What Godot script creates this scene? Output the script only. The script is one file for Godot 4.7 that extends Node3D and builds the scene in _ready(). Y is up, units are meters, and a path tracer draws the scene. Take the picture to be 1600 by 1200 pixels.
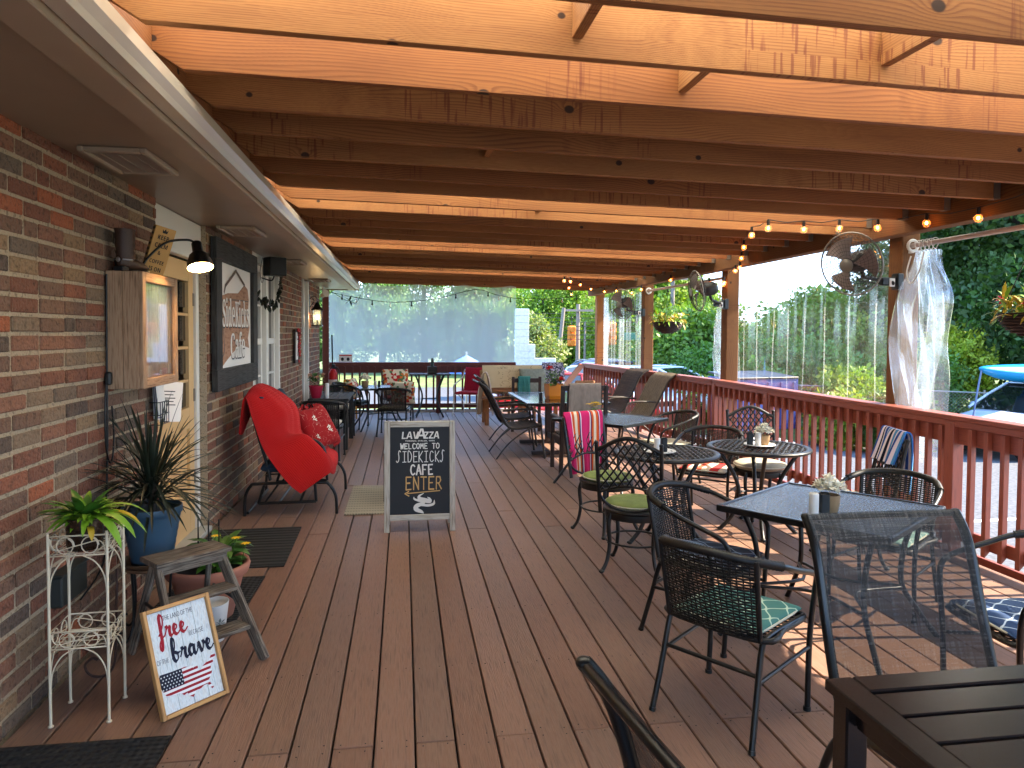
extends Node3D

# ---------------------------------------------------------------- geometry buffer
class Buf:
	var v := PackedVector3Array()
	var n := PackedVector3Array()
	var uv := PackedVector2Array()
	var col := PackedColorArray()
	var ix := PackedInt32Array()
	var tint := Color(1, 1, 1)

	func vert(p: Vector3, nn: Vector3, t := Vector2.ZERO) -> int:
		v.append(p); n.append(nn); uv.append(t); col.append(tint)
		return v.size() - 1

	func tri(a: int, b: int, c: int) -> void:
		var g := (v[b] - v[a]).cross(v[c] - v[a])
		if g.dot(n[a] + n[b] + n[c]) > 0.0:
			ix.append(a); ix.append(c); ix.append(b)
		else:
			ix.append(a); ix.append(b); ix.append(c)

	func quad(a: int, b: int, c: int, d: int) -> void:
		tri(a, b, c); tri(a, c, d)

	func face(pts: Array, out: Vector3, uvs: Array = []) -> void:   # flat convex polygon
		var g: Vector3 = (pts[1] - pts[0]).cross(pts[2] - pts[0]).normalized()
		if g.dot(out) < 0.0:
			g = -g
		var ids := []
		for i in pts.size():
			ids.append(vert(pts[i], g, uvs[i] if uvs.size() > i else Vector2(pts[i].x + pts[i].z, pts[i].y)))
		for i in range(1, pts.size() - 1):
			tri(ids[0], ids[i], ids[i + 1])

	# box with chamfered edges, uv in metres with u along the longest side
	func box(c: Vector3, s: Vector3, b := Basis.IDENTITY, bev := 0.0, off := Vector2.ZERO) -> void:
		var h := s * 0.5
		bev = minf(bev, minf(h.x, minf(h.y, h.z)) * 0.9)
		var long := 0 if s.x >= s.y and s.x >= s.z else (1 if s.y >= s.z else 2)
		for ax in 3:
			for sg in [-1.0, 1.0]:
				var a1 := (ax + 1) % 3
				var a2 := (ax + 2) % 3
				if long == a2:
					var tmp := a1; a1 = a2; a2 = tmp
				var nn := Vector3.ZERO
				nn[ax] = sg
				var ids := []
				for q in [[-1, -1], [1, -1], [1, 1], [-1, 1]]:
					var p := Vector3.ZERO
					p[ax] = sg * h[ax]
					p[a1] = q[0] * (h[a1] - bev)
					p[a2] = q[1] * (h[a2] - bev)
					ids.append(vert(c + b * p, b * nn, off + Vector2(p[a1], p[a2] + (h[ax] if ax != 1 else 0.0))))
				quad(ids[0], ids[1], ids[2], ids[3])
		if bev <= 0.0:
			return
		for ax in 3:   # 12 chamfers
			var a1 := (ax + 1) % 3
			var a2 := (ax + 2) % 3
			for q in [[-1, -1], [1, -1], [1, 1], [-1, 1]]:
				var nn := Vector3.ZERO
				nn[a1] = q[0]; nn[a2] = q[1]
				nn = b * nn.normalized()
				var ids := []
				for e in [[-1, 0], [1, 0], [1, 1], [-1, 1]]:
					var p := Vector3.ZERO
					p[ax] = e[0] * (h[ax] - bev)
					p[a1] = q[0] * (h[a1] - (bev if e[1] == 0 else 0.0))
					p[a2] = q[1] * (h[a2] - (0.0 if e[1] == 0 else bev))
					ids.append(vert(c + b * p, nn, off + Vector2(p[long], 0.01)))
				quad(ids[0], ids[1], ids[2], ids[3])
		for q in 8:
			var sx := 1.0 if q & 1 else -1.0
			var sy := 1.0 if q & 2 else -1.0
			var sz := 1.0 if q & 4 else -1.0
			var nn := b * Vector3(sx, sy, sz).normalized()
			var i0 := vert(c + b * Vector3(sx * h.x, sy * (h.y - bev), sz * (h.z - bev)), nn, off)
			var i1 := vert(c + b * Vector3(sx * (h.x - bev), sy * h.y, sz * (h.z - bev)), nn, off)
			var i2 := vert(c + b * Vector3(sx * (h.x - bev), sy * (h.y - bev), sz * h.z), nn, off)
			tri(i0, i1, i2)

	func beam(a: Vector3, b: Vector3, w: float, hgt: float, bev := 0.0, up := Vector3.UP) -> void:   # box from a to b
		var z := (b - a).normalized()
		var x := up.cross(z)
		if x.length() < 0.01:
			x = Vector3.RIGHT.cross(z)
		x = x.normalized()
		box((a + b) * 0.5, Vector3(w, hgt, a.distance_to(b)), Basis(x, z.cross(x), z), bev)

	func tube(pts: Array, r, sides := 8, closed := false, caps := true, flat := 1.0, upv := Vector3.ZERO) -> void:
		var m := pts.size()
		var t0: Vector3 = (pts[1] - pts[0]).normalized()
		var up := upv if upv != Vector3.ZERO else (Vector3.UP if absf(t0.y) < 0.9 else Vector3.RIGHT)
		var x := up.cross(t0).normalized()
		var rows := []
		var run := 0.0
		for i in m + (1 if closed else 0):
			var k := i % m
			var pa: Vector3 = pts[(k - 1 + m) % m] if closed or k > 0 else pts[k]
			var pb: Vector3 = pts[(k + 1) % m] if closed or k < m - 1 else pts[k]
			var t := (pb - pa).normalized()
			x = (x - t * x.dot(t))
			x = x.normalized() if x.length() > 1e-5 else t.cross(Vector3.FORWARD).normalized()
			var y := t.cross(x)
			var rr: float = r[k] if r is Array else r
			if i > 0:
				run += pts[k].distance_to(pts[(i - 1) % m])
			var row := []
			for j in sides + 1:
				var a := TAU * j / sides
				var d := x * cos(a) + y * sin(a) * flat
				row.append(vert(pts[k] + d * rr, (x * cos(a) * flat + y * sin(a)).normalized(), Vector2(run, rr * a)))
			rows.append(row)
		for i in rows.size() - 1:
			for j in sides:
				quad(rows[i][j], rows[i][j + 1], rows[i + 1][j + 1], rows[i + 1][j])
		if caps and not closed:
			for e in [0, rows.size() - 1]:
				var k: int = e % m
				var t: Vector3 = (pts[1] - pts[0]).normalized() * -1.0 if e == 0 else (pts[m - 1] - pts[m - 2]).normalized()
				var cc := vert(pts[k], t)
				var ring := []
				for j in sides + 1:
					ring.append(vert(v[rows[e][j]], t))
				for j in sides:
					tri(cc, ring[j], ring[j + 1])

	func lathe(prof: Array, seg := 16, c := Vector3.ZERO, b := Basis.IDENTITY, squash := Vector2(1, 1)) -> void:
		var rows := []
		var run := 0.0
		for i in prof.size():
			var pa: Vector2 = prof[maxi(i - 1, 0)]
			var pb: Vector2 = prof[mini(i + 1, prof.size() - 1)]
			var d := (pb - pa)
			var nr := Vector2(d.y, -d.x).normalized()
			if i > 0:
				run += prof[i].distance_to(prof[i - 1])
			var row := []
			for j in seg + 1:
				var a := TAU * j / seg
				row.append(vert(c + b * Vector3(prof[i].x * cos(a) * squash.x, prof[i].y, prof[i].x * sin(a) * squash.y), b * Vector3(nr.x * cos(a), nr.y, nr.x * sin(a)), Vector2(a / TAU, run)))
			rows.append(row)
		for i in rows.size() - 1:
			for j in seg:
				quad(rows[i][j], rows[i][j + 1], rows[i + 1][j + 1], rows[i + 1][j])

	func ball(c: Vector3, r: Vector3, seg := 12, rings := 8, b := Basis.IDENTITY) -> void:
		var rows := []
		for i in rings + 1:
			var la := PI * i / rings - PI / 2
			var row := []
			for j in seg + 1:
				var a := TAU * j / seg
				var d := Vector3(cos(la) * cos(a), sin(la), cos(la) * sin(a))
				row.append(vert(c + b * (d * r), (b * (d / r)).normalized(), Vector2(float(j) / seg, float(i) / rings)))
			rows.append(row)
		for i in rings:
			for j in seg:
				quad(rows[i][j], rows[i][j + 1], rows[i + 1][j + 1], rows[i + 1][j])

	# surface f(u, v) with thickness th, smooth, closed at its rim
	func slab(nu: int, nv: int, f: Callable, th: float, us := Vector2(1, 1)) -> void:
		var p := []
		for i in nu + 1:
			for j in nv + 1:
				p.append(f.call(float(i) / nu, float(j) / nv))
		var nn := []
		for i in nu + 1:
			for j in nv + 1:
				var du: Vector3 = p[mini(i + 1, nu) * (nv + 1) + j] - p[maxi(i - 1, 0) * (nv + 1) + j]
				var dv: Vector3 = p[i * (nv + 1) + mini(j + 1, nv)] - p[i * (nv + 1) + maxi(j - 1, 0)]
				nn.append(du.cross(dv).normalized())
		var base := v.size()
		for s in ([1.0, -1.0] if th > 0.0 else [1.0]):
			for i in nu + 1:
				for j in nv + 1:
					var k := i * (nv + 1) + j
					vert(p[k] + nn[k] * (th * 0.5 * s), nn[k] * s, Vector2(float(i) / nu * us.x, float(j) / nv * us.y))
		var cnt := (nu + 1) * (nv + 1)
		for s in (2 if th > 0.0 else 1):
			for i in nu:
				for j in nv:
					var k := base + s * cnt + i * (nv + 1) + j
					quad(k, k + nv + 1, k + nv + 2, k + 1)
		if th > 0.0:
			var loop := []
			for i in nu: loop.append(i * (nv + 1))
			for j in nv: loop.append(nu * (nv + 1) + j)
			for i in range(nu, 0, -1): loop.append(i * (nv + 1) + nv)
			for j in range(nv, 0, -1): loop.append(j)
			var cen := Vector3.ZERO
			for q in loop: cen += p[q]
			cen /= loop.size()
			for q in loop.size():
				var a: int = base + loop[q]
				var b: int = base + loop[(q + 1) % loop.size()]
				var nrm := (v[b] - v[a]).cross(n[a]).normalized()
				if nrm.dot(v[a] - cen) < 0.0: nrm = -nrm
				var q0 := vert(v[a], nrm, uv[a]); var q1 := vert(v[b], nrm, uv[b])
				var q2 := vert(v[b + cnt], nrm, uv[b]); var q3 := vert(v[a + cnt], nrm, uv[a])
				quad(q0, q1, q2, q3)

	# flat outline (x, y) extruded along z by depth, placed by xf
	func prism(poly: PackedVector2Array, depth: float, xf := Transform3D(), uvs := 1.0) -> void:
		var t := Geometry2D.triangulate_polygon(poly)
		for s in [1.0, -1.0]:
			var base := v.size()
			for q in poly:
				vert(xf * Vector3(q.x, q.y, depth * 0.5 * s), xf.basis * Vector3(0, 0, s), Vector2(q.x, -q.y) * uvs)
			for i in range(0, t.size(), 3):
				tri(base + t[i], base + t[i + 1], base + t[i + 2])
		var area := 0.0
		for i in poly.size():
			var a := poly[i]; var b := poly[(i + 1) % poly.size()]
			area += a.x * b.y - b.x * a.y
		for i in poly.size():
			var a := poly[i]; var b := poly[(i + 1) % poly.size()]
			var d := (b - a).normalized()
			var o := Vector3(d.y, -d.x, 0) * signf(area)
			var nn := (xf.basis * o).normalized()
			var i0 := vert(xf * Vector3(a.x, a.y, depth * 0.5), nn, a * uvs); var i1 := vert(xf * Vector3(b.x, b.y, depth * 0.5), nn, b * uvs)
			var i2 := vert(xf * Vector3(b.x, b.y, -depth * 0.5), nn, b * uvs); var i3 := vert(xf * Vector3(a.x, a.y, -depth * 0.5), nn, a * uvs)
			quad(i0, i1, i2, i3)

	# pen stroke: flat ribbon of width w and thickness th in the plane of xf
	func stroke(pts: Array, w, th: float, xf: Transform3D) -> void:
		for i in pts.size() - 1:
			var a: Vector2 = pts[i]; var b: Vector2 = pts[i + 1]
			var d := (b - a)
			if d.length() < 1e-6: continue
			d = d.normalized()
			var wa: float = w[i] if w is Array else w
			var wb: float = w[i + 1] if w is Array else w
			var o := Vector2(-d.y, d.x)
			var ea := a - d * wa * 0.3; var eb := b + d * wb * 0.3
			face([xf * Vector3(ea.x + o.x * wa / 2, ea.y + o.y * wa / 2, th + i * 1e-5), xf * Vector3(eb.x + o.x * wb / 2, eb.y + o.y * wb / 2, th + i * 1e-5), xf * Vector3(eb.x - o.x * wb / 2, eb.y - o.y * wb / 2, th + i * 1e-5), xf * Vector3(ea.x - o.x * wa / 2, ea.y - o.y * wa / 2, th + i * 1e-5)], xf.basis.z)

	# leaf blade: bends by droop, folded along its midrib
	func leaf(p: Vector3, dir: Vector3, length: float, width: float, droop := 0.5, seg := 4, fold := 0.25, shape := 0.6) -> void:
		var d := dir.normalized()
		var side := d.cross(Vector3.UP)
		side = side.normalized() if side.length() > 0.05 else Vector3.RIGHT
		var pos := p
		var prev := []
		for i in seg + 1:
			var t := float(i) / seg
			var w := width * 0.5 * pow(sin(PI * clampf(0.08 + t * 0.92, 0.0, 1.0) * (1.0 if t > 0 else 1.0)), shape)
			if i == seg: w = 0.0005
			var up := side.cross(d).normalized()
			var row := [vert(pos - side * w + up * w * fold, (up + side * fold).normalized(), Vector2(0, t)), vert(pos, up, Vector2(0.5, t)), vert(pos + side * w + up * w * fold, (up - side * fold).normalized(), Vector2(1, t))]
			if prev.size():
				quad(prev[0], prev[1], row[1], row[0]); quad(prev[1], prev[2], row[2], row[1])
			prev = row
			pos += d * length / seg
			d = (d + Vector3.DOWN * droop / seg).normalized()

	func mesh() -> ArrayMesh:
		var m := ArrayMesh.new()
		var a := []
		a.resize(Mesh.ARRAY_MAX)
		a[Mesh.ARRAY_VERTEX] = v; a[Mesh.ARRAY_NORMAL] = n; a[Mesh.ARRAY_TEX_UV] = uv; a[Mesh.ARRAY_COLOR] = col; a[Mesh.ARRAY_INDEX] = ix
		m.add_surface_from_arrays(Mesh.PRIMITIVE_TRIANGLES, a)
		return m

# ---------------------------------------------------------------- scene helpers
var used := {}
var rng := RandomNumberGenerator.new()
var M := {}

func numbered(called: String) -> String:
	if not used.has(called):
		used[called] = 0
		return called
	used[called] += 1
	return "%s_%03d" % [called, used[called]]

func tag(o: Node3D, label := "", category := "", group := "", kind := "") -> Node3D:
	for kv in [["label", label], ["category", category], ["group", group], ["kind", kind]]:
		if kv[1] != "": o.set_meta(kv[0], kv[1])
		elif o.has_meta(kv[0]) and kv[0] != "kind": o.remove_meta(kv[0])
	return o

func thing(called: String, label: String, category: String, at := Vector3.ZERO, yaw := 0.0, group := "") -> Node3D:
	var o := Node3D.new()
	o.name = numbered(called)
	add_child(o)
	o.position = at
	o.rotation_degrees.y = yaw
	return tag(o, label, category, group)

func part(parent: Node3D, called: String, b, m: Material, kind := "", label := "") -> MeshInstance3D:
	var o := MeshInstance3D.new()
	o.mesh = b.mesh() if b is Buf else b
	o.material_override = m
	if parent == self:
		o.name = numbered(called)
		add_child(o)
	else:
		o.name = called
		parent.add_child(o, true)
	if kind != "": o.set_meta("kind", kind)
	if label != "": o.set_meta("label", label)
	return o

func solo(called: String, b, m: Material, label: String, category: String, group := "") -> MeshInstance3D:   # a thing that is one mesh
	var o := part(self, called, b, m)
	tag(o, label, category, group)
	return o

func copy(o: Node3D, called: String, label: String, at: Vector3, yaw: float, group := "") -> Node3D:
	var c: Node3D = o.duplicate()
	c.name = numbered(called)
	add_child(c)
	c.position = at
	c.rotation_degrees.y = yaw
	tag(c, label, o.get_meta("category"), group if group != "" else (o.get_meta("group") if o.has_meta("group") else ""))
	return c

func smooth(pts: Array, sub := 6, closed := false) -> Array:   # Catmull-Rom through 2D or 3D points
	var out := []
	var m := pts.size()
	for i in (m if closed else m - 1):
		var p0 = pts[(i - 1 + m) % m] if closed or i > 0 else pts[i]
		var p1 = pts[i]
		var p2 = pts[(i + 1) % m]
		var p3 = pts[(i + 2) % m] if closed or i + 2 < m else pts[(i + 1) % m]
		for k in sub:
			var t := float(k) / sub
			out.append(0.5 * (2.0 * p1 + (p2 - p0) * t + (2.0 * p0 - 5.0 * p1 + 4.0 * p2 - p3) * t * t + (3.0 * p1 - p0 - 3.0 * p2 + p3) * t * t * t))
	if not closed: out.append(pts[m - 1])
	return out

func V(x: float, y: float, z: float) -> Vector3:
	return Vector3(x, y, z)

func mat(called: String, c: Color, rough := 0.6, metal := 0.0) -> StandardMaterial3D:
	var m := StandardMaterial3D.new()
	m.resource_name = called
	m.albedo_color = c
	m.roughness = rough
	m.metallic = metal
	M[called] = m
	return m

func noise(freq: float, type := FastNoiseLite.TYPE_SIMPLEX_SMOOTH, oct := 4, sd := 1) -> FastNoiseLite:
	var f := FastNoiseLite.new()
	f.noise_type = type; f.frequency = freq; f.fractal_octaves = oct; f.seed = sd
	return f

func noise_tex(f: FastNoiseLite, size := 256, ramp: Array = [], nrm := 0.0) -> NoiseTexture2D:
	var t := NoiseTexture2D.new()
	t.width = size; t.height = size; t.noise = f; t.seamless = true
	if ramp.size():
		var g := Gradient.new()
		var off := PackedFloat32Array(); var cs := PackedColorArray()
		for i in ramp.size():
			off.append(float(i) / (ramp.size() - 1) if not ramp[i] is Array else ramp[i][0])
			cs.append(ramp[i] if not ramp[i] is Array else ramp[i][1])
		g.offsets = off; g.colors = cs
		t.color_ramp = g
	if nrm > 0.0:
		t.as_normal_map = true; t.bump_strength = nrm
	return t

func tri_mat(m: StandardMaterial3D, sc: float, world := true) -> StandardMaterial3D:
	m.uv1_triplanar = true; m.uv1_world_triplanar = world; m.uv1_scale = Vector3.ONE * sc
	return m

func bump(m: StandardMaterial3D, t: Texture2D, cm: float) -> StandardMaterial3D:
	m.heightmap_enabled = true; m.heightmap_texture = t; m.heightmap_scale = cm
	return m

func text_mesh(s: String, size: float, depth: float, font := "Droid Sans", bold := false) -> TextMesh:
	var t := TextMesh.new()
	var f := SystemFont.new()
	f.font_names = PackedStringArray([font])
	if bold: f.font_weight = 700
	t.font = f
	t.text = s
	t.font_size = 64
	t.pixel_size = size / 64.0
	t.depth = depth
	t.curve_step = 4.0
	return t

func cushion(w: float, d: float, h: float, nseg := 12, pw := 0.35, sag := 0.0) -> Buf:   # pillow lying flat, centre of its underside at the origin
	var b := Buf.new()
	for s in [1.0, -1.0]:
		var rows := []
		for i in nseg + 1:
			var row := []
			for j in nseg + 1:
				var u := -cos(PI * i / nseg); var w2 := -cos(PI * j / nseg)
				var pinch := 1.0 - 0.05 * (1.0 - absf(u) * absf(w2)) * (pow(absf(u), 6.0) + pow(absf(w2), 6.0))
				var k := pow(maxf((1.0 - u * u * u * u) * (1.0 - w2 * w2 * w2 * w2), 0.0), pw)
				row.append([Vector3(u * w / 2 * pinch, h / 2 + s * h / 2 * k - sag * (1.0 - u * u) * (1.0 - w2 * w2), w2 * d / 2 * pinch), Vector2(u * 0.5 + 0.5, w2 * 0.5 + 0.5)])
			rows.append(row)
		var ids := []
		for i in nseg + 1:
			var row := []
			for j in nseg + 1:
				var du: Vector3 = rows[mini(i + 1, nseg)][j][0] - rows[maxi(i - 1, 0)][j][0]
				var dv: Vector3 = rows[i][mini(j + 1, nseg)][0] - rows[i][maxi(j - 1, 0)][0]
				var nn: Vector3 = dv.cross(du).normalized() * s
				if nn.y * s < 0: nn = -nn
				row.append(b.vert(rows[i][j][0], nn, rows[i][j][1]))
			ids.append(row)
		for i in nseg:
			for j in nseg:
				b.quad(ids[i][j], ids[i + 1][j], ids[i + 1][j + 1], ids[i][j + 1])
	return b

func wood_image(w: int, h: int, len_m: float, wid_m: float, light: Color, dark: Color, rings: float, knots: Array, sd: int) -> ImageTexture:
	var na := noise(0.35, FastNoiseLite.TYPE_SIMPLEX_SMOOTH, 3, sd)
	var nb := noise(9.0, FastNoiseLite.TYPE_SIMPLEX, 2, sd + 7)
	var nd := noise(3.0, FastNoiseLite.TYPE_SIMPLEX, 3, sd + 21)
	var nc := noise(0.9, FastNoiseLite.TYPE_SIMPLEX_SMOOTH, 2, sd + 13)
	var im := Image.create(w, h, false, Image.FORMAT_RGB8)
	for j in h:
		var y := wid_m * j / h
		for i in w:
			var x := len_m * i / w
			var blend := clampf((x - len_m * 0.9) / (len_m * 0.1), 0.0, 1.0)   # joins up with its own start
			var xx := x - len_m * blend
			var d := lerpf(na.get_noise_2d(x, y * 5.0), na.get_noise_2d(x - len_m, y * 5.0), blend) * 0.085 + y
			var kd := 0.0
			for k in knots:
				var q := pow((x - k[0]) / (k[2] * 3.2), 2.0) + pow((y - k[1]) / (k[2] * 1.5), 2.0)
				d += k[2] * 1.6 * exp(-q)
				kd = maxf(kd, 1.0 - smoothstep(0.75, 1.1, sqrt(pow((x - k[0]) / k[2] / 1.25, 2.0) + pow((y - k[1]) / k[2], 2.0))))
			var f := fposmod(d * rings, 1.0)
			var late := smoothstep(0.35, 0.9, f) * (1.0 - smoothstep(0.93, 1.0, f))
			var fine := nb.get_noise_2d(xx * 0.22, y * 22.0) * 0.5 + 0.5
			var t := clampf(late * 0.48 + fine * 0.34 + nc.get_noise_2d(xx, y * 4.0) * 0.22, 0.0, 1.0)
			var c := light.lerp(dark, t)
			var drip := maxf(0.0, nd.get_noise_2d(x * 9.0, y * 0.5) - 0.3) * maxf(0.0, na.get_noise_2d(x * 2.2 + 40.0, 3.0) - 0.22) * 9.0   # rain stains down the face
			c = c.lerp(Color(0.36, 0.13, 0.05), clampf(drip, 0.0, 0.5))
			im.set_pixel(i, j, c.lerp(Color(0.16, 0.075, 0.03), kd * 0.85))
	return ImageTexture.create_from_image(im)

func grid_image(w: int, h: int, f: Callable) -> ImageTexture:
	var im := Image.create(w, h, false, Image.FORMAT_RGB8)
	for j in h:
		for i in w:
			im.set_pixel(i, j, f.call(float(i) / w, float(j) / h))
	return ImageTexture.create_from_image(im)

func stripes(list: Array, across_u := true) -> ImageTexture:   # [width, colour] ...
	var tot := 0.0
	for s in list: tot += s[0]
	return grid_image(256 if across_u else 2, 2 if across_u else 256, func(u, v):
		var x: float = (u if across_u else v) * tot
		for s in list:
			x -= s[0]
			if x <= 0.0: return s[1]
		return list[-1][1])

func materials() -> void:
	var speck := noise_tex(noise(0.09, FastNoiseLite.TYPE_SIMPLEX_SMOOTH, 5, 3), 256)
	var grainy := noise_tex(noise(0.02, FastNoiseLite.TYPE_SIMPLEX_SMOOTH, 5, 5), 512)
	# pine of the roof
	var wl := Color(0.68, 0.47, 0.265); var wd := Color(0.46, 0.265, 0.12)
	var wt := [wood_image(1024, 128, 4.0, 0.26, wl, wd, 105.0, [[0.8, 0.1, 0.02], [2.7, 0.17, 0.017], [3.3, 0.06, 0.012]], 11),
		wood_image(1024, 128, 4.0, 0.26, wl, wd, 80.0, [[1.7, 0.08, 0.022], [0.4, 0.2, 0.014]], 29)]
	for k in 4:
		var m := mat("pine_%d" % k, [Color(1, 1, 1), Color(0.93, 0.9, 0.86), Color(0.98, 0.94, 0.9), Color(0.9, 0.83, 0.76)][k], 0.75)
		m.albedo_texture = wt[k % 2]; m.uv1_scale = V(1 / 4.0, 1 / 0.26, 1)
	var mp := mat("post_wood", Color(0.7, 0.68, 0.62), 0.85); mp.albedo_texture = wt[1]; mp.uv1_scale = V(1 / 4.0, 1 / 0.26, 1)
	mp = mat("post_wood_pale", Color(0.98, 0.9, 0.78), 0.85); mp.albedo_texture = wt[0]; mp.uv1_scale = V(1 / 4.0, 1 / 0.26, 1)
	# deck paint over grain
	var dt := noise_tex(noise(0.016, FastNoiseLite.TYPE_SIMPLEX_SMOOTH, 6, 21), 512, [Color(0.74, 0.73, 0.72), Color(0.9, 0.9, 0.9), Color(1, 1, 1), Color(0.94, 0.91, 0.89), Color(1.06, 1.04, 1.02)])
	var dh := noise_tex(noise(0.03, FastNoiseLite.TYPE_SIMPLEX, 4, 8), 512)
	for k in 5:
		var m := mat("deck_%d" % k, [Color(0.505, 0.39, 0.325), Color(0.525, 0.4, 0.335), Color(0.49, 0.385, 0.33), Color(0.54, 0.415, 0.35), Color(0.5, 0.375, 0.31)][k], 0.52)
		m.albedo_texture = dt; m.uv1_scale = V(0.45, 9.0, 1); m.metallic_specular = 0.4
		bump(m, dh, 0.1)
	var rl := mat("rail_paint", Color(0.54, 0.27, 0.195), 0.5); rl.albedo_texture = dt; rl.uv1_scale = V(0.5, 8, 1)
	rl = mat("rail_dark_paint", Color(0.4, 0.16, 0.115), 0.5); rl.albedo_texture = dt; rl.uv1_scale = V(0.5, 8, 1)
	# brick and mortar
	var bt := noise_tex(noise(0.02, FastNoiseLite.TYPE_SIMPLEX_SMOOTH, 5, 31), 512, [Color(0.62, 0.58, 0.55), Color(0.84, 0.82, 0.78), Color(1.05, 1.02, 1.0), Color(0.95, 0.9, 0.85), Color(1.2, 1.18, 1.12)])
	var bh := noise_tex(noise(0.06, FastNoiseLite.TYPE_SIMPLEX, 4, 33), 256)
	var bc := [Color(0.49, 0.34, 0.27), Color(0.455, 0.34, 0.275), Color(0.51, 0.315, 0.235), Color(0.43, 0.325, 0.265), Color(0.41, 0.35, 0.3), Color(0.53, 0.43, 0.325), Color(0.58, 0.335, 0.225), Color(0.48, 0.4, 0.325), Color(0.45, 0.29, 0.225), Color(0.34, 0.285, 0.25)]
	for k in bc.size():
		var m := mat("brick_%d" % k, bc[k] * 1.06, 0.9)
		m.albedo_texture = bt; bump(m, bh, 0.6); tri_mat(m, 2.6)
	var br := mat("brick_rest", Color(1, 1, 1), 0.9); br.vertex_color_use_as_albedo = true; br.albedo_texture = bt; tri_mat(br, 2.6); bump(br, bh, 0.25)
	var mo := mat("mortar", Color(0.66, 0.6, 0.51), 0.95); mo.albedo_texture = bt; tri_mat(mo, 3.0); bump(mo, bh, 0.3)
	# plain paints, metals, cloths
	var fas := mat("trim_taupe", Color(0.66, 0.585, 0.5), 0.5); fas.albedo_texture = noise_tex(noise(0.006, FastNoiseLite.TYPE_SIMPLEX_SMOOTH, 4, 2), 256, [Color(0.86, 0.85, 0.84), Color(1, 1, 1), Color(0.95, 0.94, 0.93)]); tri_mat(fas, 0.6)
	var sof := mat("soffit_paint", Color(0.58, 0.51, 0.43), 0.38); sof.albedo_texture = fas.albedo_texture; tri_mat(sof, 0.5)
	mat("white_paint", Color(0.86, 0.84, 0.8), 0.45)
	mat("cream_door", Color(0.83, 0.68, 0.47), 0.45)
	var gm := mat("gutter_metal", Color(0.8, 0.76, 0.7), 0.3); gm.metallic = 0.25
	mat("black_metal", Color(0.05, 0.05, 0.052), 0.33)
	mat("cast_metal", Color(0.065, 0.06, 0.058), 0.4)
	mat("brown_metal", Color(0.2, 0.17, 0.15), 0.4)
	mat("wicker", Color(0.075, 0.065, 0.06), 0.5)
	mat("slat_brown", Color(0.115, 0.085, 0.075), 0.26); mat("table_tile", Color(0.16, 0.13, 0.12), 0.12)
	mat("galvanised", Color(0.55, 0.53, 0.5), 0.45, 0.7)
	mat("steel", Color(0.75, 0.75, 0.76), 0.28, 0.9)
	mat("fan_wire", Color(0.22, 0.2, 0.19), 0.5, 0.3)
	mat("rubber", Color(0.04, 0.04, 0.04), 0.8)
	mat("black_plastic", Color(0.035, 0.035, 0.04), 0.45)
	mat("white_plastic", Color(0.88, 0.87, 0.85), 0.5)
	mat("pvc_pipe", Color(0.74, 0.68, 0.66), 0.5)
	mat("wire_white", Color(0.83, 0.77, 0.66), 0.45)
	mat("dark_wood", Color(0.2, 0.13, 0.1), 0.6)
	mat("paper", Color(0.9, 0.88, 0.85), 0.8)
	mat("ink", Color(0.06, 0.06, 0.07), 0.7)
	mat("red", Color(0.75, 0.05, 0.05), 0.6)
	mat("terracotta", Color(0.68, 0.44, 0.35), 0.85)
	mat("soil", Color(0.13, 0.09, 0.07), 1.0)
	mat("burlap", Color(0.62, 0.5, 0.36), 0.95)
	mat("petal_white", Color(0.93, 0.91, 0.84), 0.8)
	mat("yellow_petal", Color(0.95, 0.78, 0.08), 0.7)
	mat("orange_petal", Color(0.95, 0.55, 0.06), 0.7)
	for q in [["leaf_lime", Color(0.42, 0.58, 0.12)], ["leaf_green", Color(0.24, 0.42, 0.12)], ["leaf_dark", Color(0.11, 0.17, 0.1)], ["leaf_dracaena", Color(0.13, 0.16, 0.11)], ["leaf_yellow", Color(0.72, 0.6, 0.15)]]:
		var lm := mat(q[0], q[1], 0.45); lm.backlight_enabled = true; lm.backlight = q[1] * 0.5
	var gw := mat("grey_wood", Color(0.62, 0.58, 0.53), 0.9); gw.albedo_texture = noise_tex(noise(0.012, FastNoiseLite.TYPE_SIMPLEX_SMOOTH, 6, 41), 512, [Color(0.25, 0.22, 0.2), Color(0.55, 0.5, 0.46), Color(0.85, 0.82, 0.78), Color(0.6, 0.56, 0.52)]); gw.uv1_scale = V(0.8, 16, 1)
	var cw := mat("crate_wood", Color(0.66, 0.54, 0.43), 0.85); cw.albedo_texture = noise_tex(noise(0.012, FastNoiseLite.TYPE_SIMPLEX_SMOOTH, 6, 45), 512, [Color(0.6, 0.56, 0.52), Color(0.9, 0.88, 0.86), Color(1, 1, 1), Color(0.8, 0.77, 0.74)]); cw.uv1_scale = V(0.8, 12, 1)
	var ch := mat("charcoal_wood", Color(0.3, 0.31, 0.32), 0.8); ch.albedo_texture = gw.albedo_texture; ch.uv1_scale = V(0.6, 14, 1)
	var bw := mat("bench_wood", Color(0.66, 0.45, 0.28), 0.7); bw.albedo_texture = cw.albedo_texture; bw.uv1_scale = V(0.6, 9, 1)
	var fr := mat("frame_pine", Color(0.8, 0.6, 0.36), 0.6); fr.albedo_texture = cw.albedo_texture; fr.uv1_scale = V(0.6, 12, 1)
	var al := mat("aframe_paint", Color(0.74, 0.72, 0.67), 0.55); al.albedo_texture = cw.albedo_texture; al.uv1_scale = V(0.5, 7, 1)
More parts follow.
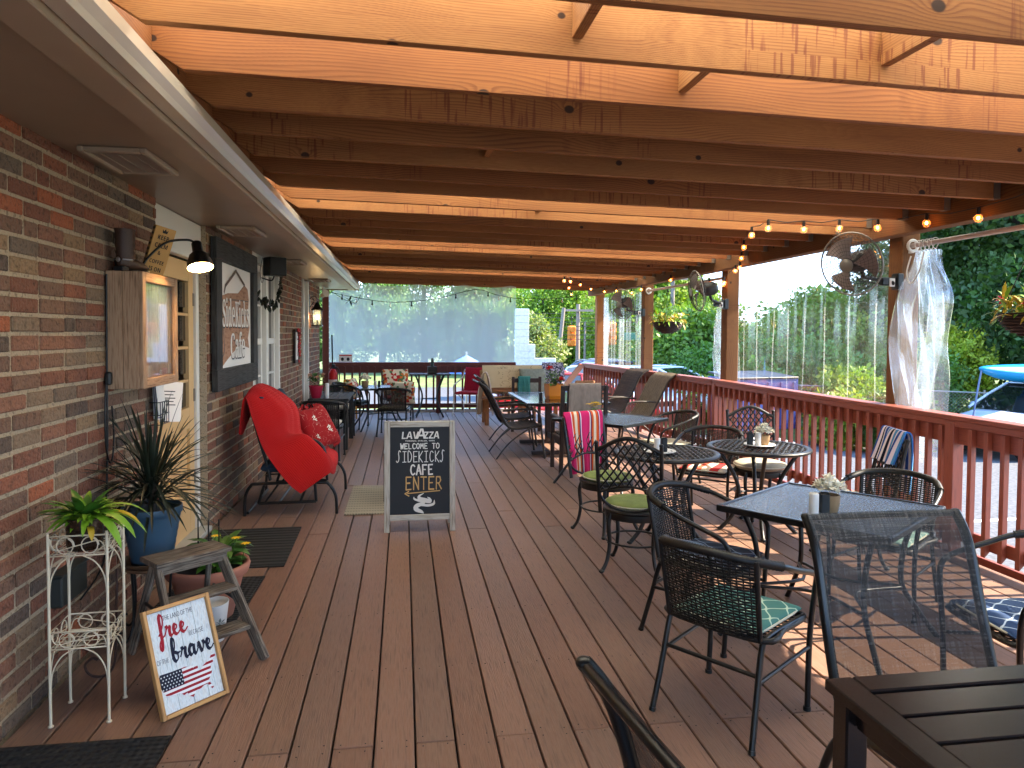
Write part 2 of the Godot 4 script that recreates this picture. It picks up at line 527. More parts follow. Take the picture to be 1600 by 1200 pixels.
	var cb := mat("chalkboard", Color(0.065, 0.07, 0.085), 0.6); cb.albedo_texture = noise_tex(noise(0.01, FastNoiseLite.TYPE_SIMPLEX_SMOOTH, 5, 6), 256, [Color(0.8, 0.8, 0.8), Color(1, 1, 1)])
	mat("chalk", Color(0.88, 0.87, 0.84), 0.9)
	mat("chalk_gold", Color(0.8, 0.64, 0.4), 0.9)
	mat("tan_leather", Color(0.62, 0.42, 0.26), 0.7)
	mat("grey_light_top", Color(0.7, 0.72, 0.73), 0.35)
	# glass and vinyl
	var g := mat("pane", Color(0.8, 0.9, 0.92, 0.1), 0.03); g.transparency = BaseMaterial3D.TRANSPARENCY_ALPHA
	g = mat("window_dark", Color(0.07, 0.075, 0.08), 0.04); g.metallic_specular = 0.9
	g = mat("clear_vinyl", Color(0.93, 0.97, 1.0, 0.1), 0.06); g.transparency = BaseMaterial3D.TRANSPARENCY_ALPHA
	g = mat("bunched_vinyl", Color(0.93, 0.96, 1.0, 0.055), 0.07); g.transparency = BaseMaterial3D.TRANSPARENCY_ALPHA
	g = mat("fold_vinyl", Color(0.9, 0.96, 0.98, 0.2), 0.4); g.transparency = BaseMaterial3D.TRANSPARENCY_ALPHA; g.backlight_enabled = true; g.backlight = Color(1, 1, 1)
	g = mat("milky_vinyl", Color(0.84, 1.0, 0.95, 0.26), 0.4); g.transparency = BaseMaterial3D.TRANSPARENCY_ALPHA; g.backlight_enabled = true; g.backlight = Color(1.3, 1.3, 1.3)
	g = mat("roof_panel", Color(0.9, 0.9, 0.86), 0.6); g.backlight_enabled = true; g.backlight = Color(1.3, 1.27, 1.18)
	var tin := mat("roof_metal", Color(0.5, 0.47, 0.44), 0.4); tin.metallic = 0.6
	g = mat("bulb_glass", Color(1.0, 0.8, 0.55, 0.25), 0.05); g.transparency = BaseMaterial3D.TRANSPARENCY_ALPHA
	var fl := mat("filament", Color(1, 0.6, 0.25), 0.5); fl.emission_enabled = true; fl.emission = Color(1.0, 0.62, 0.28); fl.emission_energy_multiplier = 9.0
	var lb := mat("lamp_glow", Color(1, 0.85, 0.6), 0.5); lb.emission_enabled = true; lb.emission = Color(1.0, 0.8, 0.5); lb.emission_energy_multiplier = 5.0
	var dg := mat("pebbled_glass", Color(0.2, 0.25, 0.31), 0.24); dg.metallic_specular = 1.0
	var pf := noise(0.11, FastNoiseLite.TYPE_CELLULAR, 1, 9); pf.cellular_return_type = FastNoiseLite.RETURN_DISTANCE
	bump(dg, noise_tex(pf, 512), 0.35); dg.albedo_color = Color(1, 1, 1)
	dg.albedo_texture = noise_tex(pf, 512, [Color(0.03, 0.045, 0.07), Color(0.12, 0.17, 0.24), Color(0.36, 0.45, 0.54), Color(0.5, 0.58, 0.65)]); dg.uv1_scale = V(1.7, 1.7, 1)
	# woven sling, thin enough to see through
	var sl := mat("sling_mesh", Color(1, 1, 1, 0.8), 0.85); sl.transparency = BaseMaterial3D.TRANSPARENCY_ALPHA
	var sn := noise(0.5, FastNoiseLite.TYPE_VALUE, 1, 4); var sn2 := noise(0.02, FastNoiseLite.TYPE_VALUE, 2, 14)
	sl.albedo_texture = grid_image(512, 512, func(u, v):
		var a := sn.get_noise_2d(u * 256, v * 8) * 0.5 + sn.get_noise_2d(u * 6 + 90, v * 256) * 0.45
		var w := (0.09 if (int(u * 256) + int(v * 256)) % 2 == 0 else -0.03)
		var k: float = clampf(0.18 + a * 0.16 + w, 0.03, 0.7)
		return Color(k * 1.0, k * 0.95, k * 0.9))
	var sb := mat("sling_brown", Color(0.42, 0.36, 0.33), 0.85); sb.albedo_texture = sl.albedo_texture; sb.albedo_color = Color(1.1, 0.9, 0.8)
	sb = mat("sling_tan", Color(1, 1, 1), 0.85); sb.albedo_texture = grid_image(64, 256, func(u, v):
		var k := 0.46 + 0.1 * sin(v * 90.0) * (1.0 if int(v * 9.0) % 2 == 0 else 0.3) + sn.get_noise_2d(u * 60, v * 200) * 0.1
		return Color(k, k * 0.88, k * 0.72))
	# cushions
	var ogee := func(base: Color, line: Color, n: float, wid: float): return grid_image(384, 384, func(u, v):
		var best := 9.0
		var a: float = u * n
		var col := floori(a)
		for k in [col - 1, col, col + 1, col + 2]:
			var off := 0.46 * cos(v * n * PI * 0.72) * (1.0 if k % 2 == 0 else -1.0)
			best = minf(best, absf(a - k - off))
		return base.lerp(line, 1.0 - smoothstep(wid, wid * 1.9, best)))
	for q in [["cushion_teal", Color(0.25, 0.46, 0.44), Color(0.72, 0.8, 0.72), 7.0], ["cushion_navy", Color(0.1, 0.15, 0.25), Color(0.5, 0.58, 0.68), 7.0], ["cushion_blue", Color(0.13, 0.24, 0.4), Color(0.72, 0.78, 0.84), 7.0], ["cushion_aqua", Color(0.45, 0.6, 0.58), Color(0.75, 0.82, 0.8), 6.0]]:
		mat(q[0], Color(1, 1, 1), 0.9).albedo_texture = ogee.call(q[1], q[2], q[3], 0.055)
	var cn := noise_tex(noise(0.02, FastNoiseLite.TYPE_SIMPLEX_SMOOTH, 3, 51), 256, [Color(0.85, 0.85, 0.85), Color(1, 1, 1)])
	var fuzz := noise_tex(noise(0.22, FastNoiseLite.TYPE_SIMPLEX, 2, 52), 256)
	for q in [["cloth_green", Color(0.52, 0.58, 0.3)], ["cloth_beige", Color(0.66, 0.62, 0.54)], ["cloth_navy", Color(0.13, 0.2, 0.27)], ["cloth_pink", Color(0.72, 0.08, 0.22)], ["cloth_grey", Color(0.55, 0.58, 0.54)], ["cloth_red_knit", Color(0.86, 0.035, 0.035)], ["cloth_oat", Color(0.66, 0.59, 0.53)], ["cloth_white", Color(0.82, 0.8, 0.74)], ["cloth_piping", Color(0.85, 0.84, 0.76)], ["cloth_violet", Color(0.5, 0.5, 0.62)]]:
		var m := mat(q[0], q[1], 0.95); m.albedo_texture = cn; m.uv1_scale = V(2, 2, 1); m.rim_enabled = true; m.rim = 0.25
		bump(m, fuzz, 0.12)
	var kn := mat("red_knit", Color(0.84, 0.03, 0.03), 0.95)
	bump(kn, grid_image(256, 256, func(u, v):
		var k := 0.5 + 0.5 * sin(u * TAU * 16) * sin(v * TAU * 16 + (PI if int(u * 32) % 2 == 0 else 0.0))
		return Color(k, k, k)), 0.8); kn.uv1_scale = V(3, 5, 1); kn.rim_enabled = true; kn.rim = 0.4
	var pk := Color(0.82, 0.1, 0.38); var og := Color(0.85, 0.33, 0.1); var cr := Color(0.9, 0.82, 0.7); var pu := Color(0.25, 0.13, 0.32); var wh := Color(0.93, 0.88, 0.9)
	var m1 := mat("towel_pink", Color(1, 1, 1), 0.95); bump(m1, fuzz, 0.2)
	m1.albedo_texture = stripes([[3.0, pk], [0.4, wh], [1.2, og], [1.4, cr], [1.1, og], [0.5, pu], [0.4, wh], [4.6, pk], [0.4, wh], [0.5, pu], [1.1, og], [1.4, cr], [1.3, og], [0.5, pu], [0.4, wh], [2.0, pk]])
	var bl := Color(0.12, 0.3, 0.62); var sk := Color(0.3, 0.58, 0.8); var nv := Color(0.06, 0.07, 0.16)
	m1 = mat("towel_blue", Color(1, 1, 1), 0.95); bump(m1, fuzz, 0.2)
	m1.albedo_texture = stripes([[1.2, bl], [0.7, wh], [0.5, nv], [0.7, wh], [1.4, bl], [0.4, wh], [1.2, sk], [0.6, wh], [0.6, nv], [0.8, wh], [1.7, sk], [0.8, wh], [1.2, bl], [0.8, wh], [1.0, sk]])
	m1 = mat("throw_teal", Color(1, 1, 1), 0.95)
	m1.albedo_texture = grid_image(128, 128, func(u, v): return Color(0.1, 0.4, 0.4) if sin(u * 44 + 2.2 * sin(v * 66)) > -0.1 else Color(0.3, 0.55, 0.5))
	m1 = mat("throw_plum", Color(1, 1, 1), 0.95)
	m1.albedo_texture = grid_image(64, 64, func(u, v): return Color(0.18, 0.18, 0.26) if noise(0.2, FastNoiseLite.TYPE_SIMPLEX, 1, 3).get_noise_2d(u * 64, v * 64) > 0.05 else Color(0.68, 0.66, 0.74))
	var fn := noise(0.055, FastNoiseLite.TYPE_CELLULAR, 1, 61); fn.cellular_return_type = FastNoiseLite.RETURN_CELL_VALUE
	m1 = mat("cloth_floral", Color(1, 1, 1), 0.95)
	m1.albedo_texture = grid_image(192, 192, func(u, v):
		var k := fn.get_noise_2d(u * 192, v * 192)
		if k > 0.62: return Color(0.72, 0.13, 0.13)
		if k > 0.35: return Color(0.8, 0.45, 0.18)
		if k < -0.72: return Color(0.35, 0.45, 0.3)
		return Color(0.86, 0.82, 0.72))
	m1 = mat("cloth_red_print", Color(1, 1, 1), 0.95); bump(m1, fuzz, 0.1)
	m1.albedo_texture = grid_image(192, 192, func(u, v):
		var k := absf(sn2.get_noise_2d(u * 420, v * 420))
		return Color(0.85, 0.7, 0.6) if k < 0.018 else Color(0.62, 0.05, 0.07))
	m1 = mat("cloth_red_stripe", Color(1, 1, 1), 0.95); m1.albedo_texture = stripes([[1, Color(0.75, 0.16, 0.14)], [1, Color(0.85, 0.75, 0.66)], [0.6, Color(0.75, 0.3, 0.2)], [1, Color(0.85, 0.75, 0.66)], [1, Color(0.7, 0.12, 0.12)], [0.8, Color(0.86, 0.78, 0.7)]])
	m1 = mat("quilt", Color(1, 1, 1), 0.95)
	m1.albedo_texture = grid_image(256, 128, func(u, v):
		var k := sn2.get_noise_2d(u * 900, v * 500)
		return Color(0.4, 0.33, 0.25) if absf(k) < 0.02 and v > 0.2 else Color(0.78, 0.7, 0.56))
	# mats and rugs
	var rb := mat("mat_rubber", Color(0.075, 0.072, 0.07), 0.9)
	bump(rb, grid_image(256, 256, func(u, v):
		var k := 0.5 + 0.5 * sin((u + v) * TAU * 10) * sin((u - v) * TAU * 10)
		return Color(k, k, k)), 1.0); rb.albedo_texture = noise_tex(noise(0.05, FastNoiseLite.TYPE_SIMPLEX, 5, 71), 256, [Color(0.7, 0.7, 0.7), Color(0.85, 0.83, 0.8), Color(1.6, 1.55, 1.5)])
	rb.uv1_scale = V(1.6, 1.6, 1)
	var rr := mat("mat_ribbed", Color(0.1, 0.095, 0.085), 0.95)
	rr.albedo_texture = grid_image(256, 256, func(u, v): return Color(1, 1, 1) if fposmod(u * 14.0, 1.0) > 0.14 else Color(2.0, 1.9, 1.6) * 0.5)
	bump(rr, grid_image(256, 256, func(u, v):
		var k := 0.5 + 0.5 * sin(u * TAU * 14)
		return Color(k, k, k)), 0.9)
	m1 = mat("rug_weave", Color(1, 1, 1), 0.95)
	m1.albedo_texture = grid_image(128, 256, func(u, v):
		var row := int(v * 64)
		var a := 0.62 + 0.12 * sin(u * TAU * 24 + (PI if row % 2 == 0 else 0.0))
		if row % 7 < 2: a -= 0.2 * (0.5 + 0.5 * sin(u * TAU * 32 + row))
		return Color(a, a * 0.94, a * 0.82))
	# outdoors
	var asp := mat("asphalt", Color(0.4, 0.4, 0.41), 0.9); asp.albedo_texture = noise_tex(noise(0.05, FastNoiseLite.TYPE_SIMPLEX, 5, 81), 512, [Color(0.55, 0.55, 0.56), Color(0.8, 0.8, 0.8), Color(1, 1, 1)]); tri_mat(asp, 0.35)
	var grs := mat("grass_ground", Color(0.44, 0.5, 0.28), 0.95); grs.albedo_texture = noise_tex(noise(0.02, FastNoiseLite.TYPE_SIMPLEX, 5, 83), 512, [Color(0.6, 0.62, 0.5), Color(0.9, 0.9, 0.8), Color(1, 1, 1)]); tri_mat(grs, 0.12)
	mat("concrete", Color(0.66, 0.65, 0.61), 0.9)
	mat("road_paint", Color(0.82, 0.82, 0.8), 0.7)
	mat("trunk_bark", Color(0.27, 0.22, 0.18), 0.95)
	mat("pole_wood", Color(0.5, 0.46, 0.42), 0.9)
	mat("wire", Color(0.08, 0.08, 0.08), 0.6)
	tri_mat(mat("block_white", Color(0.72, 0.75, 0.77), 0.85), 1.2).albedo_texture = noise_tex(noise(0.03, FastNoiseLite.TYPE_SIMPLEX, 5, 91), 256, [Color(0.85, 0.88, 0.88), Color(0.97, 0.98, 1), Color(1, 1, 1)])
	mat("signal_yellow", Color(0.8, 0.45, 0.08), 0.5)
	mat("street_green", Color(0.05, 0.42, 0.34), 0.5)
	mat("dumpster_blue", Color(0.1, 0.17, 0.4), 0.5)
	mat("kayak", Color(0.04, 0.52, 0.72), 0.35)
	mat("canopy_blue", Color(0.35, 0.5, 0.75), 0.7)
	for q in [["leaf_tree_dark", Color(0.09, 0.2, 0.045)], ["leaf_tree", Color(0.17, 0.33, 0.055)], ["leaf_bright", Color(0.4, 0.5, 0.06)], ["leaf_pale", Color(0.36, 0.42, 0.23)]]:
		var lm := mat(q[0], Color(1, 1, 1), 0.55); lm.vertex_color_use_as_albedo = true; lm.backlight_enabled = true; lm.backlight = Color(0.75, 0.85, 0.3)
		lm.set_meta("base", q[1].srgb_to_linear() if false else q[1])
	for q in [["car_silver", Color(0.72, 0.74, 0.77)], ["car_white", Color(0.85, 0.85, 0.85)], ["car_red", Color(0.62, 0.03, 0.08)], ["car_blue", Color(0.12, 0.2, 0.36)], ["car_grey", Color(0.4, 0.42, 0.45)]]:
		var m := mat(q[0], q[1], 0.3); m.clearcoat_enabled = true; m.clearcoat = 0.8; m.clearcoat_roughness = 0.05
	mat("headlight", Color(0.8, 0.82, 0.82), 0.1)

func _ready() -> void:
	rng.seed = 7
	# camera, sky, sun, exposure
	var cam := Camera3D.new()
	cam.name = "camera"
	add_child(cam)
	var pitch := deg_to_rad(2.0); var yaw := deg_to_rad(8.6377); var roll := deg_to_rad(0.35)
	var fw := V(sin(yaw) * cos(pitch), -sin(pitch), -cos(yaw) * cos(pitch))
	var r := fw.cross(Vector3.UP).normalized(); var u := r.cross(fw)
	cam.transform = Transform3D(Basis(r * cos(roll) + u * sin(roll), u * cos(roll) - r * sin(roll), -fw), V(0, 1.6, 0))
	cam.near = 0.05; cam.far = 600.0
	cam.projection = Camera3D.PROJECTION_FRUSTUM
	cam.size = 2.0 * cam.near * 600.0 / 1120.0
	cam.frustum_offset = Vector2(0, -cam.near * 39.85 / 1120.0)
	cam.current = true
	var we := WorldEnvironment.new()
	we.name = "world"
	var e := Environment.new()
	var sky := Sky.new()
	var ps := ProceduralSkyMaterial.new()
	ps.sky_top_color = Color(0.4, 0.6, 0.86); ps.sky_horizon_color = Color(0.8, 0.9, 0.97); ps.sky_curve = 0.14
	ps.ground_bottom_color = Color(0.5, 0.5, 0.46); ps.ground_horizon_color = Color(0.72, 0.76, 0.76)
	ps.sky_energy_multiplier = 1.0
	var cn := noise(0.012, FastNoiseLite.TYPE_SIMPLEX_SMOOTH, 5, 17)
	ps.sky_cover = noise_tex(cn, 512, [Color(1, 1, 1, 0), Color(1, 1, 1, 0), Color(1, 1, 1, 0.25), Color(1, 1, 1, 0.5)])
	ps.sky_cover_modulate = Color(1, 1, 1, 0.6)
	sky.sky_material = ps
	e.background_mode = Environment.BG_SKY; e.sky = sky
	e.background_energy_multiplier = 0.9
	e.tonemap_mode = Environment.TONE_MAPPER_LINEAR
	e.tonemap_exposure = 7.0
	e.sdfgi_enabled = true; e.ssao_enabled = true; e.ssil_enabled = true
	we.environment = e
	add_child(we)
	var sun := DirectionalLight3D.new()
	sun.name = "sun"
	sun.light_energy = 1.2; sun.light_color = Color(1.0, 0.94, 0.84); sun.light_angular_distance = 0.5
	sun.shadow_enabled = true
	add_child(sun)
	sun.look_at_from_position(V(1, 0.8, 0.07) * 10.0, Vector3.ZERO)
	materials()
	ground()
	deck()
	building()
	roof()
	railings()
	curtains()
	outdoors()
	furniture()
	wall_things()
	small_things()

func struct(called: String, b, m: Material) -> MeshInstance3D:
	return part(self, called, b, m, "structure")

func flat_box(x0: float, x1: float, y0: float, y1: float, z0: float, z1: float, bev := 0.0) -> Buf:
	var b := Buf.new()
	b.box(V((x0 + x1) / 2, (y0 + y1) / 2, (z0 + z1) / 2), V(x1 - x0, y1 - y0, z1 - z0), Basis.IDENTITY, bev, Vector2(rng.randf() * 3, rng.randf()))
	return b

const GY := -0.9

func gh(x: float, z: float) -> float:   # the lot falls away from the deck
	return GY - 0.45 * smoothstep(5.0, 14.0, x) * smoothstep(-20.0, -16.0, z)

func terrain(b: Buf, _x0: float, _x1: float, _z0: float, _z1: float, lift: float, xs: Array, zs: Array) -> void:
	var ids := []
	for x in xs:
		var row := []
		for z in zs: row.append(b.vert(V(x, gh(x, z) + lift, z), Vector3.UP))
		ids.append(row)
	for i in xs.size() - 1:
		for j in zs.size() - 1:
			b.quad(ids[i][j], ids[i + 1][j], ids[i + 1][j + 1], ids[i][j + 1])

func ground() -> void:
	var b := Buf.new()
	terrain(b, -250, 300, -300, 100, 0.0, [-250.0, -60.0, -10.0, 3.0, 5.0, 7.0, 9.0, 11.0, 13.0, 15.0, 18.0, 26.0, 60.0, 300.0], [-300.0, -60.0, -24.0, -20.0, -19.0, -18.0, -17.0, -16.0, -15.0, -14.0, -8.0, 0.0, 100.0])
	struct("ground", b, M.grass_ground)
	b = Buf.new()
	terrain(b, 4.6, 17, -14, 60, 0.012, [4.6, 6.0, 8.0, 10.0, 12.0, 14.0, 15.5, 17.0, 22.0], [-17.0, -16.0, -15.0, -14.0, -8.0, 0.0, 60.0])
	b.face([V(-40, GY + 0.012, 3), V(-40, GY + 0.012, 60), V(4.6, GY + 0.012, 60), V(4.6, GY + 0.012, 3)], Vector3.UP)
	struct("parking_lot", b, M.asphalt)
	b = Buf.new()
	b.face([V(-60, GY + 0.01, -25), V(90, GY + 0.01, -25), V(90, GY + 0.01, -33), V(-60, GY + 0.01, -33)], Vector3.UP)
	struct("road", b, M.asphalt)
	b = Buf.new()
	b.face([V(-12, GY + 0.012, -15.2), V(9, GY + 0.012, -15.2), V(9, GY + 0.012, -16.8), V(-12, GY + 0.012, -16.8)], Vector3.UP)
	struct("footpath", b, M.concrete)
	for k in 5:
		var z := 0.4 - k * 3.0
		b = Buf.new()
		b.face([V(7.0, gh(7.0, z) + 0.02, z), V(7.0, gh(7.0, z) + 0.02, z - 0.11), V(9.9, gh(9.9, z) + 0.024, z - 0.9), V(9.9, gh(9.9, z) + 0.024, z - 0.79)], Vector3.UP)
		struct("parking_line", b, M.road_paint)

func deck() -> void:
	var d := Node3D.new()
	d.name = "deck"
	d.set_meta("kind", "structure")
	add_child(d)
	var k := 0
	var i0 := -10
	for i in range(i0, 27):
		var x0 := 0.048 + 0.1583 * i
		if x0 + 0.1583 > 4.16: break
		var cuts := [1.7]
		var z := [-2.77, -0.3, -2.77, 0.4][posmod(i, 4)] as float
		var z2 := [-7.6, -5.15, -8.4, -4.6][posmod(i, 4)] as float
		cuts.append_array([z, z2, -14.62] if i % 2 == 0 else [z2 - 1.2, -14.62])
		for c in cuts.size() - 1:
			var za: float = cuts[c]; var zb: float = maxf(cuts[c + 1], -14.62)
			if za - zb < 0.3: continue
			var b := Buf.new()
			var dy := rng.randf_range(-0.0015, 0.0015)
			b.box(V(x0 + 0.079, -0.016 + dy, (za + zb) / 2), V(0.1583 - 0.0085, 0.032, za - zb - 0.004), Basis.IDENTITY, 0.0035, Vector2(rng.randf() * 9, rng.randf() * 5))
			part(d, "board", b, M["deck_%d" % posmod(k * 7 + i * 3, 5)])
			k += 1
	part(d, "joist_deck", flat_box(-1.55, 4.14, -0.25, -0.06, -14.6, 1.6), M.ink)
	var rim := Buf.new()
	rim.box(V(4.2, -0.14, -6.4), V(0.04, 0.24, 16.4), Basis.IDENTITY, 0.004)
	rim.box(V(1.3, -0.14, -14.66), V(5.7, 0.24, 0.04), Basis.IDENTITY, 0.004)
	part(d, "rim_board", rim, M.rail_paint)
	var sk := Buf.new()
	for z in [-14.2, -11, -8, -5, -2, 1]:
		for x in [-1.2, 1.5, 3.9]:
			sk.box(V(x, -0.58, z), V(0.14, 0.64, 0.14))
	part(d, "pier", sk, M.rail_dark_paint)
	# screw heads by the joints near the camera
	var s := Buf.new()
	for i in range(-8, 24):
		for jz in [-2.05, -2.74, -2.8, -3.4, -4.1, -5.1, -5.2]:
			for o in [0.03, 0.125]:
				s.ball(V(0.048 + 0.1583 * i + o, 0.0012, jz + rng.randf_range(-0.012, 0.012)), V(0.0035, 0.0012, 0.0035), 6, 3)
	part(d, "screw_heads", s, M.ink, "stuff")

# ---------------------------------------------------------------- the brick building
const WX := -1.556
const SOF := 2.444

func building() -> void:
	var h := thing("brick_building", "brown brick cafe building with cream door and white windows along the deck", "building")
	var segs := [[1.8, -4.89], [-6.06, -7.83], [-9.48, -11.5], [-12.12, -13.9]]
	for s in segs:
		part(h, "mortar_wall", flat_box(WX - 0.3, WX - 0.007, -0.4, SOF + 0.02, s[1] + 0.007, s[0]), M.mortar)
	part(h, "mortar_wall", flat_box(WX - 0.3, WX - 0.007, -0.4, 0.62, -9.474, -7.836), M.mortar)
	part(h, "back_wall", flat_box(-9, WX - 0.45, -0.9, SOF + 0.3, -13.9, 1.8), M.soffit_paint)
	part(h, "inner_ceiling", flat_box(-9, WX - 0.1, SOF + 0.03, SOF + 0.3, -13.9, 1.8), M.soffit_paint)
	# bricks
	var list := []
	var ch := 0.0803; var bl := 0.232
	for si in segs.size():
		var z0: float = minf(segs[si][0], -0.9); var z1: float = segs[si][1]
		for row in 31:
			var y := -0.02 + row * ch
			var z := z1
			var first := true
			while z < z0 - 0.02:
				var l := bl
				if first and row % 2 == 1: l = bl * 0.5
				first = false
				if rng.randf() < 0.06: l *= 0.5
				l = minf(l, z0 - z)
				if z0 - z - l < 0.05: l = z0 - z
				list.append([z + l / 2, y + ch / 2, l])
				z += l
	for row in 8:
		for q in 7:
			list.append([-9.45 + 0.232 * (q + 0.5), -0.02 + row * ch + ch / 2, 0.232])
	for q in list: q.append(-q[0] if q[0] < -2.75 else 100.0 - q[0])
	list.sort_custom(func(a, b): return a[3] < b[3] or (a[3] == b[3] and a[1] < b[1]))
	var cache := {}
	var rest := Buf.new()
	var nb := 0
	for q in list:
		var c := rng.randi() % 10
		if rng.randf() < 0.35: c = [0, 1, 3, 8][rng.randi() % 4]
		var off := rng.randf_range(-0.003, 0.004)
		var at := V(WX - 0.05 + off, q[1] + rng.randf_range(-0.002, 0.002), q[0])
		var l: float = q[2] - 0.0145
		var hh := ch - 0.0155 + rng.randf_range(-0.003, 0.001)
		if nb < 300:
			var key := int(l * 100) * 4 + rng.randi() % 3
			if not cache.has(key):
				var b := Buf.new()
				b.box(Vector3.ZERO, V(0.1, hh, l), Basis.IDENTITY, 0.005)
				for i in b.v.size():
					b.v[i] += V(rng.randf_range(-0.0012, 0.0012), 0, 0)
				cache[key] = b.mesh()
			var o := part(h, "brick", cache[key], M["brick_%d" % c])
			o.position = at
			o.rotation_degrees = V(0, rng.randf_range(-0.4, 0.4), 0)
		else:
			rest.tint = M["brick_%d" % c].albedo_color.srgb_to_linear()
			rest.box(at, V(0.1, hh, l), Basis.IDENTITY, 0.004)
		nb += 1
	part(h, "brick_rest", rest, M.brick_rest, "stuff")
	# eaves
	part(h, "soffit", flat_box(WX - 0.1, -1.06, SOF, SOF + 0.02, -14.4, 1.8), M.soffit_paint)
	part(h, "fascia_trim", flat_box(-1.06, -0.925, SOF - 0.022, SOF + 0.02, -14.4, 1.8, 0.004), M.trim_taupe)
	part(h, "fascia_board", flat_box(-1.05, -1.015, SOF + 0.022, SOF + 0.5, -14.4, 1.8), M.trim_taupe)
	part(h, "eave_end", flat_box(WX - 0.1, -0.86, SOF - 0.02, SOF + 0.4, -14.44, -14.402), M.trim_taupe)
	var g := Buf.new()
	var prof := PackedVector2Array([Vector2(-0.915, SOF + 0.125), Vector2(-0.915, SOF + 0.0), Vector2(-0.855, SOF + 0.0), Vector2(-0.845, SOF + 0.02), Vector2(-0.825, SOF + 0.045), Vector2(-0.83, SOF + 0.075), Vector2(-0.855, SOF + 0.1), Vector2(-0.858, SOF + 0.125), Vector2(-0.875, SOF + 0.135), Vector2(-0.875, SOF + 0.128), Vector2(-0.866, SOF + 0.12), Vector2(-0.866, SOF + 0.103), Vector2(-0.84, SOF + 0.075), Vector2(-0.836, SOF + 0.047), Vector2(-0.855, SOF + 0.025), Vector2(-0.862, SOF + 0.007), Vector2(-0.906, SOF + 0.007), Vector2(-0.906, SOF + 0.125)])
	g.prism(prof, 16.2, Transform3D(Basis.IDENTITY, V(0, 0, -6.3)))
	part(h, "gutter", g, M.gutter_metal)
	for z in [-3.79, -6.25, -8.87, -11.85]:
		var v := Buf.new()
		var w := 0.27; var l := 0.46
		for s in [-1.0, 1.0]:
			v.box(V(-1.32 + s * w / 2, SOF - 0.014, z), V(0.03, 0.028, l + 0.03), Basis.IDENTITY, 0.006)
			v.box(V(-1.32, SOF - 0.014, z + s * l / 2), V(w - 0.03, 0.027, 0.03), Basis.IDENTITY, 0.006)
		var vm := part(h, "soffit_vent", v, M.trim_taupe)
		var sl := Buf.new()
		for q in 24:
			sl.box(V(-1.32, SOF - 0.012, z - l / 2 + 0.025 + q * 0.0182), V(w - 0.032, 0.003, 0.011), Basis(Vector3.RIGHT, 0.6))
		for q in 3:
			sl.box(V(-1.32 - 0.07 + q * 0.07, SOF - 0.019, z), V(0.006, 0.004, l - 0.034))
		part(vm, "slats", sl, M.trim_taupe)
	# cream door in its recess
	var hd := Buf.new()
	hd.box(V(WX - 0.07, 2.30, -5.475), V(0.06, 0.28, 1.165), Basis.IDENTITY, 0.003)
	hd.box(V(WX - 0.055, 2.165, -5.475), V(0.07, 0.03, 1.16), Basis.IDENTITY, 0.006)
	part(h, "door_header", hd, M.white_paint)
	var df := Buf.new()
	for z in [-4.93, -6.02]:
		df.box(V(WX - 0.11, 1.07, z), V(0.1, 2.16, 0.07), Basis.IDENTITY, 0.004)
	part(h, "door_frame", df, M.white_paint)
	var dr := Buf.new()
	var dx := WX - 0.105
	for z in [-5.03, -5.92]:
		dr.box(V(dx, 1.08, z), V(0.045, 2.1, 0.12), Basis.IDENTITY, 0.003)
	for q in [[0.2, 0.36], [0.93, 0.16], [2.06, 0.15]]:
		dr.box(V(dx, q[0], -5.475), V(0.044, q[1], 0.77), Basis.IDENTITY, 0.003)
	dr.box(V(dx - 0.01, 0.62, -5.475), V(0.02, 0.5, 0.77))
	dr.box(V(dx, 0.62, -5.475), V(0.036, 0.36, 0.62), Basis.IDENTITY, 0.02)
	var door := part(h, "door", dr, M.cream_door)
	var mu := Buf.new()
	for q in 2:
		mu.box(V(dx, 1.5, -5.475 + (q - 0.5) * 0.257), V(0.03, 1.0, 0.022), Basis.IDENTITY, 0.004)
	for q in 3:
		mu.box(V(dx + 0.001, 1.22 + q * 0.255, -5.475), V(0.03, 0.022, 0.77), Basis.IDENTITY, 0.004)
	part(door, "muntin", mu, M.cream_door)
	for q in 4:
		for w in 3:
			part(door, "pane", flat_box(dx - 0.008, dx - 0.002, 1.02 + q * 0.255, 1.21 + q * 0.255, -5.85 + w * 0.257, -5.62 + w * 0.257), M.window_dark)
	for y in [0.45, 1.1, 1.85]:
		part(door, "hinge", flat_box(dx + 0.02, dx + 0.032, y - 0.05, y + 0.05, -5.99, -5.96), M.galvanised)
	part(h, "door_sill", flat_box(WX - 0.2, WX + 0.03, -0.01, 0.035, -6.05, -4.9, 0.006), M.concrete)
	# two sash windows side by side, white, and a second white door far along
	window(h, -7.86, -8.62)
	window(h, -8.66, -9.45)
	var wf := Buf.new()
	for z in [-7.85, -8.645, -9.465]:
		wf.box(V(WX - 0.06, 1.53, z), V(0.12, 1.83, 0.09), Basis.IDENTITY, 0.004)
	wf.box(V(WX - 0.062, 2.40, -8.66), V(0.115, 0.09, 1.55), Basis.IDENTITY, 0.004)
	wf.box(V(WX - 0.03, 0.65, -8.66), V(0.16, 0.06, 1.66), Basis.IDENTITY, 0.006)
	part(h, "window_surround", wf, M.white_paint)
	part(h, "room_dark", flat_box(WX - 0.34, WX - 0.3, 0, SOF, -9.6, -4.8), M.ink)
	var d2 := Buf.new()
	for z in [-11.54, -12.08]:
		d2.box(V(WX - 0.03, 1.22, z), V(0.12, 2.42, 0.07), Basis.IDENTITY, 0.004)
	d2.box(V(WX - 0.06, 0.5, -11.81), V(0.05, 1.0, 0.47)); d2.box(V(WX - 0.06, 2.25, -11.81), V(0.05, 0.3, 0.47))
	var dd := part(h, "far_door", d2, M.white_paint)
